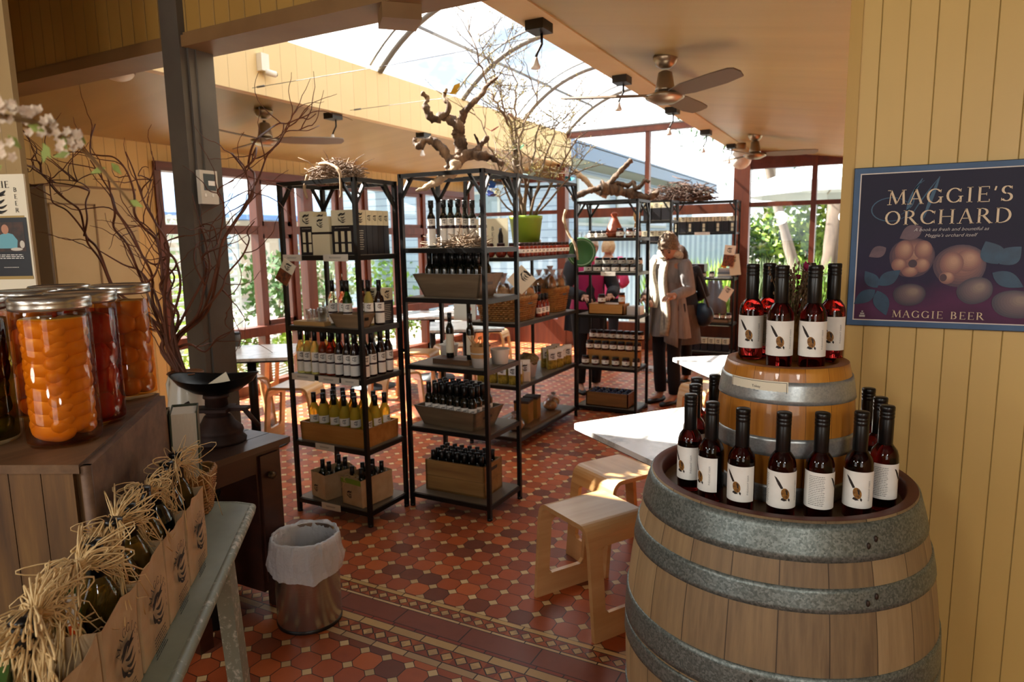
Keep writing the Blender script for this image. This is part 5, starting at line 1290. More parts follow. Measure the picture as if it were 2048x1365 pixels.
def flared_crate(name, label, c, sx_, sy_, h, fl, mat_, rot=0, th=.012, slots=True, planks=1, cat='crate'):
    t_ = thing(name, label, cat, c, rot)
    B = [(-sx_/2, -sy_/2), (sx_/2, -sy_/2), (sx_/2, sy_/2), (-sx_/2, sy_/2)]; T_ = [(x*(1+2*fl/sx_), y*(1+2*fl/sy_)) for x, y in B]
    ob('bottom', MB().box(-sx_/2, sx_/2, -sy_/2, sy_/2, 0, th), mat_, t_)
    for i in range(4):
        a, b_ = Vector((*B[i], 0)), Vector((*B[(i+1) % 4], 0)); c_, d = Vector((*T_[i], h)), Vector((*T_[(i+1) % 4], h))
        mid = (a+b_)/2; inn = -Vector((mid.x, mid.y, 0)).normalized()*th
        for k in range(planks):
            z0, z1 = k/planks, (k+1)/planks-(.012 if planks > 1 and k < planks-1 else 0)
            p = [a.lerp(c_, z0), b_.lerp(d, z0), b_.lerp(d, z1), a.lerp(c_, z1)]
            mb = MB().add(p+[q+inn for q in p], [(0, 1, 2, 3), (7, 6, 5, 4), (0, 4, 5, 1), (3, 2, 6, 7), (1, 5, 6, 2), (0, 3, 7, 4)], False); o = ob('side' if i % 2 == 0 else 'end', mb, mat_, t_)
            if slots and i % 2 == 1 and k == planks-1:
                ctr = (p[0]+p[1]+p[2]+p[3])/4; d_ = (p[1]-p[0]).normalized(); up_ = (p[3]-p[0]).normalized(); off = -inn.normalized()*.0008; w2 = min(.05, (p[1]-p[0]).length*.22)
                ob('hand_slot', MB().add([ctr+off+d_*w2*s1_+up_*.010*s2_+up_*.012 for s1_, s2_ in ((-1, -.7), (-.85, -1), (.85, -1), (1, -.7), (1, .7), (.85, 1), (-.85, 1), (-1, .7))], [tuple(range(8))], False), BLACK, o)
    return t_
flared_crate('wooden_tray', 'grey-brown flared wooden tray on the tasting shelf of the twig-nest rack', at(R1, 1, .80, .17), .17, .075, .075, .025, CRWD, 0, .01)
carton('gift_carton', 'cream and black carton with three printed bottles on the tasting shelf', at(R1, 1, .80, .80)+Vector((.02, -.012, 0)), .135, .10, .20, None, bottles=3)
# third shelf: packed half bottles
names = {'yellow': 'pale verjuice bottle', 'orange': 'orange rosé bottle', 'red': 'dark red wine bottle'}
for j in range(4):
    for i in range(9):
        if j >= 2 and i < 6: continue
        k = 'yellow' if i < 3 else ('orange' if i < 5 and j < 2 else ('red'))
        if i == 1 and j == 1: continue
        x = R1.x0+.040+i*.0572+random.Random(i*7+j).uniform(-.004, .004); y = R1.y0+.042+j*.072
        SPB[k].put((x, y, R1.z[2]), fr+random.Random(i+9*j).uniform(-.25, .25) if i < 8 else -.25, '%s, %s from the window end, %s row, packed middle shelf' % (names[k], ORD[i], ('front', 'second', 'third', 'rear')[j]), 'packed half bottles on the middle shelf')
# fourth shelf: honey crate of amber bottles
flared_crate('honey_crate', 'honey coloured open wooden crate full of amber bottles on the twig-nest rack', at(R1, 3, .5, .5), .475, .285, .105, .004, HWOOD, 0, .012, False)
AMS = bottle_spec('verjuice_bottle', .255, .030, .0125, .150, .200, .06, pm('amber_verjuice', '#ecd04a', .06, trans=.5, ior=1.2), BLACK, PAPER, (.085, .128), emblem=True)
for j in range(3):
    for i in range(6):
        rr_ = random.Random(i*3+j*11); x = R1.x0+.072+i*.077+rr_.uniform(-.004, .004); y = R1.y0+.085+j*.082
        AMS.put((x, y, R1.z[3]+.013), fr+rr_.uniform(-.35, .35) if i < 5 else -.1, 'amber verjuice bottle, %s from the window end, %s row of the honey crate' % (ORD[i], ('front', 'middle', 'rear')[j]), 'amber bottles in the honey crate')
# lowest shelf: carrier bags
DKB = bottle_spec('wine_bottle', .21, .026, .0115, .12, .16, .06, pm('dark_green_bottle', '#1a2414', .12, coat=.3), BLACK, PAPER, (.05, .10), emblem=False)
def carrier(label, c, sx_, sy_, h, rot, nb, who, strip=None):
    t_ = thing('carrier_bag', label, 'paper bag', c, rot, 'kraft carriers on the lowest shelf'); body = ob('paper_bag', bag_mesh(sx_, sy_, h, nb), KRAFT, t_)
    mb = MB(); put_polys(mb, logo(.045), lambda x, y: Vector((x-.015, -sy_/2-.007, h*.42+y))); ob('printed_emblem', mb, INK, body)
    if strip: mb = MB().add([(-sx_/2, -sy_/2-.0085, h*.80), (sx_/2, -sy_/2-.0085, h*.80), (sx_/2, -sy_/2-.0095, h*.985), (-sx_/2, -sy_/2-.0095, h*.985)], [(0, 1, 2, 3)], False); ob('green_strip', mb, strip, body)
    for k in range(nb):
        i, j = k % 2, k//2; q = T(c[0], c[1], c[2]+.006, rot) @ Vector(((i-.5)*sx_*.46, -sy_*.5+sy_*(j+.5)/((nb+1)//2), 0)); DKB.put(q, rot, 'dark bottle, %s in the %s' % (('front window-side', 'front post-side', 'middle window-side', 'middle post-side', 'rear window-side', 'rear post-side')[k], who), 'bottles in the kraft carriers')
        tag(ob('neck_card', MB().box(-.014, .014, -.001, .001, -.02, .02), PAPER, loc=q+Vector((.020, .018, .135)), rot=(0, .3, rot-.4)), 'white card tucked beside the %s bottle of the %s' % (('front window-side', 'front post-side', 'middle window-side', 'middle post-side', 'rear window-side', 'rear post-side')[k], who), 'card', 'white cards in the kraft carriers')
carrier('kraft carrier of dark bottles at the window end of the lowest shelf', at(R1, 4, .30, .40), .145, .22, .155, -.25, 4, 'window-end kraft carrier')
carrier('kraft carrier with a green strip of dark bottles by the front post', at(R1, 4, .76, .42), .16, .235, .165, -.12, 6, 'green-strip kraft carrier', pm('lime_strip', '#7d9a34', .6))
rf = thing('raffia_tuft', 'loose tuft of raffia on the green-strip kraft carrier', 'raffia', at(R1, 4, .70, .15, .155)); mb = MB(); raffia(mb, random.Random(21), (0, 0, .0), (1, .2, 0), 34, .08, .0012); ob('strands', mb, RAFF, rf)
# ---------------------------------------------------------------- second rack
OIL = bottle_spec('oil_bottle', .262, .0235, .0115, .165, .195, .042, DRKG, BLACK, PAPER, (.122, .160), (.012, .105), (.105, .120, BANDM), nseg=14, capr=.0155)
for k, (px, v, l) in enumerate(((864, .18, 'first olive oil bottle from the window end of the stump rack, standing alone'), (889, .18, 'second olive oil bottle from the window end of the stump rack'), (903, .2, 'third olive oil bottle from the window end of the stump rack'), (918, .2, 'fourth olive oil bottle from the window end, beside the stick nest'),
                              (931, .55, 'dark olive oil bottle standing behind the fourth one'), (946, .55, 'olive oil bottle rising behind the stick nest, window side'), (966, .5, 'olive oil bottle rising behind the stick nest, by the front post'))):
    y = R2.y0+(R2.y1-R2.y0)*v; x = PY(px, 490, y).x; OIL.put((x, y, R2.z[0]), fr-.1, l, 'olive oil bottles on the top shelf')
def twig_heap(mb, rn_, n_, rx, ry, h, L, r0):
    for k in range(n_):
        a = rn_.random()*2*PI; s_ = rn_.random()**.5; c_ = Vector((rx*s_*math.cos(a), ry*s_*math.sin(a), h*rn_.random()**1.4*(1-s_*.5)))
        d = Vector((rn_.uniform(-1, 1), rn_.uniform(-1, 1), rn_.uniform(-.28, .35))).normalized(); l = L*rn_.uniform(.5, 1.2); b_ = Vector((rn_.uniform(-1, 1), rn_.uniform(-1, 1), rn_.uniform(-.3, .5)))*l*.16
        p = [c_-d*l/2, c_+b_, c_+d*l/2+b_*.4]
        mn_ = min(q.z for q in p)
        if mn_ < r0: p = [q+Vector((0, 0, r0-mn_)) for q in p]
        mb.tube(p, [r0*rn_.uniform(.6, 1.3), r0*rn_.uniform(.6, 1.2), r0*.5], 5)
    return mb
STK = pm('dry_twigs', '#7d6650', .75, col2='#a58e74', scale=25)
st = thing('stick_nest', 'nest of dry sticks around the olive oil bottles on the stump rack', 'stick nest', at(R2, 0, .73, .16)); ob('sticks', twig_heap(MB(), random.Random(3), 170, .11, .05, .085, .13, .0028), STK, st); st['kind'] = 'thing'
st = thing('stick_bundle', 'small bundle of dry sticks behind the lone olive oil bottle', 'stick nest', at(R2, 0, .30, .30)); ob('sticks', twig_heap(MB(), random.Random(4), 60, .05, .05, .07, .10, .0028), STK, st)
GTW = wood_mat('grey_washed_crate', '#5c4c3a', '#6f5e48', '#87745a', .6, .8, 0)
BLB = bottle_spec('oil_bottle', .235, .0265, .0125, .140, .175, .065, DRKG, BLACK, PAPER, (.055, .115), emblem=True, nseg=14, capr=.0150)
def fill(R, lvl, cx, cyy, nx, ny, px_, py_, label, grp, rows, dz=.014, rot=0, turn=0, spec=BLB, lean=0):
    rr_ = random.Random(nx*ny+lvl)
    for j in range(ny):
        for i in range(nx):
            q = T(*at(R, lvl, cx, cyy, dz), rot) @ Vector(((i-(nx-1)/2)*px_+rr_.uniform(-.003, .003), (j-(ny-1)/2)*py_+rr_.uniform(-.003, .003), 0))
            spec.put(q, fr+turn+rr_.uniform(-.3, .3), label % (ORD[i], rows[j]), grp)
flared_crate('flared_crate', 'flared grey wooden crate of oil bottles on the second shelf of the stump rack', at(R2, 1, .50, .42), .36, .165, .13, .045, GTW, .0)
fill(R2, 1, .50, .42, 7, 3, .0525, .055, 'black-capped oil bottle, %s from the window end, %s row of the upper flared crate', 'oil bottles in the upper flared crate', ('front', 'middle', 'rear'))
tag(ob('card_box', MB().box(-.09, .09, -.04, .04, 0, .03), pm('olive_card', '#8f8538', .6), loc=at(R2, 1, .45, .85, .20)), 'olive card edge above the caps of the upper flared crate', 'box')
# tasting level
bdm = ob('tasting_board', MB().box(-.125, .125, -.055, .055, 0, .028), wood_mat('dark_tasting_board', '#3d2a1c', '#5a3f2a', '#8a6238', .5, .8, 0), loc=at(R2, 2, .47, .36)); tag(bdm, 'dark wooden tasting board under two oil bottles on the stump rack', 'board')
OILT = bottle_spec('oil_bottle', .262, .0235, .0110, .165, .205, .05, DRKG, BLACK, IVORY, (.03, .14), emblem=False, nseg=14)
OILT.put(at(R2, 2, .38, .40, .028), fr-.3, 'open olive oil bottle on the dark tasting board, nearer the window end', 'oil bottles on the tasting board'); OILT.put(at(R2, 2, .66, .36, .028), fr-.3, 'open olive oil bottle on the dark tasting board, nearer the stick tub', 'oil bottles on the tasting board')
TUBM = pm('white_tub', '#d4d0c8', .35)
tubm = MB().lathe([(.001, .002), (.045, 0), (.056, .082), (.0585, .085), (.054, .085), (.043, .006)], 20).mesh('tub', TUBM)
tb = thing('white_tub', 'white paper tub packed with wooden tasting sticks on the stump rack', 'tub', at(R2, 2, .84, .22)); ob('tub', tubm, parent=tb)
mb = MB(); rr_ = random.Random(6)
for k in range(60):
    a = rr_.random()*2*PI; s_ = rr_.random()**.5*.042; mb.beam((s_*math.cos(a), s_*math.sin(a), .03), (s_*1.25*math.cos(a), s_*1.25*math.sin(a), .125+rr_.random()*.012), .006, .0015)
for k in range(9): mb.beam((rr_.uniform(-.03, .03), rr_.uniform(-.03, .03), .05), (rr_.uniform(-.06, .06), rr_.uniform(-.06, .06), .17+rr_.random()*.02), .006, .0015)
ob('tasting_sticks', mb, pm('stick_wood', '#c79a62', .6), tb); ob('paper_sleeve', MB().lathe([(.054, .055), (.058, .12)], 20, cap=False), pm('tan_sleeve', '#b98a55', .6), tb)
for u, v, l in ((.98, .62, 'white tub at the rear post end of the tasting level'), (.22, .72, 'white tub holding crumpled napkins at the window end of the tasting level'), (.55, .82, 'low white dish behind the two tasting oil bottles')):
    o = thing('white_tub', l, 'tub', at(R2, 2, min(u, .92), v)); ob('tub', tubm, parent=o)
    if 'napkins' in l: ob('napkin', MB().sphere((0, 0, .09), .035, 12, 8, (1, 1, .8), fn=lambda d: 1+.3*mnoise.noise(d*3)), PAPER, o)
flared_crate('flared_crate', 'flared grey wooden crate crammed with dark bottles on the fourth shelf', at(R2, 3, .46, .42), .37, .20, .115, .040, GTW, -.10)
fill(R2, 3, .46, .42, 7, 4, .052, .050, 'dark capped bottle, %s from the window end, %s row of the lower flared crate', 'dark bottles in the lower flared crate', ('front', 'second', 'third', 'rear'), rot=-.10)
flared_crate('plank_crate', 'straight two-plank wooden crate of black bottles on the lowest shelf', at(R2, 4, .47, .50), .40, .22, .185, .0, wood_mat('plank_crate_wood', '#7a5833', '#93703f', '#a8834e', .55, .8, 0), .03, .012, True, 2)
SHB = bottle_spec('oil_bottle', .225, .0255, .0125, .135, .168, .06, DRKG, BLACK, PAPER, (.05, .10), emblem=False, nseg=12, capr=.0150)
fill(R2, 4, .47, .50, 7, 4, .053, .050, 'black bottle cap, %s from the window end, %s row of the plank crate', 'black bottles in the plank crate', ('front', 'second', 'third', 'rear'), rot=.03, spec=SHB)
# ---------------------------------------------------------------- small jars
def jar_spec(name, r, H, content, lid, lz=(.2, .62), lab=PAPER, round_=False):
    if round_: body = MB().lathe([(.001, .0), (r*.6, 0), (r*.95, H*.18), (r, H*.42), (r*.9, H*.66), (r*.62, H*.80), (r*.62, H*.84), (.001, H*.84)], 16)
    else: body = MB().lathe([(.001, 0), (r*.92, 0), (r, H*.06), (r, H*.70), (r*.84, H*.78), (.001, H*.78)], 16)
    k = .66 if round_ else .90
    pr = [('body', body.mesh('body', content)), ('lid', MB().lathe([(r*k, H*.78), (r*k, H*.98), (r*k*.92, H), (.001, H)], 16).mesh('lid', lid))]
    lm = patch(MB(), r+.0006, H*lz[0], H*lz[1], -1.9, 1.9, 14).mesh('label', lab); zc_ = H*(lz[0]+lz[1])/2; s_ = H*(lz[1]-lz[0])*.5
    e = MB(); put_polys(e, [[(-.5*s_, -.5*s_), (.5*s_, -.3*s_), (.4*s_, .5*s_), (-.2*s_, .4*s_)]], on_cyl(r+.0011, 0, zc_)); pr.append(('label', lm, [('emblem', e.mesh('emblem', INK))]))
    return Spec(name, 'jar', pr)
LIDB = pm('black_lid', '#14120f', .35); LIDD = pm('dark_red_lid', '#2a1210', .4)
JAM = pm('dark_jam', '#4a160c', .15, coat=.3); PATE = pm('dark_paste', '#2e1a10', .2, coat=.3); RELI = pm('red_relish', '#8a2a14', .18, coat=.3, col2='#6a1c10', scale=60); HONY = pm('amber_jelly', '#a85a14', .15, coat=.3)
JS = jar_spec('jam_jar', .034, .082, JAM, LIDB); JP = jar_spec('paste_jar', .036, .062, PATE, LIDB, (.12, .66)); JR = jar_spec('relish_jar', .030, .105, RELI, LIDD, (.28, .55)); JRR = jar_spec('tomato_jar', .044, .105, RELI, LIDD, (.0, .0), round_=True)
f3 = math.atan2(-5.0, 2.3)
# long rack: top shelf relish
for i in range(4):
    JRR.put((R3.x0+.060+i*.098, R3.y0+.06, R3.z[0]), f3, 'round red tomato jar, %s from the window end on the green-pot shelf' % ORD[i], 'round tomato jars')
for j in range(2):
    for i in range(12):
        if j == 1 and i > 8: continue
        JR.put((R3.x1-.042-j*.066, R3.y0+.155+i*.070+(.05 if i > 8 else 0), R3.z[0]), -.55, 'red relish jar with white band, %s from the tomato jars, %s row' % (ORD[i], ('outer', 'inner')[j]), 'relish jars on the green-pot shelf')
tag(ob('black_bottle', MB().lathe([(.001, 0), (.02, 0), (.02, .16), (.011, .19), (.011, .215), (.001, .215)], 12), BLACK, loc=(R3.x0+.20, R3.y0+.16, R3.z[0])), 'black bottle standing behind the tomato jars beside the green pot', 'bottle')
for k in range(3): carton('tea_canister', 'black canister, %s from the green pot on the relish shelf' % ORD[k], (R3.x0+.20-.02*k, R3.y0+.66+k*.085, R3.z[0]), .075, .075, .125, 'black canisters by the green pot', cream=.2, bottles=0, emb=('r',))
bx = thing('shop_card', 'cream shop card with vertical black letters standing behind the tomato jars', 'card', (R3.x0+.10, R3.y0+.22, R3.z[0])); ob('board', MB().box(-.15, .13, 0, .006, 0, .29), CARD, bx)
mb = MB()
for k, ch in enumerate('BEER'): put_polys(mb, serif(ch, .030, 0), lambda x, y, k=k: Vector((.0+x, -.001, .20-k*.045+y)))
ob('lettering', mb, INK, bx)
bx = thing('green_carton', 'dark green carton standing behind the black canisters on the relish shelf', 'box', (R3.x0+.04, R3.y0+.86, R3.z[0])); ob('body', MB().box(-.03, .03, -.10, .10, 0, .28), pm('dark_green_card', '#35603a', .5), bx)
# baskets of biscuits
def biscuit_bag(label, c, rot, grp, s_=1.0, seed=0):
    t_ = thing('biscuit_bag', label, 'biscuits', c, rot, grp)
    BISC = pm('biscuit', '#c79c70', .8, col2='#a67a50', scale=40, bmp=.3)
    o3 = Vector((seed*1.3, 2.1, .4))
    ob('biscuits', MB().sphere((0, 0, .052*s_), .045*s_, 14, 10, (1.0, .6, 1.1), fn=lambda d: 1+.22*mnoise.noise(d*2.5+o3)), BISC, t_)
    ob('wrapper', MB().sphere((0, 0, .062*s_), .052*s_, 16, 11, (1.02, .68, 1.2), fn=lambda d: 1+.14*mnoise.noise(d*4+o3)+(.35*max(0, d.z-.75)*4*(.5+.5*mnoise.noise(d*6+o3)) if d.z > .75 else 0)), glass_mat('cellophane', (.95, .95, .96, 1), .16, .08), t_)
    ob('tie', MB().lathe([(.012*s_, .118*s_), (.008*s_, .124*s_), (.022*s_, .155*s_)], 9, cap=False), pm('cellophane_top', '#c9c2c4', .25), t_)
    return t_
def big_basket(label, c, rx, ry, h, fl, mat_, rot=0):
    t_ = thing('wicker_basket', label, 'basket', c, rot); mb = MB(); wicker(mb, rx, ry, h, fl, 10, 34, .0085, True, .012); ob('weave', mb, mat_, t_)
    for s_ in (1,):
        mb = MB().add([(rx*fl*1.035*.99, y, z) for y, z in ((-.035, h*.80), (.035, h*.80), (.035, h*.90), (-.035, h*.90))], [(0, 1, 2, 3)], False); ob('hand_hole', mb, BLACK, t_)
    return t_
c1 = at(R3, 1, .50, .21); big_basket('broad brown wicker basket of biscuit bags under the tomato jars', c1, .17, .175, .155, 1.14, WICKD)
c2 = at(R3, 1, .60, .83); big_basket('taller honey wicker basket of biscuit bags near the tagine rack', c2, .115, .125, .175, 1.22, WICK)
rr_ = random.Random(8)
for k in range(7):
    dx, dy = ((-.10, -.09), (.02, -.10), (.12, -.06), (-.08, .06), (.05, .05), (.13, .08), (-.02, -.01))[k]
    biscuit_bag('cellophane bag of biscuits, %s one in the broad brown basket' % ORD[k], c1+Vector((dx, dy, .115+(.03 if k == 6 else 0))), rr_.random()*3, 'biscuit bags in the broad basket', 1.35, k)
for k in range(5):
    dx, dy = ((-.06, -.07), (.06, -.06), (-.05, .06), (.07, .07), (.01, 0))[k]
    biscuit_bag('cellophane bag of biscuits, %s one in the tall honey basket' % ORD[k], c2+Vector((dx, dy, .145+(.03 if k == 4 else 0))), rr_.random()*3, 'biscuit bags in the tall basket', 1.35, k+10)
SAU = bottle_spec('sauce_bottle', .18, .026, .013, .095, .125, .05, RELI, BLACK, PAPER, (.03, .075), emblem=True, nseg=14, capr=.0155)
for i in range(3):
    for j in range(2): SAU.put((R3.x1-.05-j*.062, R3.y0+.455+i*.070, R3.z[1]+(.0 if j == 0 else .06)), f3+.3, 'red sauce bottle between the two baskets, %s from the brown one, %s row' % (ORD[i], ('outer', 'raised inner')[j]), 'sauce bottles between the baskets')
tag(ob('wooden_riser', MB().box(-.035, .035, -.11, .11, 0, .058), CRWD, loc=(R3.x1-.112, R3.y0+.525, R3.z[1])), 'low wooden riser under the inner sauce bottles between the baskets', 'riser')
# diamond card on the near post
pd2 = PY(1043, 560, 4.30); swing_card('plain cream card hanging diagonally from the near post above the brown basket', pd2, .35, .15, .15, PI/4, False)
# packets, bucket
PKT = pm('pasta_packet_yellow', '#b09a3a', .4, col2='#6a5c22', scale=35); PKW = pm('white_packet_label', '#dfe3e6', .5)
def packet(label, c, rot, w_=.085, h_=.17, d_=.05, grp='pasta packets', yellow=True):
    t_ = thing('pasta_packet', label, 'packet', c, rot, grp); n_ = 10; rings = []
    for (k, z) in ((.9, 0), (1, .01), (1.02, h_*.3), (1, h_*.6), (.8, h_*.8), (.25, h_*.93), (.15, h_)):
        rings.append([Vector((w_/2*(1 if k > .5 else .98)*math.copysign(abs(math.cos(a))**.5, math.cos(a)), d_/2*k*math.copysign(abs(math.sin(a))**.6, math.sin(a)), z)) for a in [2*PI*i/16 for i in range(16)]])
    ob('bag', MB().loft(rings), PKT if yellow else TUBM, t_)
    lab_ = MB().add([(-w_*.44, -d_*.56, h_*.46), (w_*.44, -d_*.56, h_*.46), (w_*.44, -d_*.47, h_*.84), (w_*.44, -d_*.24, h_*1.0), (-w_*.44, -d_*.24, h_*1.0), (-w_*.44, -d_*.47, h_*.84)], [(0, 1, 2, 5), (5, 2, 3, 4)], False); l_ = ob('label', lab_, PKW, t_)
    mb = MB(); put_polys(mb, logo(w_*.55), lambda x, y: Vector((x, -d_*.56-.001+(y)*.10, h_*.66+y))); ob('emblem', mb, INK, l_)
    return t_
pr = .85
for i in range(4):
    packet('yellow pasta packet with white label, %s from the tagine rack on the long rack' % ORD[i], (R3.x1-.055-.02*(i % 2), R3.y1-.07-i*.092, R3.z[2]), pr, grp='yellow pasta packets at the far end')
for i in range(3):
    packet('yellow pasta packet with white label, %s row in behind the far outer packets' % ORD[i], (R3.x1-.16, R3.y1-.08-i*.10, R3.z[2]), pr, grp='yellow pasta packets, inner row')
for i in range(4):
    packet('pasta packet at the near end of the long rack, %s along the front edge' % ORD[i], (R3.x0+.07+i*.092, R3.y0+.06, R3.z[2]), .15, .075, .16, .05, grp='pasta packets along the near edge', yellow=True)
packet('white floral packet standing beside the white bucket on the long rack', (R3.x1-.05, R3.y0+.19, R3.z[2]), .6, .095, .17, .05, None, False)
packet('white-topped pasta packet beside the near post of the long rack', (R3.x1-.06, R3.y0+.09, R3.z[2]), .5, .085, .175, .05, None)
bu = thing('white_bucket', 'white metal bucket with a draped hessian cloth on the long rack', 'bucket', (R3.x1-.11, R3.y0+.36, R3.z[2])); ob('body', MB().lathe([(.001, .002), (.062, 0), (.085, .125), (.089, .13), (.083, .13), (.06, .006)], 24), pm('bucket_white', '#c4c3c8', .4), bu)
ob('cloth', MB().sphere((0, 0, .13), .088, 16, 10, (1, 1, .72), fn=lambda d: 1+.28*mnoise.noise(d*2.2)), pm('hessian', '#7d7050', .9, col2='#5c5238', scale=50), bu)
for k in range(5): tag(ob('glass_jar', MB().lathe([(.001, 0), (.030, 0), (.032, .09), (.024, .10), (.024, .112), (.001, .112)], 14), pm('pale_preserve', '#b7b08a', .15, coat=.3), loc=(R3.x0+.05+k*.075, R3.y0+.15, R3.z[2])), 'pale glass jar, %s from the window end behind the near packets' % ORD[k], 'jar', 'pale jars behind the packets')
tag(ob('serving_board', MB().box(-.16, .16, -.30, .30, 0, .018), wood_mat('brown_bread_board', '#5f4832', '#7a5e42', '#8f7050', .55, .8, 1), loc=at(R3, 3, .54, .50)), 'brown wooden board on the lowest shelf of the long rack', 'board')
KBX = pm('kraft_carton', '#a8803e', .6, col2='#96702f', scale=8)
for k, (dy, w_) in enumerate(((-.10, .13), (.05, .10))):
    t_ = thing('kraft_carton', ('kraft biscuit carton with dark lid, nearer the post, on the brown board', 'narrower kraft biscuit carton behind the first on the brown board')[k], 'box', at(R3, 3, .62, .50, .019)+Vector((0, dy-.06, 0)), .15, 'kraft cartons'); ob('body', MB().box(-.06, .06, -w_/2, w_/2, 0, .16), KBX, t_); ob('lid', MB().box(-.062, .062, -w_/2-.002, w_/2+.002, .16, .18), pm('dark_lid_card', '#4a3c34', .6), t_)
for k, (u, v, s_, l) in enumerate(((.72, .74, 1.3, 'flat cellophane bag of brown biscuits behind the kraft cartons'), (.62, .88, 1.2, 'second bag of brown biscuits at the far end of the brown board'), (.70, .16, 1.5, 'large cellophane bag of crackers lying at the near end of the lowest shelf'))):
    o = biscuit_bag(l, at(R3, 3, u, v, .019 if k < 2 else 0), .4, None, s_, k+30); o.scale = (1, 1.5, .62)
# ---------------------------------------------------------------- tagine rack
for k, u in enumerate((.20, .31, .40)): JP.put(at(R4, 0, u, .25), f3, 'paste jar with white label, %s from the window end beside the tagine' % ORD[k], 'jars on the tagine shelf')
for k, u in enumerate((.68, .82, .94)): JS.put(at(R4, 0, u, .22+.06*k), f3, 'jam jar with white label, %s after the tagine towards the woman' % ORD[k], 'jars on the tagine shelf')
tg = thing('tagine', 'terracotta tagine with a tall conical lid on the top shelf', 'tagine', at(R4, 0, .545, .42)); TER = pm('terracotta', '#9c4a28', .5, col2='#85391d', scale=14)
ob('dish', MB().lathe([(.001, 0), (.06, 0), (.092, .035), (.094, .045), (.001, .045)], 24), TER, tg); ob('lid', MB().lathe([(.09, .046), (.075, .07), (.03, .165), (.022, .185), (.030, .195), (.030, .21), (.018, .222), (.001, .224)], 24), TER, tg)
tw_ = thing('wooden_scoop', 'pale wooden scoop leaning behind the jars on the tagine shelf', 'scoop', at(R4, 0, .80, .72)); ob('handle', MB().beam((0, 0, 0), (.02, 0, .13), .012), LWOOD, tw_); ob('bowl', MB().sphere((.03, 0, .19), .04, 12, 8, (.8, .4, 1.5)), LWOOD, tw_)
ob_ = ob('jar_step', MB().box(-.22, .22, -.06, .06, 0, .058), pm('step_dark', '#2a201a', .6), loc=at(R4, 1, .54, .70)); tag(ob_, 'dark step raising the rear row of jars on the tagine rack', 'riser')
for i in range(6): JP.put(at(R4, 1, .14+i*.155, .22), f3, 'black-lidded paste jar, %s from the window end in the front row' % ORD[i], 'front row of paste jars')
for i in range(6): JP.put(at(R4, 1, .22+i*.135, .70, .058), f3, 'black-lidded paste jar, %s from the window end on the raised rear row' % ORD[i], 'rear row of paste jars')
def wood_box(label, c, sx_, sy_, h, mat_=LWOOD): return flared_crate('wooden_box', label, c, sx_, sy_, h, 0, mat_, 0, .010, False)
WB = wood_mat('pine_box', '#a07038', '#b88544', '#cc9a58', .5, .8, 0)
wood_box('pine box at the tasting level of the tagine rack, two jars on it', at(R4, 2, .47, .36), .33, .17, .085, WB); tag(ob('box_lid', MB().box(-.165, .165, -.085, .085, 0, .008), WB, loc=at(R4, 2, .47, .36, .086)), 'flat pine lid closing the tasting box under two jars', 'lid')
JS.put(at(R4, 2, .36, .30, .095), f3, 'dark jam jar on the pine tasting box, near the old lady\'s hand', 'jars on the pine tasting box'); jar_spec('jelly_jar', .030, .10, HONY, LIDB).put(at(R4, 2, .70, .30, .095), f3, 'taller amber jelly jar on the pine tasting box, beside the reaching hand', 'jars on the pine tasting box')
tag(ob('tissue_box', MB().box(-.06, .06, -.06, .06, 0, .075), TUBM, loc=at(R4, 2, .90, .45)), 'small white box beside the pine tasting box', 'box')
for (u0, u1, v, z, l, n_) in ((.10, .92, .80, .22, 'top', 8), (.10, .92, .55, .13, 'middle', 7), (.08, .95, .30, .0, 'bottom', 6)):
    if z: tag(ob('pine_step', MB().box(-.235, .235, -.038, .038, 0, z), WB, loc=at(R4, 3, .5, v)), 'pine step raising the %s row of jam jars on the tagine rack' % l, 'riser')
    for i in range(n_): JS.put(at(R4, 3, u0+(u1-u0)*i/(n_-1), v, z), f3, 'jam jar, %s from the window end on the %s pine step' % (ORD[i], l) if z else 'jam jar, %s from the window end along the shelf edge below the steps' % ORD[i], 'jam jars on the %s row' % l)
wood_box('shallow pine crate of blue packets on the lowest shelf of the tagine rack', at(R4, 4, .50, .42), .40, .23, .13, wood_mat('brown_crate', '#6a4a26', '#80592e', '#95693a', .55, .8, 0))
for i in range(6):
    for j in range(3): tag(ob('blue_packet', MB().sphere((0, 0, .0), .030, 10, 7, (1, .8, .7), fn=lambda d: 1+.2*mnoise.noise(d*3)), pm('blue_wrap', '#27365c', .35, col2='#1a2440', scale=30), loc=at(R4, 4, .50, .42, .115)+Vector(((i-2.5)*.062, (j-1)*.065, 0)), rot=(i, j, i*j)), 'blue wrapped packet, %s across, %s row of the brown crate' % (ORD[i], ('front', 'middle', 'rear')[j]), 'packet', 'blue packets in the brown crate')
gp_ = PY(1163, 505, 5.60); gt_ = thing('green_platter', 'round green enamel platter hanging at the window-side post of the tagine rack', 'platter', gp_); gt_.rotation_euler = (0, 0, .25)
GRP_ = pm('green_enamel', '#2f5a30', .4, col2='#3b6a38', scale=6); M_ = Matrix.Rotation(PI/2, 4, 'X')
ob('dish', MB().lathe([(.001, .0), (.09, .004), (.125, .02), (.130, .022), (.124, .028), (.088, .012), (.001, .008)], 32, M=M_), GRP_, gt_); ob('pale_rim', MB().lathe([(.108, .0225), (.114, .0255)], 32, M=M_, cap=False), pm('pale_green_line', '#8fae84', .4), gt_)
ob('hanging_loop', MB().tube([(0, -.01, .125), (0, -.0, .16), (-.03, .03, .17)], .003, 5), BLACKM, gt_)
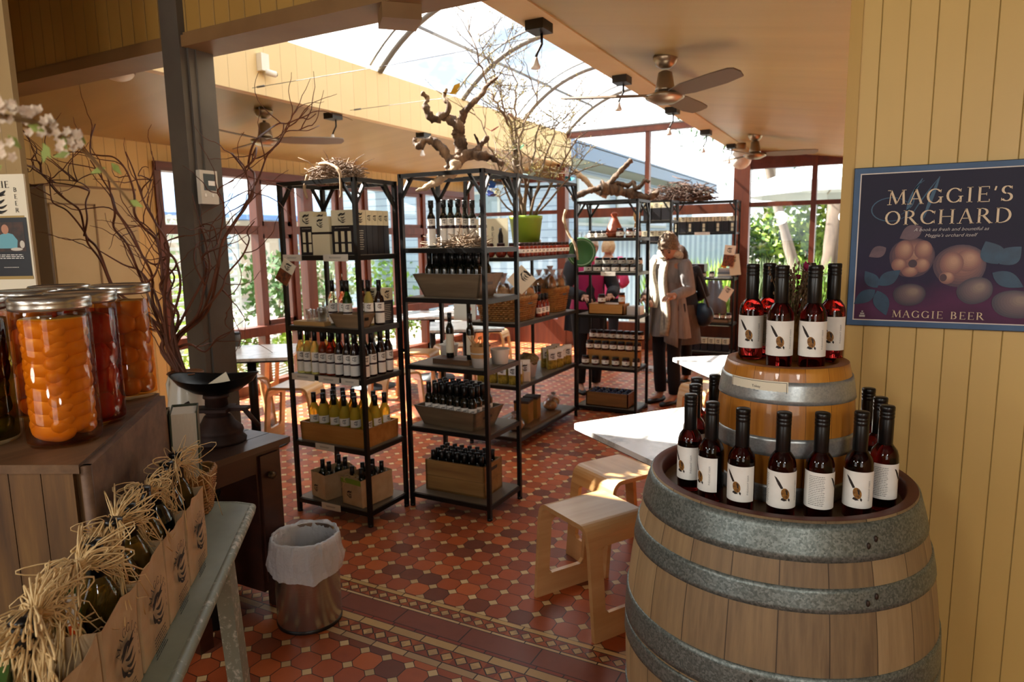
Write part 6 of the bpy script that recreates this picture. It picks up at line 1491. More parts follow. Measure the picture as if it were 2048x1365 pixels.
# ---------------------------------------------------------------- racks by the end windows
for k in range(9): carton('tea_canister', 'black canister with cream top, %s from the tagine rack, on the end-window rack' % ORD[k], at(R5, 0, .06+k*.11, .4), .078, .10, .20, 'canisters on the top shelf by the end windows', cream=.30, bottles=0 if k % 2 else 1, emb=('f',))
cb_ = thing('dark_box', 'dark box with red print on the second shelf by the end windows', 'box', at(R5, 1, .36, .45, .075)); ob('body', MB().box(-.14, .14, -.10, .10, 0, .10), pm('maroon_box', '#2a1214', .4), cb_)
mb = MB(); put_polys(mb, fine_lines(.2, .02, 1, random.Random(5), .1), lambda x, y: Vector((x, -.1012, .065+y))); ob('print', mb, pm('red_print', '#a84a40', .5), cb_)
for i in range(5): JS.put(at(R5, 1, .12+i*.13, .3), f3, 'jam jar, %s from the woman, under the dark box by the end windows' % ORD[i], 'jars by the end windows')
for k in range(5): tag(ob('recipe_book', MB().box(-.075, .075, -.055, .055, 0, .024), pm('stack_%d' % (k % 3), ('#8a8f98', '#b5b2a8', '#5c6672')[k % 3], .6), loc=at(R5, 1, .83, .4, k*.0245), rot=(0, 0, .1*(k % 2))), 'book in the grey stack by the end windows, %s from the bottom' % ORD[k], 'book', 'grey stack of books')
tag(ob('orange_card', MB().box(-.035, .035, 0, .004, 0, .10), pm('orange_paper', '#e07a18', .5), loc=at(R5, 1, .80, .5, .124), rot=(0, .35, 0)), 'bright orange card standing on the grey stack of books', 'card')
for i in range(6): jar_spec_ = JS.put(at(R5, 2, .45+i*.095, .25, .05), f3, 'dark preserve jar, %s from the woman, in the shallow crates by the end windows' % ORD[i], 'jars in the shallow crates')
for k in range(3): wood_box('shallow wooden crate, %s from the woman, on the third shelf by the end windows' % ORD[k], at(R5, 2, .20+k*.30, .36), .22, .18, .045, CRWD)
for i in range(8): carton('tea_canister', 'grey canister with white label, %s from the woman, on the floor-level shelf' % ORD[i], at(R5, 3, .10+i*.112, .4), .080, .08, .17, 'canisters at floor level by the end windows', cream=.42, bottles=0, emb=('f',))
ap = thing('striped_apron', 'grey-blue striped apron hanging from the end-window rack', 'apron', at(R5, 1, .72, -.03, -.03)); 
m_, t, b = new_mat('apron_stripe'); vec, (x, y, z) = coords(t); t.links.new(mix(t, (x*70.0).fract().lt(.35), S('#4f5a66'), S('#8d949c')), b.inputs['Base Color']); b.inputs['Roughness'].default_value = .8
rings = []
for (w_, z) in ((.09, 0), (.11, -.12), (.15, -.24), (.17, -.42)): rings.append([Vector((w_*(k/10-.5)*2*.9, -.012*math.sin(k*1.7)-.006+.006*(z*2), z)) for k in range(11)])
rings += [[v+Vector((0, .006, 0)) for v in r] for r in rings[::-1]]
ob('cloth', MB().loft(rings, False, False), m_, ap)
swing_card('pale folded leaflet hanging tilted beside the striped apron', PY(1452, 588, 8.78), .2, .12, .18, .5, False)
for k, (x, y, c_) in enumerate(((1458, 512, IVORY), (1469, 530, CARD))): swing_card(('blue-white leaflet pinned to the rack corner by the red post', 'long cream tag hanging from the rack corner by the red post')[k], PY(x, y, 8.76+.02*k), .1, .13, .26, .12*(1-2*k), k == 0, c_)
for k in range(3): carton('tea_canister', 'dark canister, %s from the tagine jars on the narrow rack' % ORD[k], at(R6, 0, .18+k*.30, .4), .09, .09, .20, 'canisters on the narrow rack', cream=.3, bottles=0, emb=('f',))
for k in range(4): carton('tea_canister', 'dark red labelled box, %s from the tagine jars on the narrow rack' % ORD[k], at(R6, 1, .12+k*.24, .4), .08, .09, .12, 'boxes on the narrow rack', cream=.5, bottles=0, emb=('f',))
for k in range(4): JS.put(at(R6, 2, .15+k*.22, .3), f3, 'jam jar, %s along the waist-high shelf of the narrow rack' % ORD[k], 'jars on the narrow rack')
for k in range(4): packet('blue and white packet, %s along the lowest shelf of the narrow rack' % ORD[k], at(R6, 3, .12+k*.24, .3), .1, .09, .16, .05, 'packets on the narrow rack', False)
# ================================================================= fans, spots, globes, small fittings
FANM = pm('satin_nickel', '#8f7f6a', .32, .8, col2='#9a8a74', scale=6); FANB = pm('fan_blade', '#6f6152', .45, .3)
def fan(label, top, zb, angs, L=.60):
    t_ = thing('ceiling_fan', label, 'ceiling fan', top, 0, 'ceiling fans'); dz = top[2]-zb
    ob('canopy', MB().lathe([(.001, .0), (.070, 0), (.072, -.018), (.056, -.05), (.028, -.068), (.012, -.07)], 24), FANM, t_)
    ob('rod', MB().cyl((0, 0, -dz+.10), .012, dz-.18, 10), FANM, t_)
    ob('motor', MB().lathe([(.022, -dz+.150), (.040, -dz+.140), (.056, -dz+.05), (.060, -dz+.04), (.03, -dz+.03)], 24), FANM, t_)
    ob('hub', MB().lathe([(.001, -dz-.035), (.06, -dz-.03), (.11, -dz-.004), (.115, -dz+.012), (.06, -dz+.03), (.001, -dz+.03)], 28), FANM, t_)
    for a in angs:
        M_ = Matrix.Translation((0, 0, -dz+.012)) @ Matrix.Rotation(a, 4, 'Z') @ Matrix.Rotation(-.28, 4, 'X')
        pts = [(.07, -.035), (.20, -.062), (.45, -.066), (L-.03, -.060), (L, -.045), (L+.005, .0), (L-.02, .045), (.45, .062), (.20, .060), (.07, .035)]
        ob('blade', MB().prism(pts, .007, M_), FANB, t_)
    return t_
def fan_at(label, px, py, zc, hubpy, tip, L=.60):
    p = G(px, py, zc); zb = zat(p.x, p.y, hubpy); q = G(tip[0], tip[1], zb); a = math.atan2(q.y-p.y, q.x-p.x)
    return fan(label, (p.x, p.y, zc), zb, (a, a+2*PI/3, a-2*PI/3), L)
fan_at('large satin ceiling fan nearest the poster wall, its blade across the skylight edge', 1331, 112, 2.592, 196, (1150, 202))
fan_at('ceiling fan at the far end above the end windows, beside the white globe', 1511, 268, 2.60, 312, (1640, 306))
fan_at('ceiling fan on the window side, behind the willow branches', 527, 220, 2.60, 284, (668, 286))
SPB_ = pm('black_spot_housing', '#15120f', .4); BULB = pm('frosted_bulb', '#e8e4dc', .3)
def spot(label, p, d):
    t_ = thing('ceiling_spotlight', label, 'spotlight', p, 0, 'black ceiling spotlights')
    ob('transformer_box', MB().cbox((0, 0, -.024), .10, .12, .048), SPB_, t_)
    ob('arm', MB().tube([(0, .03, -.045), (0, .03, -.10), (d*.02, .02, -.14), (d*.03, .015, -.17)], .007, 6), SPB_, t_)
    ob('bulb', MB().lathe([(.012, .0), (.016, -.02), (.026, -.045), (.022, -.055), (.001, -.056)], 14, (d*.03, .015, -.165)), BULB, t_)
for k, (x, y) in enumerate(((1078, 44), (1244, 153), (1345, 216), (1412, 261), (1463, 289))):
    p = G(x, y, 2.645); spot('black spotlight under the poster-side skylight edge, %s counting from the beam' % ORD[k], (p.x-.0, p.y, 2.645), -1)
for k, (x, y) in enumerate(((412, 165), (675, 226), (855, 265))):
    p = G(x, y, 2.625); spot('black spotlight under the window-side skylight edge, %s counting from the grey post' % ORD[k], (p.x-.05, p.y, 2.625), -1)
GLO = pm('opal_globe', '#d9d4cc', .35)
def globe(label, p, r, ztop_):
    t_ = thing('globe_lamp', label, 'globe lamp', p, 0, 'opal globe lamps'); ob('globe', MB().sphere((0, 0, 0), r, 24, 16), GLO, t_); ob('collar', MB().lathe([(.045, r*.92), (.05, r*.96), (.05, ztop_-p[2])], 16), BRO, t_)
p = PD(1482, 318, 7.7); globe('white opal globe lamp by the red corner post at the far end', p, .115, 2.645-.155*(p.x+1.47)-.03)
oy = thing('oyster_lamp', 'white domed oyster lamp on the window-side ceiling, cut off by the beam', 'ceiling lamp', (-4.15, 2.72, 2.612)); ob('dome', MB().sphere((0, 0, 0), .088, 24, 16, (1, 1, .62)), GLO, oy); ob('base_ring', MB().lathe([(.09, -.008), (.095, .0), (.09, .006)], 24), BRO, oy)
sx_ = PX(527, 128, XB+.03); sn = thing('motion_sensor', 'white motion sensor with a stubby camera on the skylight wall', 'sensor', (XB+.0, sx_.y, sx_.z))
WPL = pm('sensor_plastic', '#e9e4d6', .4); ob('case', MB().box(.0, .05, -.035, .035, -.05, .07), WPL, sn); ob('camera_barrel', MB().tube([(.04, .0, -.055), (.06, .08, -.06)], .022, 10), WPL, sn); ob('lens', MB().tube([(.061, .082, -.06), (.063, .088, -.06)], .014, 10), BLACK, sn)
for k, ((xa, ya), (xb_, yb)) in enumerate((((505, 176), (720, 138)), ((700, 221), (1000, 170)))):
    a = PX(xa, ya, XB+.01); c_ = G(xb_+500, yb-90, 2.70); c_.x = XR; 
    w_ = thing('tension_wire', 'thin steel wire crossing the skylight well, %s the lone sensor' % ('just below' if k == 0 else 'farther than'), 'wire', a, 0, None); e_ = Vector((XR, a.y+.05, 2.68))-a
    ob('cable', MB().tube([(0, 0, 0), e_*.5+Vector((0, 0, -.01)), e_], .0022, 4), STEELD, w_); ob('turnbuckle', MB().tube([e_*.02, e_*.05], .007, 6), STEELD, w_)
bxp = PY(798, 8, 2.27); bz_ = PY(778, 30, 2.16).z; hb = thing('bracket_box', 'dark brown box fixed under the beam at the near end of the skylight', 'box', (bxp.x, 2.27, bz_), .78); ob('case', MB().box(-.075, .075, -.075, .075, 0, 2.449-bz_), BRO, hb)
# added globe lamps, out of view behind the camera, to brighten the shop front
for k, (x, y, e_) in enumerate(((1.2, -.9, 34), (-.7, -1.2, 34), (-2.2, -.6, 28))):
    globe('added unseen globe lamp for fill over the shop front, %s from the poster wall' % ORD[k], (x, y, 2.40), .16, 3.05)
    ld = bpy.data.lights.new('fill_light', 'POINT'); ld.energy = e_; ld.color = (1, .96, .90); ld.shadow_soft_size = .17
    lo_ = bpy.data.objects.new('fill_light', ld); COL.objects.link(lo_); lo_.location = (x, y, 2.03)
# ================================================================= café tables and stools by the window
gt = 'white tables by the window wall'
for k, (px, py, r_, l) in enumerate(((500, 706, .62, 'white table with a cup on it, between the grey post and the shelves'), (866, 629, .5, 'sun-bleached white table seen through the stump rack'), (935, 652, .6, 'white table with brochures and a printed box, behind the stump rack'), (742, 640, .5, 'white table hidden behind the twig-nest rack'))):
    p = G(px, py, .74); TB.put((p.x-.05, p.y+.05, 0), r_, l, gt)
tc = G(474, 693, .74); cu = thing('coffee_cup', 'dark takeaway cup on the white table by the window', 'cup', (tc.x, tc.y, .74)); ob('cup', MB().lathe([(.001, 0), (.028, 0), (.038, .10), (.036, .10), (.001, .01)], 16), pm('dark_cup', '#4d453e', .5), cu); ob('lid', MB().lathe([(.040, .10), (.036, .115), (.001, .116)], 16), BLACK, cu)
pb = G(930, 640, .74); bx = thing('leaflet_box', 'grey printed box with a red dot on the white table behind the stump rack', 'box', (pb.x, pb.y, .74), .5); ob('body', MB().box(-.11, .11, -.06, .06, 0, .20), pm('grey_card', '#aaa89e', .5), bx)
mb = MB(); mb.add([(.05+.022*math.cos(a), -.0612, .12+.022*math.sin(a)) for a in [2*PI*i/14 for i in range(14)]], [tuple(range(14))], False); ob('red_dot', mb, pm('red_dot', '#b03a2a', .5), bx)
for k in range(3):
    q = G(893+14*k, 618+8*k, .74); t_ = tag(ob('brochure', MB().box(-.10, .10, -.15, .15, 0, .006), PAPER, loc=(q.x, q.y, .7402+.0065*k), rot=.4+.3*k), 'loose brochure on the white table behind the stump rack, %s from the bottom' % ORD[k], 'brochure', 'loose brochures')
gs2 = 'plywood stools by the window wall'
for k, (px, py, r_, l) in enumerate(((590, 768, .35, 'bent-ply stool in front of the sunny floor, behind the twig-nest rack'), (487, 752, 1.1, 'bent-ply stool beside the grey post under the cup table'), (575, 700, .4, 'sunlit bent-ply stool near the low window sill'), (838, 702, .3, 'bent-ply stool seen through the gap between the two tall racks'),
                                     (905, 690, .9, 'bent-ply stool beyond the tasting bottles of the stump rack'), (985, 660, .2, 'bent-ply stool seen behind the brown wicker basket'), (790, 742, 1.2, 'bent-ply stool in the sun beside the front post of the twig-nest rack'))):
    p = G(px, py, .452); STOOL.put((p.x, p.y, 0), r_, l, gs2)
# ================================================================= people
SKIN = pm('skin', '#b98a70', .5, col2='#a9775e', scale=9); LIPS = pm('lips', '#8e4a44', .5); EYE = pm('eye_dark', '#1b1412', .3)
def skin_mesh(vs, es, rs, mat_, root=0, sub=2):
    me = bpy.data.meshes.new('b'); me.from_pydata([tuple(v) for v in vs], es, []); o = bpy.data.objects.new('b', me); COL.objects.link(o)
    mo = o.modifiers.new('s', 'SKIN'); mo.use_smooth_shade = True
    if not me.skin_vertices: me.skin_vertices.new() if hasattr(me.skin_vertices, 'new') else None
    for i, sv in enumerate(me.skin_vertices[0].data):
        r_ = rs[i]; sv.radius = r_ if isinstance(r_, tuple) else (r_, r_); sv.use_root = (i == root)
    mo2 = o.modifiers.new('u', 'SUBSURF'); mo2.levels = sub; mo2.render_levels = sub
    dg = bpy.context.evaluated_depsgraph_get(); me2 = bpy.data.meshes.new_from_object(o.evaluated_get(dg))
    V_ = [v.co.copy() for v in me2.vertices]; F_ = [tuple(p_.vertices) for p_ in me2.polygons]
    bpy.data.objects.remove(o); return V_, F_
def rings_along(path, radii, n_=16):
    """elliptical rings: path of centres with (half width, half depth), kept level"""
    return [[Vector((c[0]+r_[0]*math.cos(2*PI*k/n_), c[1]+r_[1]*math.sin(2*PI*k/n_), c[2])) for k in range(n_)] for c, r_ in zip(path, radii)]
def person(label, base, face_dir, J, hair, outfit, scale=1.0):
    """J: joints in the person's own frame, x to their left, y forwards, z up"""
    rot = math.atan2(face_dir[1], face_dir[0])-PI/2
    t_ = thing('person', label, 'person', base, rot); t_.scale = (scale,)*3
    V_, E_, R_ = [], [], []
    def add(p, r_, parent=None):
        V_.append(Vector(p)); R_.append(r_); i = len(V_)-1
        if parent is not None: E_.append((parent, i))
        return i
    pel = add(J['pelvis'], (.13, .10)); sp = add(J['spine'], (.115, .09), pel); ch = add(J['chest'], (.13, .10), sp); nb = add(J['neck'], .055, ch); nk = add(Vector(J['neck']).lerp(Vector(J['head']), .5), .048, nb); hd_ = add(Vector(J['head'])+Vector((0, -.01, -.02)), .07, nk)
    hands = []
    for s_, L_ in ((1, 'l'), (-1, 'r')):
        sh = add(J['sh_'+L_], .055, ch); el = add(J['el_'+L_], .040, sh); fm = add(Vector(J['el_'+L_]).lerp(Vector(J['wr_'+L_]), .35), .038, el); wr = add(J['wr_'+L_], .024, fm); d = (Vector(J['ha_'+L_])-Vector(J['wr_'+L_])).normalized(); pm_ = add(Vector(J['wr_'+L_])+d*.05, (.036, .018), wr); pe = add(Vector(J['wr_'+L_])+d*.085, (.036, .014), pm_)
        hands.append((V_[pe], d, s_))
        hp = add(J['hip_'+L_], .085, pel); kn = add(J['kn_'+L_], .055, hp); cf = add(Vector(J['kn_'+L_]).lerp(Vector(J['an_'+L_]), .35), .052, kn); an = add(J['an_'+L_], .034, cf); fo = add(Vector(J['an_'+L_])+Vector((0, .06, -.045)), .035, an); to = add(Vector(J['an_'+L_])+Vector((0, .15, -.062)), (.036, .02), fo)
    vs, fs = skin_mesh(V_, E_, R_, SKIN)
    mb = MB(); mb.add(vs, fs, True)
    # fingers
    for (p, d, s_) in hands:
        side = d.cross(Vector((0, 0, 1))).normalized(); dn = side.cross(d).normalized(); 
        if dn.z > 0: dn = -dn
        for k in range(4):
            o_ = p-d*.012+side*(k-1.5)*.018; l = (.062, .072, .068, .052)[k]
            mb.tube([o_, o_+d*l*.45+dn*.006, o_+d*l*.8+dn*.020, o_+d*l*.9+dn*.034], [.0085, .008, .007, .005], 7)
        o_ = p-d*.055+side*.030*s_; mb.tube([o_, o_+side*s_*.022+d*.022+dn*.008, o_+side*s_*.026+d*.05+dn*.016], [.011, .0095, .007], 7)
    # head: skull, brow, nose, mouth, ears
    hm = Matrix.Translation(J['head']) @ Euler((-J.get('bow', .0), 0, J.get('turn', 0))).to_matrix().to_4x4()
    def hf(d):
        k = 1.0
        if d.y > 0 and d.z < -.2: k += .05*d.y
        if d.z < -.35 and d.y < .3: k -= .12
        return k
    hb_ = MB(); hb_.sphere((0, 0, 0), .1, 24, 16, (.76, .93, 1.15), fn=hf)
    hb_.sphere((0, .098, -.015), .016, 8, 6, (.75, 1, 1.5)); hb_.sphere((0, .108, -.028), .013, 8, 6)
    for s_ in (-1, 1): hb_.sphere((s_*.077, -.005, -.012), .022, 8, 6, (.35, .8, 1.3)); hb_.sphere((s_*.030, .080, .012), .016, 8, 6, (1.1, .6, .6))
    hb_.cur = 1; hb_.sphere((0, .089, -.060), .018, 8, 6, (1.2, .45, .36)); hb_.cur = 2
    for s_ in (-1, 1): hb_.sphere((s_*.030, .088, .012), .0085, 8, 6, (1.3, .6, .7)); hb_.sphere((s_*.031, .086, .032), .012, 8, 5, (1.5, .4, .28))
    b0 = len(mb.v); mb.v += [tuple(hm @ Vector(v)) for v in hb_.v]; mb.f += [tuple(i+b0 for i in f_) for f_ in hb_.f]; mb.mi += hb_.mi; mb.sm += hb_.sm
    body = ob('body', mb, [SKIN, LIPS, EYE], t_)
    # hair
    hc, hl, hmess = hair; o3 = Vector((3.1, len(label), 1.7)); H_ = MB(); nv, nu = 16, 28; vs = []; fs = []
    for j in range(nv+1):
        for i in range(nu):
            a = 2*PI*i/nu; fr_ = max(0, math.sin(a)); lim = PI*(.62+hl-.30*fr_**.7*(1 if fr_ > .1 else .3)); th = lim*j/nv
            d = Vector((math.sin(th)*math.cos(a), math.sin(th)*math.sin(a), math.cos(th))); k = 1.10+hmess*mnoise.noise(d*5+o3)+.02*math.sin(a*14+th*3)
            vs.append(hm @ Vector((d.x*.079*k, d.y*.097*k-.006, d.z*.118*k+.002)))
    for j in range(nv):
        for i in range(nu): i2 = (i+1) % nu; fs.append((j*nu+i, (j+1)*nu+i, (j+1)*nu+i2, j*nu+i2))
    ob('hair', H_.add(vs, fs, True), hc, t_)
    for nm, fn in outfit: fn(t_, J)
    return t_
def sleeves(mat_, r0=.066, r1=.045, to=1.0, nm='sleeve'):
    def f(t_, J):
        for L_ in 'lr':
            a, b_, c_ = Vector(J['sh_'+L_]), Vector(J['el_'+L_]), Vector(J['wr_'+L_]); P = [a+(a-b_)*.12+Vector((0, 0, .012)), a, a.lerp(b_, .35), a.lerp(b_, .7), b_, b_.lerp(c_, .35), b_.lerp(c_, .7*to), b_.lerp(c_, to)]
            ob(nm, MB().tube(P, [r0*.75, r0*1.05, r0, r0*.92, r0*.86, r1*1.15, r1, r1*.95], 14), mat_, t_)
    return f
def torso(mat_, hem, wid, nm='tunic', flare=1.25, pleat=.0, neckz=None, open_=0):
    def f(t_, J):
        pel, sp, ch, nk = [Vector(J[k]) for k in ('pelvis', 'spine', 'chest', 'neck')]; n_ = 40
        low = pel+Vector((0, 0, hem-pel.z)); C_ = [nk+Vector((0, 0, -.005)), nk+Vector((0, -.005, -.03)), ch+Vector((0, -.01, .055)), ch, sp, pel+Vector((0, 0, .05)), pel.lerp(low, .4), low.lerp(pel, .25), low]
        W_ = [.060, .125, .185*wid, .178*wid, .158*wid, .172*wid, .185*wid*(1+(flare-1)*.4), .185*wid*(1+(flare-1)*.8), .185*wid*flare]; D_ = [.058, .075, .112, .118, .112, .122, .13*(1+(flare-1)*.4), .13*(1+(flare-1)*.8), .13*flare]
        rings = []
        for j in range(len(C_)):
            pl_ = pleat*max(0, (j-3)/5); rings.append([Vector((C_[j].x+(W_[j]+pl_*math.sin(k*2*PI/n_*9))*math.cos(2*PI*k/n_), C_[j].y+(D_[j]+pl_*math.sin(k*2*PI/n_*9))*math.sin(2*PI*k/n_), C_[j].z-(pl_*.8*math.sin(2*PI*k/n_*2+1) if j == len(C_)-1 else 0))) for k in range(n_)])
        # points between the rings make the cloth hang smoothly
        R2_ = []
        for j in range(len(rings)-1):
            R2_.append(rings[j]); R2_.append([(a+b_)/2 for a, b_ in zip(rings[j], rings[j+1])])
        R2_.append(rings[-1]); ob(nm, MB().loft(R2_, False), mat_, t_)
    return f
def legs(mat_, r0=.098, r1=.055, nm='legging', upto=1.0):
    def f(t_, J):
        for L_ in 'lr':
            a, b_, c_ = Vector(J['hip_'+L_]), Vector(J['kn_'+L_]), Vector(J['an_'+L_]); P = [a+Vector((0, 0, .06)), a, a.lerp(b_, .5), b_, b_.lerp(c_, .3), b_.lerp(c_, .7*upto), b_.lerp(c_, upto*.95)]
            ob(nm, MB().tube(P, [r0*.9, r0, r0*.85, r0*.68, r0*.66, r1*1.05, r1*.92], 14), mat_, t_)
    return f
def shoes(mat_):
    def f(t_, J):
        for L_ in 'lr':
            c_ = Vector(J['an_'+L_]); rings = []
            for (y, hw_, zt_) in ((-.045, .022, .045), (-.03, .034, .05), (.02, .038, .040), (.08, .045, .045), (.13, .044, .04), (.17, .034, .034), (.19, .015, .022)):
                rings.append([Vector((c_.x+hw_*math.cos(a), c_.y+y, max(.0, zt_*.5+zt_*.5*math.sin(a)))) for a in [2*PI*k/12 for k in range(12)]])
            ob('shoe', MB().loft(rings), mat_, t_)
    return f
GREYT = pm('grey_jersey', '#8f8a88', .85, col2='#7e7978', scale=6, stretch=(6, 6, 1)); SCARF = pm('pale_scarf', '#c9c2b0', .85, col2='#a9a190', scale=50, bmp=.2); BLKF = pm('black_cloth', '#15141a', .85); DKJ = pm('dark_jacket', '#16161c', .8)
HAIRB = pm('ash_brown_hair', '#45362a', .6, col2='#8a745a', scale=60, stretch=(3, 3, 1)); HAIRW = pm('white_hair', '#c9c5bd', .6, col2='#b3aea5', scale=30); HAIRL = pm('blond_hair', '#c0a684', .6, col2='#a5865f', scale=30); HAIRD = pm('brown_hair', '#2c1a10', .55, col2='#452c1b', scale=40)
LEA = pm('brown_strap', '#2c2019', .5); BLUEB = pm('blue_handbag', '#20303f', .4, col2='#182530', scale=8); MAGE = pm('magenta_top', '#a81e5c', .7); SKRT = pm('taupe_skirt', '#5d544d', .8, col2='#4d453f', scale=12, stretch=(8, 8, 1)); BLKS = pm('black_shoe', '#0f0e0e', .4)
def base_J(**k):
    J = dict(pelvis=(0, 0, .90), spine=(0, .01, 1.06), chest=(0, .03, 1.22), neck=(0, .045, 1.345), head=(0, .11, 1.445), bow=.75, turn=0,
             sh_l=(.165, .02, 1.30), sh_r=(-.165, .02, 1.30), el_l=(.27, -.03, 1.03), el_r=(-.27, .06, 1.05), wr_l=(.12, .20, .97), wr_r=(-.30, .30, 1.0), ha_l=(.03, .24, .94), ha_r=(-.32, .40, .985),
             hip_l=(.085, 0, .86), hip_r=(-.085, 0, .86), kn_l=(.085, .03, .48), kn_r=(-.085, .03, .48), an_l=(.08, 0, .075), an_r=(-.08, 0, .075)); J.update(k); return J
def scarf(t_, J):
    n_ = Vector(J['neck']); mb = MB(); mb.tube([n_+Vector((.085*math.cos(a), .075*math.sin(a)+.012, .022+.014*math.sin(a*3))) for a in [2*PI*k/24 for k in range(25)]], .034, 10)
    for s_, L_ in ((-.075, .66), (.055, .42)):
        rings = []
        for k in range(12):
            u_ = k/11; z = n_.z-.03-L_*u_; y = .135+.012*math.sin(u_*6); rings.append([Vector((s_+dx*(1+.25*u_)+.012*math.sin(u_*7), y+n_.y*.3+dy+.004*math.sin(dx*200), z)) for dx, dy in ((-.045, 0), (-.02, .014), (.0, .006), (.02, .014), (.045, 0), (.02, -.006), (-.02, -.006))])
        mb.loft(rings)
    ob('scarf', mb, SCARF, t_)
def open_cardigan(mat_):
    def f(t_, J):
        n_ = Vector(J['neck']); pel = Vector(J['pelvis'])
        for s_ in (-1, 1):
            rings = []
            for k in range(10):
                u_ = k/9; z = n_.z-.03-(n_.z-.62)*u_; w_ = .07+.035*u_; x0 = s_*(.05+.03*u_); rings.append([Vector((x0+s_*w_*q, .135+.03*u_-.065*q+.010*math.sin(q*9+u_*4), z-(.05*u_*q))) for q in (0, .35, .7, 1.0)]+[Vector((x0+s_*w_*q, .123+.03*u_-.065*q+.010*math.sin(q*9+u_*4), z-(.05*u_*q))) for q in (1.0, .7, .35, 0)])
            ob('cardigan_front', MB().loft(rings), mat_, t_)
    return f
def strap(mat_, s_=1):
    def f(t_, J):
        a = Vector(J['sh_l' if s_ > 0 else 'sh_r']); P = [a+Vector((-.045*s_, -.10, -.25)), a+Vector((-.05*s_, -.09, -.05)), a+Vector((-.045*s_, -.0, .070)), a+Vector((-.03*s_, .085, -.02)), a+Vector((.02*s_, .11, -.17)), a+Vector((.075*s_, .02, -.36))]
        ob('bag_strap', MB().tube(P, .014, 8), mat_, t_)
    return f
wf = G(1333, 806); wbase = Vector((wf.x, wf.y+.03, 0))
fd = Vector((-.42, -.91, 0)).normalized()
person('woman in grey tunic, pale scarf and black leggings bending over the tasting shelf', wbase, fd, base_J(turn=.35, chest=(-.03, .04, 1.22), neck=(-.075, .075, 1.335), head=(-.11, .15, 1.425), sh_l=(.115, .035, 1.29), sh_r=(-.20, .05, 1.27), el_l=(.235, -.03, 1.03), wr_r=(-.30, .31, 1.02), ha_r=(-.31, .43, 1.01)), (HAIRB, .05, .17),
       [('t', torso(GREYT, .62, .90, 'tunic', 1.25, .012)), ('s', sleeves(GREYT, .062, .044, .93)), ('c', open_cardigan(GREYT)), ('l', legs(BLKF, .086)), ('sh', shoes(BLKS)), ('sc', scarf), ('st', strap(LEA))], 1.035)
def handbag(t_, J):
    c_ = Vector((.20, -.10, .80)); ob('handbag', MB().sphere(c_, .16, 18, 12, (.55, 1.1, .85), fn=lambda d: 1+.06*mnoise.noise(d*3)), BLUEB, t_)
    ob('bag_handle', MB().tube([c_+Vector((0, -.12, .09)), Vector((.17, -.06, 1.22)), Vector((.15, .0, 1.345)), Vector((.17, .08, 1.2)), c_+Vector((0, .12, .09))], .012, 7), LEA, t_)
p2 = PD(1366, 520, 7.1); fd2 = Vector((-.75, .66, 0))
person('woman with brown hair and black jacket turned away, blue handbag on her shoulder', (p2.x, p2.y, 0), fd2, base_J(bow=.35, head=(0, .07, 1.46), wr_l=(.22, .16, .95), ha_l=(.20, .24, .95), wr_r=(-.24, .18, .95), ha_r=(-.22, .26, .95)), (HAIRD, .12, .05),
       [('j', torso(DKJ, .80, 1.12, 'jacket', 1.1)), ('s', sleeves(DKJ, .075, .055, .97)), ('k', lambda t_, J: ob('skirt', MB().loft(rings_along([(0, 0, .92), (0, 0, .75), (0, 0, .48)], [(.17, .13), (.20, .16), (.24, .19)], 28), False), SKRT, t_)), ('l', legs(BLKF)), ('sh', shoes(BLKS)), ('b', handbag)], .93)
p3 = PY(1176, 495, 6.42)
person('white-haired woman in a dark coat over a magenta top behind the tagine rack', (p3.x, 6.42, 0), Vector((.55, -.84, 0)), base_J(bow=.35, head=(0, .085, 1.475), wr_r=(-.16, .30, 1.0), ha_r=(-.10, .40, 1.0), el_r=(-.25, .08, 1.05), wr_l=(.10, .34, 1.0), ha_l=(.08, .44, .99), el_l=(.25, .10, 1.05)), (HAIRW, .02, .07),
       [('m', torso(MAGE, .86, .96, 'top', 1.05)), ('j', lambda t_, J: [ob('coat_half', MB().loft([[Vector((s_*(.012+.178*q)*w_, (.126-.26*q*q*.9)*w_ if q < .8 else -.10*w_, z)) for q in (0, .3, .6, .85, 1.0)]+[Vector((s_*.02, -.135*w_, z))] for (z, w_) in ((1.32, .9), (1.2, 1.05), (1.0, 1.02), (.85, 1.12), (.62, 1.2))], False, False), DKJ, t_) for s_ in (-1, 1)]), ('s', sleeves(DKJ, .072, .055, .92)), ('l', legs(BLKF)), ('sh', shoes(BLKS))], 1.0)
p4 = PY(1214, 492, 8.3)
person('blond person in a pink top, only head and shoulders showing beyond the racks', (p4.x, 8.3, 0), Vector((.1, 1, 0)), base_J(bow=.1, head=(0, .05, 1.47)), (HAIRL, .05, .04), [('t', torso(pm('pink_top', '#d0487a', .7), .82, 1.0, 'top', 1.05)), ('s', sleeves(pm('pink_top', '#d0487a', .7), .07, .05, .95)), ('l', legs(BLKF)), ('sh', shoes(BLKS))], .98)
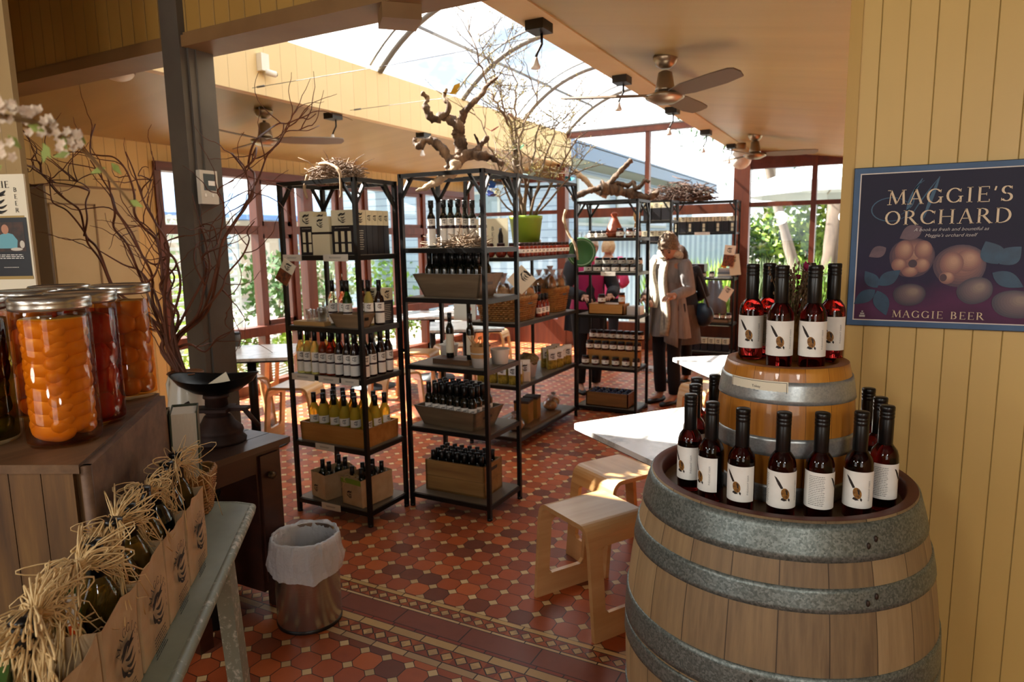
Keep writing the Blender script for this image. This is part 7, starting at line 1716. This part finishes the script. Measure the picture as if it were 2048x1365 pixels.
# ================================================================= driftwood, nest, potted tree
VINE = pm('old_vine_bark', '#3d2c1f', .8, col2='#7a614a', scale=26, stretch=(1, 1, .35), bmp=.8, bdist=.01, lo=.38, hi=.70)
PALEW = pm('bleached_root', '#8f785e', .8, col2='#b39d80', scale=20, bmp=.5)
def gnarl(mb, pts, r0, r1, seed, knob=.25):
    n_ = len(pts); P = []
    for i in range(n_-1):
        a, c_ = Vector(pts[i]), Vector(pts[i+1]); p0 = Vector(pts[max(i-1, 0)]); p3_ = Vector(pts[min(i+2, n_-1)])
        for k in range(7):
            u_ = k/7; P.append(.5*((2*a)+(c_-p0)*u_+(2*p0-5*a+4*c_-p3_)*u_*u_+(3*a-p0-3*c_+p3_)*u_**3))
    P.append(Vector(pts[-1])); m_ = len(P)
    R_ = [(r0+(r1-r0)*i/m_)*(1+knob*mnoise.noise(Vector((i*.35, seed, 0)))+knob*.5*mnoise.noise(Vector((i*.9, seed, 5)))) for i in range(m_)]
    b0 = len(mb.v); mb.tube(P, R_, 12)
    for i in range(b0, len(mb.v)):
        v = Vector(mb.v[i]); q = mnoise.noise(v*40)*.30*r0+mnoise.noise(v*90)*.22*r0; c_ = P[min((i-b0)//12, m_-1)]; d = (v-c_)
        if d.length > 1e-6: mb.v[i] = tuple(v+d.normalized()*q)
    return mb
def trace(pts, dep, wob, seed, o): return [PD(x, y, dep+wob*mnoise.noise(Vector((i*.5, seed, 2))))-o for i, (x, y) in enumerate(pts)]
s4 = lambda pts: [(800+p[0]*.2539, 100+p[1]*.2539) for p in pts]
vo = Vector(((R2.x0+R2.x1)/2, (R2.y0+R2.y1)/2, R2.t.location.z+1.925)); vd = depth(vo)-.03
vs_ = thing('vine_stump', 'gnarled old vine stump with twisting arms standing on the tall rack', 'vine stump', vo)
for k, (pts, a, c_) in enumerate(((s4([(400, 950), (420, 900), (470, 840), (480, 740), (455, 660), (465, 600), (400, 555), (330, 520), (285, 550), (225, 505), (200, 430), (215, 380), (170, 335)]), .052, .012),
    (s4([(330, 525), (370, 500), (382, 430), (345, 380), (365, 312)]), .020, .010), (s4([(470, 640), (480, 580), (500, 500), (560, 430), (620, 375), (680, 290), (720, 245), (770, 212)]), .032, .008),
    (s4([(460, 880), (395, 860), (335, 785), (260, 722), (205, 715), (150, 758), (125, 735), (110, 690)]), .040, .012), (s4([(430, 900), (520, 830), (600, 800), (640, 740), (695, 690)]), .042, .014), (s4([(520, 830), (640, 835), (720, 850), (810, 900)]), .040, .016),
    (s4([(620, 740), (600, 690), (585, 662)]), .012, .007))):
    ob('arm', gnarl(MB(), trace(pts, vd, .07, k*3.3, vo), a*.78, c_*.8, k*7.1, .27), VINE, vs_)
ob('pale_root', gnarl(MB(), trace(s4([(440, 890), (415, 960), (340, 1000), (270, 1050), (200, 1085), (125, 1112)]), vd-.10, .05, 9, vo), .030, .007, 3.3), PALEW, vs_)
no = Vector(((R1.x0+R1.x1)/2+.0, (R1.y0+R1.y1)/2, 1.875)); ns = thing('twig_nest', 'tangled nest of pale twigs sitting on top of the rack by the windows', 'nest', no)
mb = twig_heap(MB(), random.Random(12), 800, .150, .13, .15, .095, .0030)
rr_ = random.Random(13)
for k in range(16): a = rr_.random()*PI; d = Vector((math.cos(a)*.27, math.sin(a)*.18, 0)); mb.tube([-d+Vector((0, 0, .012)), Vector((0, 0, .03)), d*rr_.uniform(.8, 1.1)+Vector((0, 0, .012))], .0035, 5)
for k in range(9): a = rr_.random()*6.28; p = Vector((math.cos(a)*.10, math.sin(a)*.09, .06)); d = Vector((math.cos(a), math.sin(a), rr_.uniform(.0, 1.0)))*.12; mb.tube([p, p+d*.5+Vector((0, 0, .02)), p+d], [.003, .0025, .0012], 5)
ob('twigs', mb, pm('pale_twigs', '#5f4a38', .75, col2='#94795f', scale=24), ns)
ob('bleached_stick', gnarl(MB(), [(-.02, -.10, .10), (.08, -.14, .09), (.17, -.165, .045), (.185, -.175, -.05), (.18, -.175, -.09)], .009, .007, 2), pm('bleached_stick', '#9a7f60', .75), ns)
ob('bleached_stick', gnarl(MB(), [(-.06, -.155, .04), (-.07, -.175, -.03), (-.05, -.178, -.085)], .009, .006, 4), pm('bleached_stick', '#9a7f60', .75), ns)
sc3 = lambda pts: [(1120+p[0]*.1465, 230+p[1]*.1465) for p in pts]
vo2 = Vector(((R4.x0+R4.x1)/2, (R4.y0+R4.y1)/2, 1.885)); vd2 = depth(vo2)
v2 = thing('vine_log', 'long fallen vine log lying across the tagine rack top', 'vine log', vo2)
for k, (pts, a, c_) in enumerate(((sc3([(160, 1150), (260, 1095), (400, 1040), (540, 1000), (660, 960), (720, 890), (770, 830), (850, 740), (920, 670), (975, 615)]), .026, .022), (sc3([(560, 1000), (700, 1010), (850, 1050), (1000, 1080), (1200, 1130), (1340, 1060)]), .062, .022), (sc3([(700, 950), (800, 938), (920, 970), (1000, 920), (1030, 1010), (1110, 960), (1160, 895), (1225, 920)]), .024, .014))):
    ob('limb', gnarl(MB(), trace(pts, vd2, .08, k*2.1, vo2), a, c_, k*5.5), VINE, v2)
ob('pale_root', gnarl(MB(), trace(sc3([(190, 760), (260, 820), (340, 880), (420, 980), (520, 1060), (640, 1120)]), vd2+.1, .05, 4, vo2), .026, .02, 8), PALEW, v2)
ob('pale_root', gnarl(MB(), trace([(1132, 420), (1128, 440), (1138, 470), (1150, 490), (1156, 520)], vd2-.3, .04, 6, vo2), .014, .008, 8), PALEW, v2)
db = Vector((R5.x0+.25, 8.97, R5.t.location.z+_zs[0])); db = PY(1356, 391, 8.6); dd = thing('dried_bush', 'dark tangle of dried branches on top of the racks by the end windows', 'dried branches', (db.x, 8.75, zat(db.x, 8.75, 404)))
ob('twigs', twig_heap(MB(), random.Random(31), 560, .40, .16, .30, .20, .006), pm('dark_dry_twigs', '#3d2a20', .8, col2='#5f4536', scale=20), dd)
# potted tree
def solve_y(px, x, z):
    lo, hi = 4.0, 6.0
    for _ in range(40):
        m_ = (lo+hi)/2; q = Vector((x, m_, z))-CP; u_ = 1024+F*q.dot(CR)/q.dot(CF)
        lo, hi = (m_, hi) if u_ < px else (lo, m_)
    return lo
tx = R3.x0+.20; ty = solve_y(1052, tx, 1.6); to = Vector((tx, ty, R3.z[0]))
pt = thing('potted_tree', 'bare budding tree in a lime green pot on the long rack, reaching into the skylight', 'potted tree', to)
ob('pot', MB().lathe([(.001, 0), (.095, 0), (.130, .285), (.135, .29), (.135, .315), (.124, .315), (.116, .27), (.001, .26)], 30), pm('lime_pot', '#86a630', .4, col2='#7b9a2a', scale=4), pt)
ob('soil', MB().lathe([(.119, .272), (.001, .28)], 20, cap=False), pm('soil', '#2f2218', .9), pt)
TRB = pm('budding_bark', '#6b553c', .7, col2='#4c3a2a', scale=18); BUD = pm('bud', '#8f8440', .6)
td = depth(to+Vector((0, 0, .5))); rr_ = random.Random(17); wood_, buds = MB(), MB()
def twig(p, d, L, r_, lvl):
    n_ = 6; P = [p.copy()]; q = p.copy(); dd_ = d.copy()
    for i in range(n_):
        dd_ = (dd_+Vector((rr_.uniform(-1, 1), rr_.uniform(-1, 1), rr_.uniform(-.5, .9)))*.17).normalized(); q = q+dd_*L/n_; P.append(q.copy())
    wood_.tube(P, [max(.0014, r_*(1-.75*i/n_)) for i in range(n_+1)], 5)
    for i in range(1, n_+1):
        if lvl < 2 and rr_.random() < (.85 if lvl == 0 else .5):
            s_ = Vector((rr_.uniform(-1, 1), rr_.uniform(-1, 1), rr_.uniform(-.2, .8))).normalized(); twig(P[i], (dd_*.6+s_).normalized(), L*rr_.uniform(.35, .6), r_*.55, lvl+1)
        if rr_.random() < .35: buds.sphere(P[i]+Vector((0, 0, .003)), .0055, 5, 4, (.6, .6, 1.1))
for pts, r0 in ((s4([(960, 1290), (930, 1100), (905, 960), (905, 830), (880, 620), (800, 500), (740, 390), (690, 290), (640, 150), (600, 10)])+[(940, 60), (922, 5)], .017), (s4([(900, 800), (885, 640), (820, 450), (790, 280), (720, 130), (640, 0)])+[(955, 60)], .010), (s4([(900, 760), (915, 560), (910, 400), (920, 270), (830, 80), (790, 0)]), .010),
                (s4([(980, 1290), (985, 1100), (960, 900), (940, 700), (1000, 520), (1080, 420), (1060, 320), (1020, 200), (980, 90)]), .012), (s4([(1080, 1290), (1160, 1130), (1250, 950), (1330, 800), (1400, 700), (1480, 640)]), .012), (s4([(1060, 1290), (1080, 1080), (1140, 850), (1200, 700), (1230, 600), (1320, 520)]), .011),
                (s4([(930, 1290), (840, 1120), (760, 900), (700, 760), (640, 560), (580, 480)]), .010), (s4([(960, 1290), (1010, 1000), (1060, 800), (1090, 600), (1200, 620), (1330, 620)]), .010), (s4([(900, 1290), (800, 1180), (720, 1130), (700, 1060)]), .008), (s4([(1100, 1290), (1250, 1100), (1350, 980), (1450, 940)]), .009)):
    P = [p for p in trace(pts, td, .22, r0*900+pts[-1][0]*.1, to)]
    k0 = min(range(len(P)), key=lambda i: abs(P[i].z-.28)); P[0] = Vector((P[0].x*.4, P[0].y*.4, .272))
    Q = []
    for i in range(len(P)-1):
        for k in range(3): Q.append(P[i].lerp(P[i+1], k/3)+Vector((rr_.uniform(-.008, .008),)*3))
    Q.append(P[-1]); wood_.tube(Q, [max(.002, r0*(1-.8*i/len(Q))) for i in range(len(Q))], 6)
    for i in range(3, len(Q)):
        if rr_.random() < .62:
            s_ = Vector((rr_.uniform(-1, 1), rr_.uniform(-1, 1), rr_.uniform(-.1, 1))).normalized(); twig(Q[i], s_, rr_.uniform(.16, .40), .0048, 1 if rr_.random() < .45 else 0)
ob('branches', wood_, TRB, pt); ob('buds', buds, BUD, pt)
for k, (x, y, dep, c_, l) in enumerate(((905, 187, vd, '#c9a818', 'yellow paper butterfly floating near the vine stump tip'), (983, 262, td-.2, '#b8231e', 'red paper butterfly on the potted tree'), (1028, 238, td, '#d9a0a8', 'pale pink paper butterfly on the potted tree'), (1037, 300, td, '#7fc08a', 'mint paper butterfly on the potted tree trunk'),
                               (1138, 362, depth(Vector((R3.x1, R3.y0+1.09, 2.03))), '#1f9ab8', 'turquoise paper butterfly on the far rack corner'), (984, 376, td-.25, '#2a5a92', 'dark blue paper butterfly low in the potted tree'), (982, 393, td-.25, '#2d3f86', 'indigo paper butterfly lowest in the potted tree'), (1058, 354, td-.1, '#b9d8e0', 'pale blue paper butterfly by the green pot stem'))):
    p = PD(x, y, dep); t_ = thing('paper_butterfly', l, 'butterfly', p, 0, 'paper butterflies'); t_.rotation_euler = (0, .3*(k % 3-1), .4*k)
    m_ = pm('butterfly_%d' % k, c_, .6); s_ = .062
    for q in (-1, 1):
        ob('wing', MB().add([(0, -.02*1, 0), (q*s_*.7, -.035, .022), (q*s_, .004, .036), (q*s_*.75, .022, .026), (q*s_*.4, .016, .012), (q*s_*.55, .040, .018), (0, .02, 0)], [(0, 1, 2, 3, 4), (0, 4, 5, 6)], False), m_, t_)
    ob('body', MB().tube([(0, -.026, 0), (0, .0, .003), (0, .030, 0)], [.002, .0042, .002], 6), m_, t_)
    ob('wire', MB().tube([(0, 0, 0), (.0, .01, -.03), (.012, .012, -.06)], .0009, 4), STEELD, t_)
# ================================================================= outside
def ext(o, kind=None): return o
gm, t, b = new_mat('courtyard_ground'); vec, (x, y, z) = coords(t); n1 = tnoise(t, vec, .8, 4); n2 = tnoise(t, vec, 14, 4)
t.links.new(mix(t, (n2-.3).clamp(), S('#a79d90'), S('#c2b8a9')), b.inputs['Base Color']); b.inputs['Roughness'].default_value = .9
struct('ground_courtyard', MB().box(-40, 40, 9.42, 60, -.2, -.06), gm); struct('ground_terrace', MB().box(-40, -5.82, -30, 9.42, -.2, -.06), gm); struct('ground_back', MB().box(-5.8, 40, -30, -3.22, -.2, -.02), gm); struct('ground_east', MB().box(3.3, 40, -3.2, 9.42, -.2, -.06), gm)
def leafmat(n_, a, c_): return pm(n_, a, .6, col2=c_, scale=3)
LEAF = [leafmat('leaf_mid', '#4f7a26', '#7d9e3c'), leafmat('leaf_dark', '#2f5420', '#4d7030'), leafmat('leaf_lime', '#86a83a', '#a8bf58'), leafmat('leaf_grey', '#6d7d5a', '#8c9a76')]
def shrub(label, c, rx, ry, h, mat_, n_=700, lf=.09, group='shrubs outside the windows', strappy=False, seed=0):
    t_ = thing('garden_shrub', label, 'shrub', c, 0, group); rn_ = random.Random(seed); mb = MB()
    for k in range(n_):
        if strappy:
            a = rn_.random()*6.283; s_ = rn_.random()**.5; p = Vector((rx*s_*math.cos(a), ry*s_*math.sin(a), 0)); tip = p+Vector((rn_.uniform(-.25, .25), rn_.uniform(-.25, .25), h*rn_.uniform(.6, 1.1))); w_ = Vector((rn_.uniform(-1, 1), rn_.uniform(-1, 1), 0)).normalized()*.012
            mid = p.lerp(tip, .6)+Vector((0, 0, .05)); mb.add([p-w_, p+w_, mid+w_, mid-w_, tip], [(0, 1, 2, 3), (3, 2, 4)], False)
        else:
            d = Vector((rn_.gauss(0, 1), rn_.gauss(0, 1), rn_.gauss(0, 1))).normalized()*rn_.random()**.35; p = Vector((d.x*rx, d.y*ry, h*.55+d.z*h*.47))
            if p.z < .02: p.z = .02+rn_.random()*.1
            a = Vector((rn_.uniform(-1, 1), rn_.uniform(-1, 1), rn_.uniform(-.6, 1))).normalized(); s_ = a.cross(Vector((rn_.uniform(-1, 1), rn_.uniform(-1, 1), rn_.uniform(-1, 1)))).normalized()*lf*.28; mb.add([p, p+a*lf*.5-s_, p+a*lf, p+a*lf*.5+s_], [(0, 1, 2, 3)], False)
    ob('foliage', mb, mat_, t_)
    ob('stems', (lambda m_: [m_.tube([(0, 0, -.0), (rn_.uniform(-.3, .3)*rx, rn_.uniform(-.3, .3)*ry, h*.4), (rn_.uniform(-.6, .6)*rx, rn_.uniform(-.6, .6)*ry, h*.75)], [.02, .014, .006], 5) for _ in range(6)] and m_)(MB()), pm('shrub_stem', '#5d4a34', .8), t_)
    return t_
where = ['first', 'second', 'third', 'fourth', 'fifth', 'sixth', 'seventh', 'eighth']
for k, (x, y, rx, h, mi, st_) in enumerate(((-6.5, 4.4, .4, .55, 2, 0), (-6.6, 5.4, .45, .62, 0, 0), (-6.5, 6.4, .45, .5, 2, 0), (-6.6, 7.5, .45, .65, 1, 0), (-6.6, 8.6, .5, .75, 0, 0))): shrub('low green shrub right outside the window wall, %s from the grey post' % where[k], (x, y, -.06), rx, rx, h, LEAF[mi], 420, .10, 'low shrubs along the window wall', False, k)
for k, (x, y, rx, h, mi) in enumerate(((-9.5, 5.0, .9, 1.3, 0), (-9.8, 6.8, 1.0, 1.2, 2), (-9.2, 8.6, .9, 1.5, 1), (-10.2, 10.6, 1.1, 1.6, 3), (-9.4, 12.2, 1.0, 1.4, 0), (-11.5, 7.6, 1.3, 2.4, 3))): shrub('rounded bush across the paving outside the window wall, %s from the near end' % where[k], (x, y, -.06), rx, rx, h, LEAF[mi], 650, .16, 'rounded bushes across the paving', False, k+20)
BLW = pm('blue_weatherboard', '#7f97ac', .6); 
m_, t, b = new_mat('weatherboards'); vec, (x, y, z) = coords(t); d = (z/.15).fract(); t.links.new(mix(t, d.lt(.10), S('#8fa5b8'), S('#5d7288')), b.inputs['Base Color']); b.inputs['Roughness'].default_value = .6; WBM = m_
m_, t, b = new_mat('corrugated_blue'); vec, (x, y, z) = coords(t); d = ((x+y)/.085).fract(); t.links.new(mix(t, ((d-.5).abs()*2.0), S('#9fb2bf'), S('#73889a')), b.inputs['Base Color']); b.inputs['Roughness'].default_value = .5; b.inputs['Metallic'].default_value = .2; COR = m_
ROOFB = pm('blue_grey_roof', '#5f7690', .5); SOF = pm('soffit_green_grey', '#93a096', .6); EXW = pm('outer_window', '#6d8288', .12, coat=.5)
hb_ = thing('weatherboard_house', 'blue weatherboard building with deep eaves beyond the end windows', 'building', (-5.4, 12.0, -.06))
ob('wall', MB().box(-6, 0, 0, 11, 0, 3.05), WBM, hb_)
ob('soffit', MB().box(-6.5, .62, -.5, 11.6, 3.05, 3.10), SOF, hb_); ob('fascia', MB().box(.60, .66, -.5, 11.6, 3.05, 3.32), ROOFB, hb_); ob('gable_fascia', MB().box(-6.5, .62, -.56, -.5, 3.05, 3.30), ROOFB, hb_)
ob('roof', MB().prism([(.66, 3.30), (.66, 3.36), (-3.0, 4.4), (-6.6, 3.4), (-6.6, 3.3)], 12.1, SW, -.5), ROOFB, hb_)
for k in range(4):
    w_ = ob('window', MB().box(.0, .03, 1.0+k*2.4, 2.9+k*2.4, 1.9, 2.95), pm('outer_frame', '#a3aca8', .5), hb_); ob('pane', MB().box(.03, .035, 1.06+k*2.4, 2.84+k*2.4, 1.96, 2.89), EXW, w_)
w_ = ob('window', MB().box(-2.6, -1.2, -.03, 0, 1.2, 2.6), pm('outer_frame', '#a3aca8', .5), hb_); ob('pane', MB().box(-2.54, -1.26, -.035, -.03, 1.26, 2.54), EXW, w_)
fn = thing('corrugated_fence', 'pale blue corrugated screen in the courtyard behind the far racks', 'fence', (-3.0, 11.6, -.06)); ob('sheet', MB().box(-1.9, 1.05, 0, .03, 0, 1.75), COR, fn)
for k in range(3): ob('fence_post', MB().box(-1.9+k*1.2, -1.82+k*1.2, .03, .09, 0, 1.8), SOF, fn)
for k in range(7): shrub('strappy green plant in the courtyard border, %s from the corrugated screen' % where[k], (-2.9+k*.72, 10.75+.1*(k % 2), .35), .36, .30, .85, LEAF[(0, 2, 3, 0, 1, 0, 2)[k]], 260, .1, 'strappy border plants', True, k+40)
tag(ob('planter_trough', MB().box(-3.4, 2.4, 10.35, 11.2, -.06, .36), pm('planter_render', '#8b8378', .8)), 'long low rendered planter under the strappy plants outside the end windows', 'planter')
def umbrella(label, c, S_, zr, za, seed):
    t_ = thing('market_umbrella', label, 'umbrella', c, .35, 'white courtyard umbrellas'); mb = MB(); n_ = 8
    ring = [Vector((S_*math.cos(2*PI*k/n_), S_*math.sin(2*PI*k/n_), zr)) for k in range(n_)]; top = Vector((0, 0, za)); vs = [top]+ring+[top-Vector((0, 0, .01))]+[v-Vector((0, 0, .012)) for v in ring]
    mb.add(vs, [(0, k+1, (k+1) % n_+1) for k in range(n_)]+[(n_+1, n_+2+(k+1) % n_, n_+2+k) for k in range(n_)], False)
    for k in range(n_): a, c_ = ring[k], ring[(k+1) % n_]; mb.add([a, c_, c_-Vector((0, 0, .16)), a-Vector((0, 0, .16))], [(0, 1, 2, 3)], False)
    ob('canopy', mb, pm('umbrella_canvas', '#c3cdd0', .8, col2='#b5c1c6', scale=2), t_); ob('pole', MB().cyl((0, 0, 0), .035, za, 10), pm('umbrella_pole', '#c9c2b4', .5), t_)
    for k in range(n_): ob('rib', MB().tube([(0, 0, za-.05), ring[k]-Vector((0, 0, .03))], .012, 5), pm('umbrella_pole', '#c9c2b4', .5), t_)
umbrella('white market umbrella over the courtyard, filling the right-hand end windows', (-.2, 12.6, -.06), 1.85, 2.42, 3.08, 1); umbrella('second white market umbrella farther out behind the first', (-.9, 19.5, -.06), 2.6, 2.6, 3.5, 2)
GUM = pm('gum_bark_pale', '#7d7062', .8, col2='#6d5f52', scale=3, stretch=(1, 1, .4)); GUMD = pm('gum_bark_dark', '#4b4038', .9, col2='#6a5a4c', scale=4, stretch=(1, 1, .4))
def tree(label, c, lean, H_, r_, bark, mi, seed, n_=1500, crown=2.2):
    t_ = thing('gum_tree', label, 'tree', c, 0, 'gum trees beyond the courtyard'); rn_ = random.Random(seed); top = Vector((lean[0], lean[1], H_)); mb = MB(); mid = top*.5+Vector((rn_.uniform(-.2, .2), 0, 0)); gnarl(mb, [Vector((0, 0, 0)), mid, top], r_, r_*.45, seed, .15); ends = [top]
    for k in range(6):
        p = mid.lerp(top, .3+.12*k); d = Vector((rn_.uniform(-1, 1), rn_.uniform(-1, 1), rn_.uniform(.1, .8))).normalized()*rn_.uniform(1.2, 2.4); gnarl(mb, [p, p+d*.5+Vector((0, 0, .15)), p+d], r_*.34, r_*.12, seed+k, .2); ends.append(p+d)
    ob('trunk', mb, bark, t_); mb = MB()
    for k in range(n_):
        e_ = ends[k % len(ends)]; d = Vector((rn_.gauss(0, 1), rn_.gauss(0, 1), rn_.gauss(0, .6)))*.48*crown*.5; p = e_+d; a = Vector((rn_.uniform(-1, 1), rn_.uniform(-1, 1), rn_.uniform(-1, .3))).normalized(); s_ = a.cross(Vector((.3, .5, 1))).normalized()*.03; mb.add([p, p+a*.10-s_, p+a*.24, p+a*.10+s_], [(0, 1, 2, 3)], False)
    ob('foliage', mb, LEAF[mi], t_)
q = lambda px, y: (PY(px, 500, y).x, y, -.06)
tree('pale leaning gum trunk in the middle of the end-window view', q(1618, 17.0), (-1.4, .3, 0), 5.2, .13, GUM, 1, 3); tree('dark straight tree trunk beside the poster wall edge, beyond the glass', q(1662, 15.4), (.15, 0, 0), 5.5, .24, GUMD, 1, 5); tree('pale forked gum behind the dark trunk near the poster wall', q(1700, 18.5), (.5, .4, 0), 5.2, .22, GUM, 3, 8)
tree('slender gum tree beyond the hedge, close to the red corner post', q(1530, 22.0), (.2, 0, 0), 6.0, .16, GUM, 1, 9, 1700, 3.0)
for k in range(6): shrub('dense background bush beyond the umbrellas, %s from the red corner post' % where[k], (PY(1500+k*45, 500, 21+k % 2*2).x, 21+k % 2*2, -.06), 1.3, 1.3, 2.2+.3*(k % 3), LEAF[(1, 3, 2, 1, 0, 3)[k]], 800, .22, 'background bushes beyond the umbrellas', False, k+60)
# across the terrace: long low building with a blue roof, and a slatted screen
lb_ = thing('terrace_building', 'long low building with a blue roof seen through the window wall', 'building', (-17.0, 8.0, -.06)); ob('wall', MB().box(-3, 0, -9, 12, 0, 2.35), pm('beige_render', '#b7a48c', .8), lb_); ob('roof', MB().prism([(.7, 2.35), (.7, 2.5), (-1.6, 3.3), (-3.7, 2.5), (-3.7, 2.35)], 22, SW, -9.5), pm('slate_blue_roof', '#5f7ea8', .6), lb_)
for k in range(6): ob('window', MB().box(.0, .02, -8+k*3.2, -6.4+k*3.2, .9, 2.0), EXW, lb_)
ss = thing('slatted_screen', 'white slatted screen standing on the terrace outside the window wall', 'screen', (-8.3, 6.3, -.06), .25)
for k in range(15): ob('slat', MB().box(-.02, .02, -.9, .9, .50+k*.105, .545+k*.105), pm('pale_slat', '#c3ccd0', .5), ss)
for k in (-1, 0, 1): ob('upright', MB().box(-.03, .03, k*.88-.03, k*.88+.03, 0, 2.1), pm('pale_slat', '#c3ccd0', .5), ss)
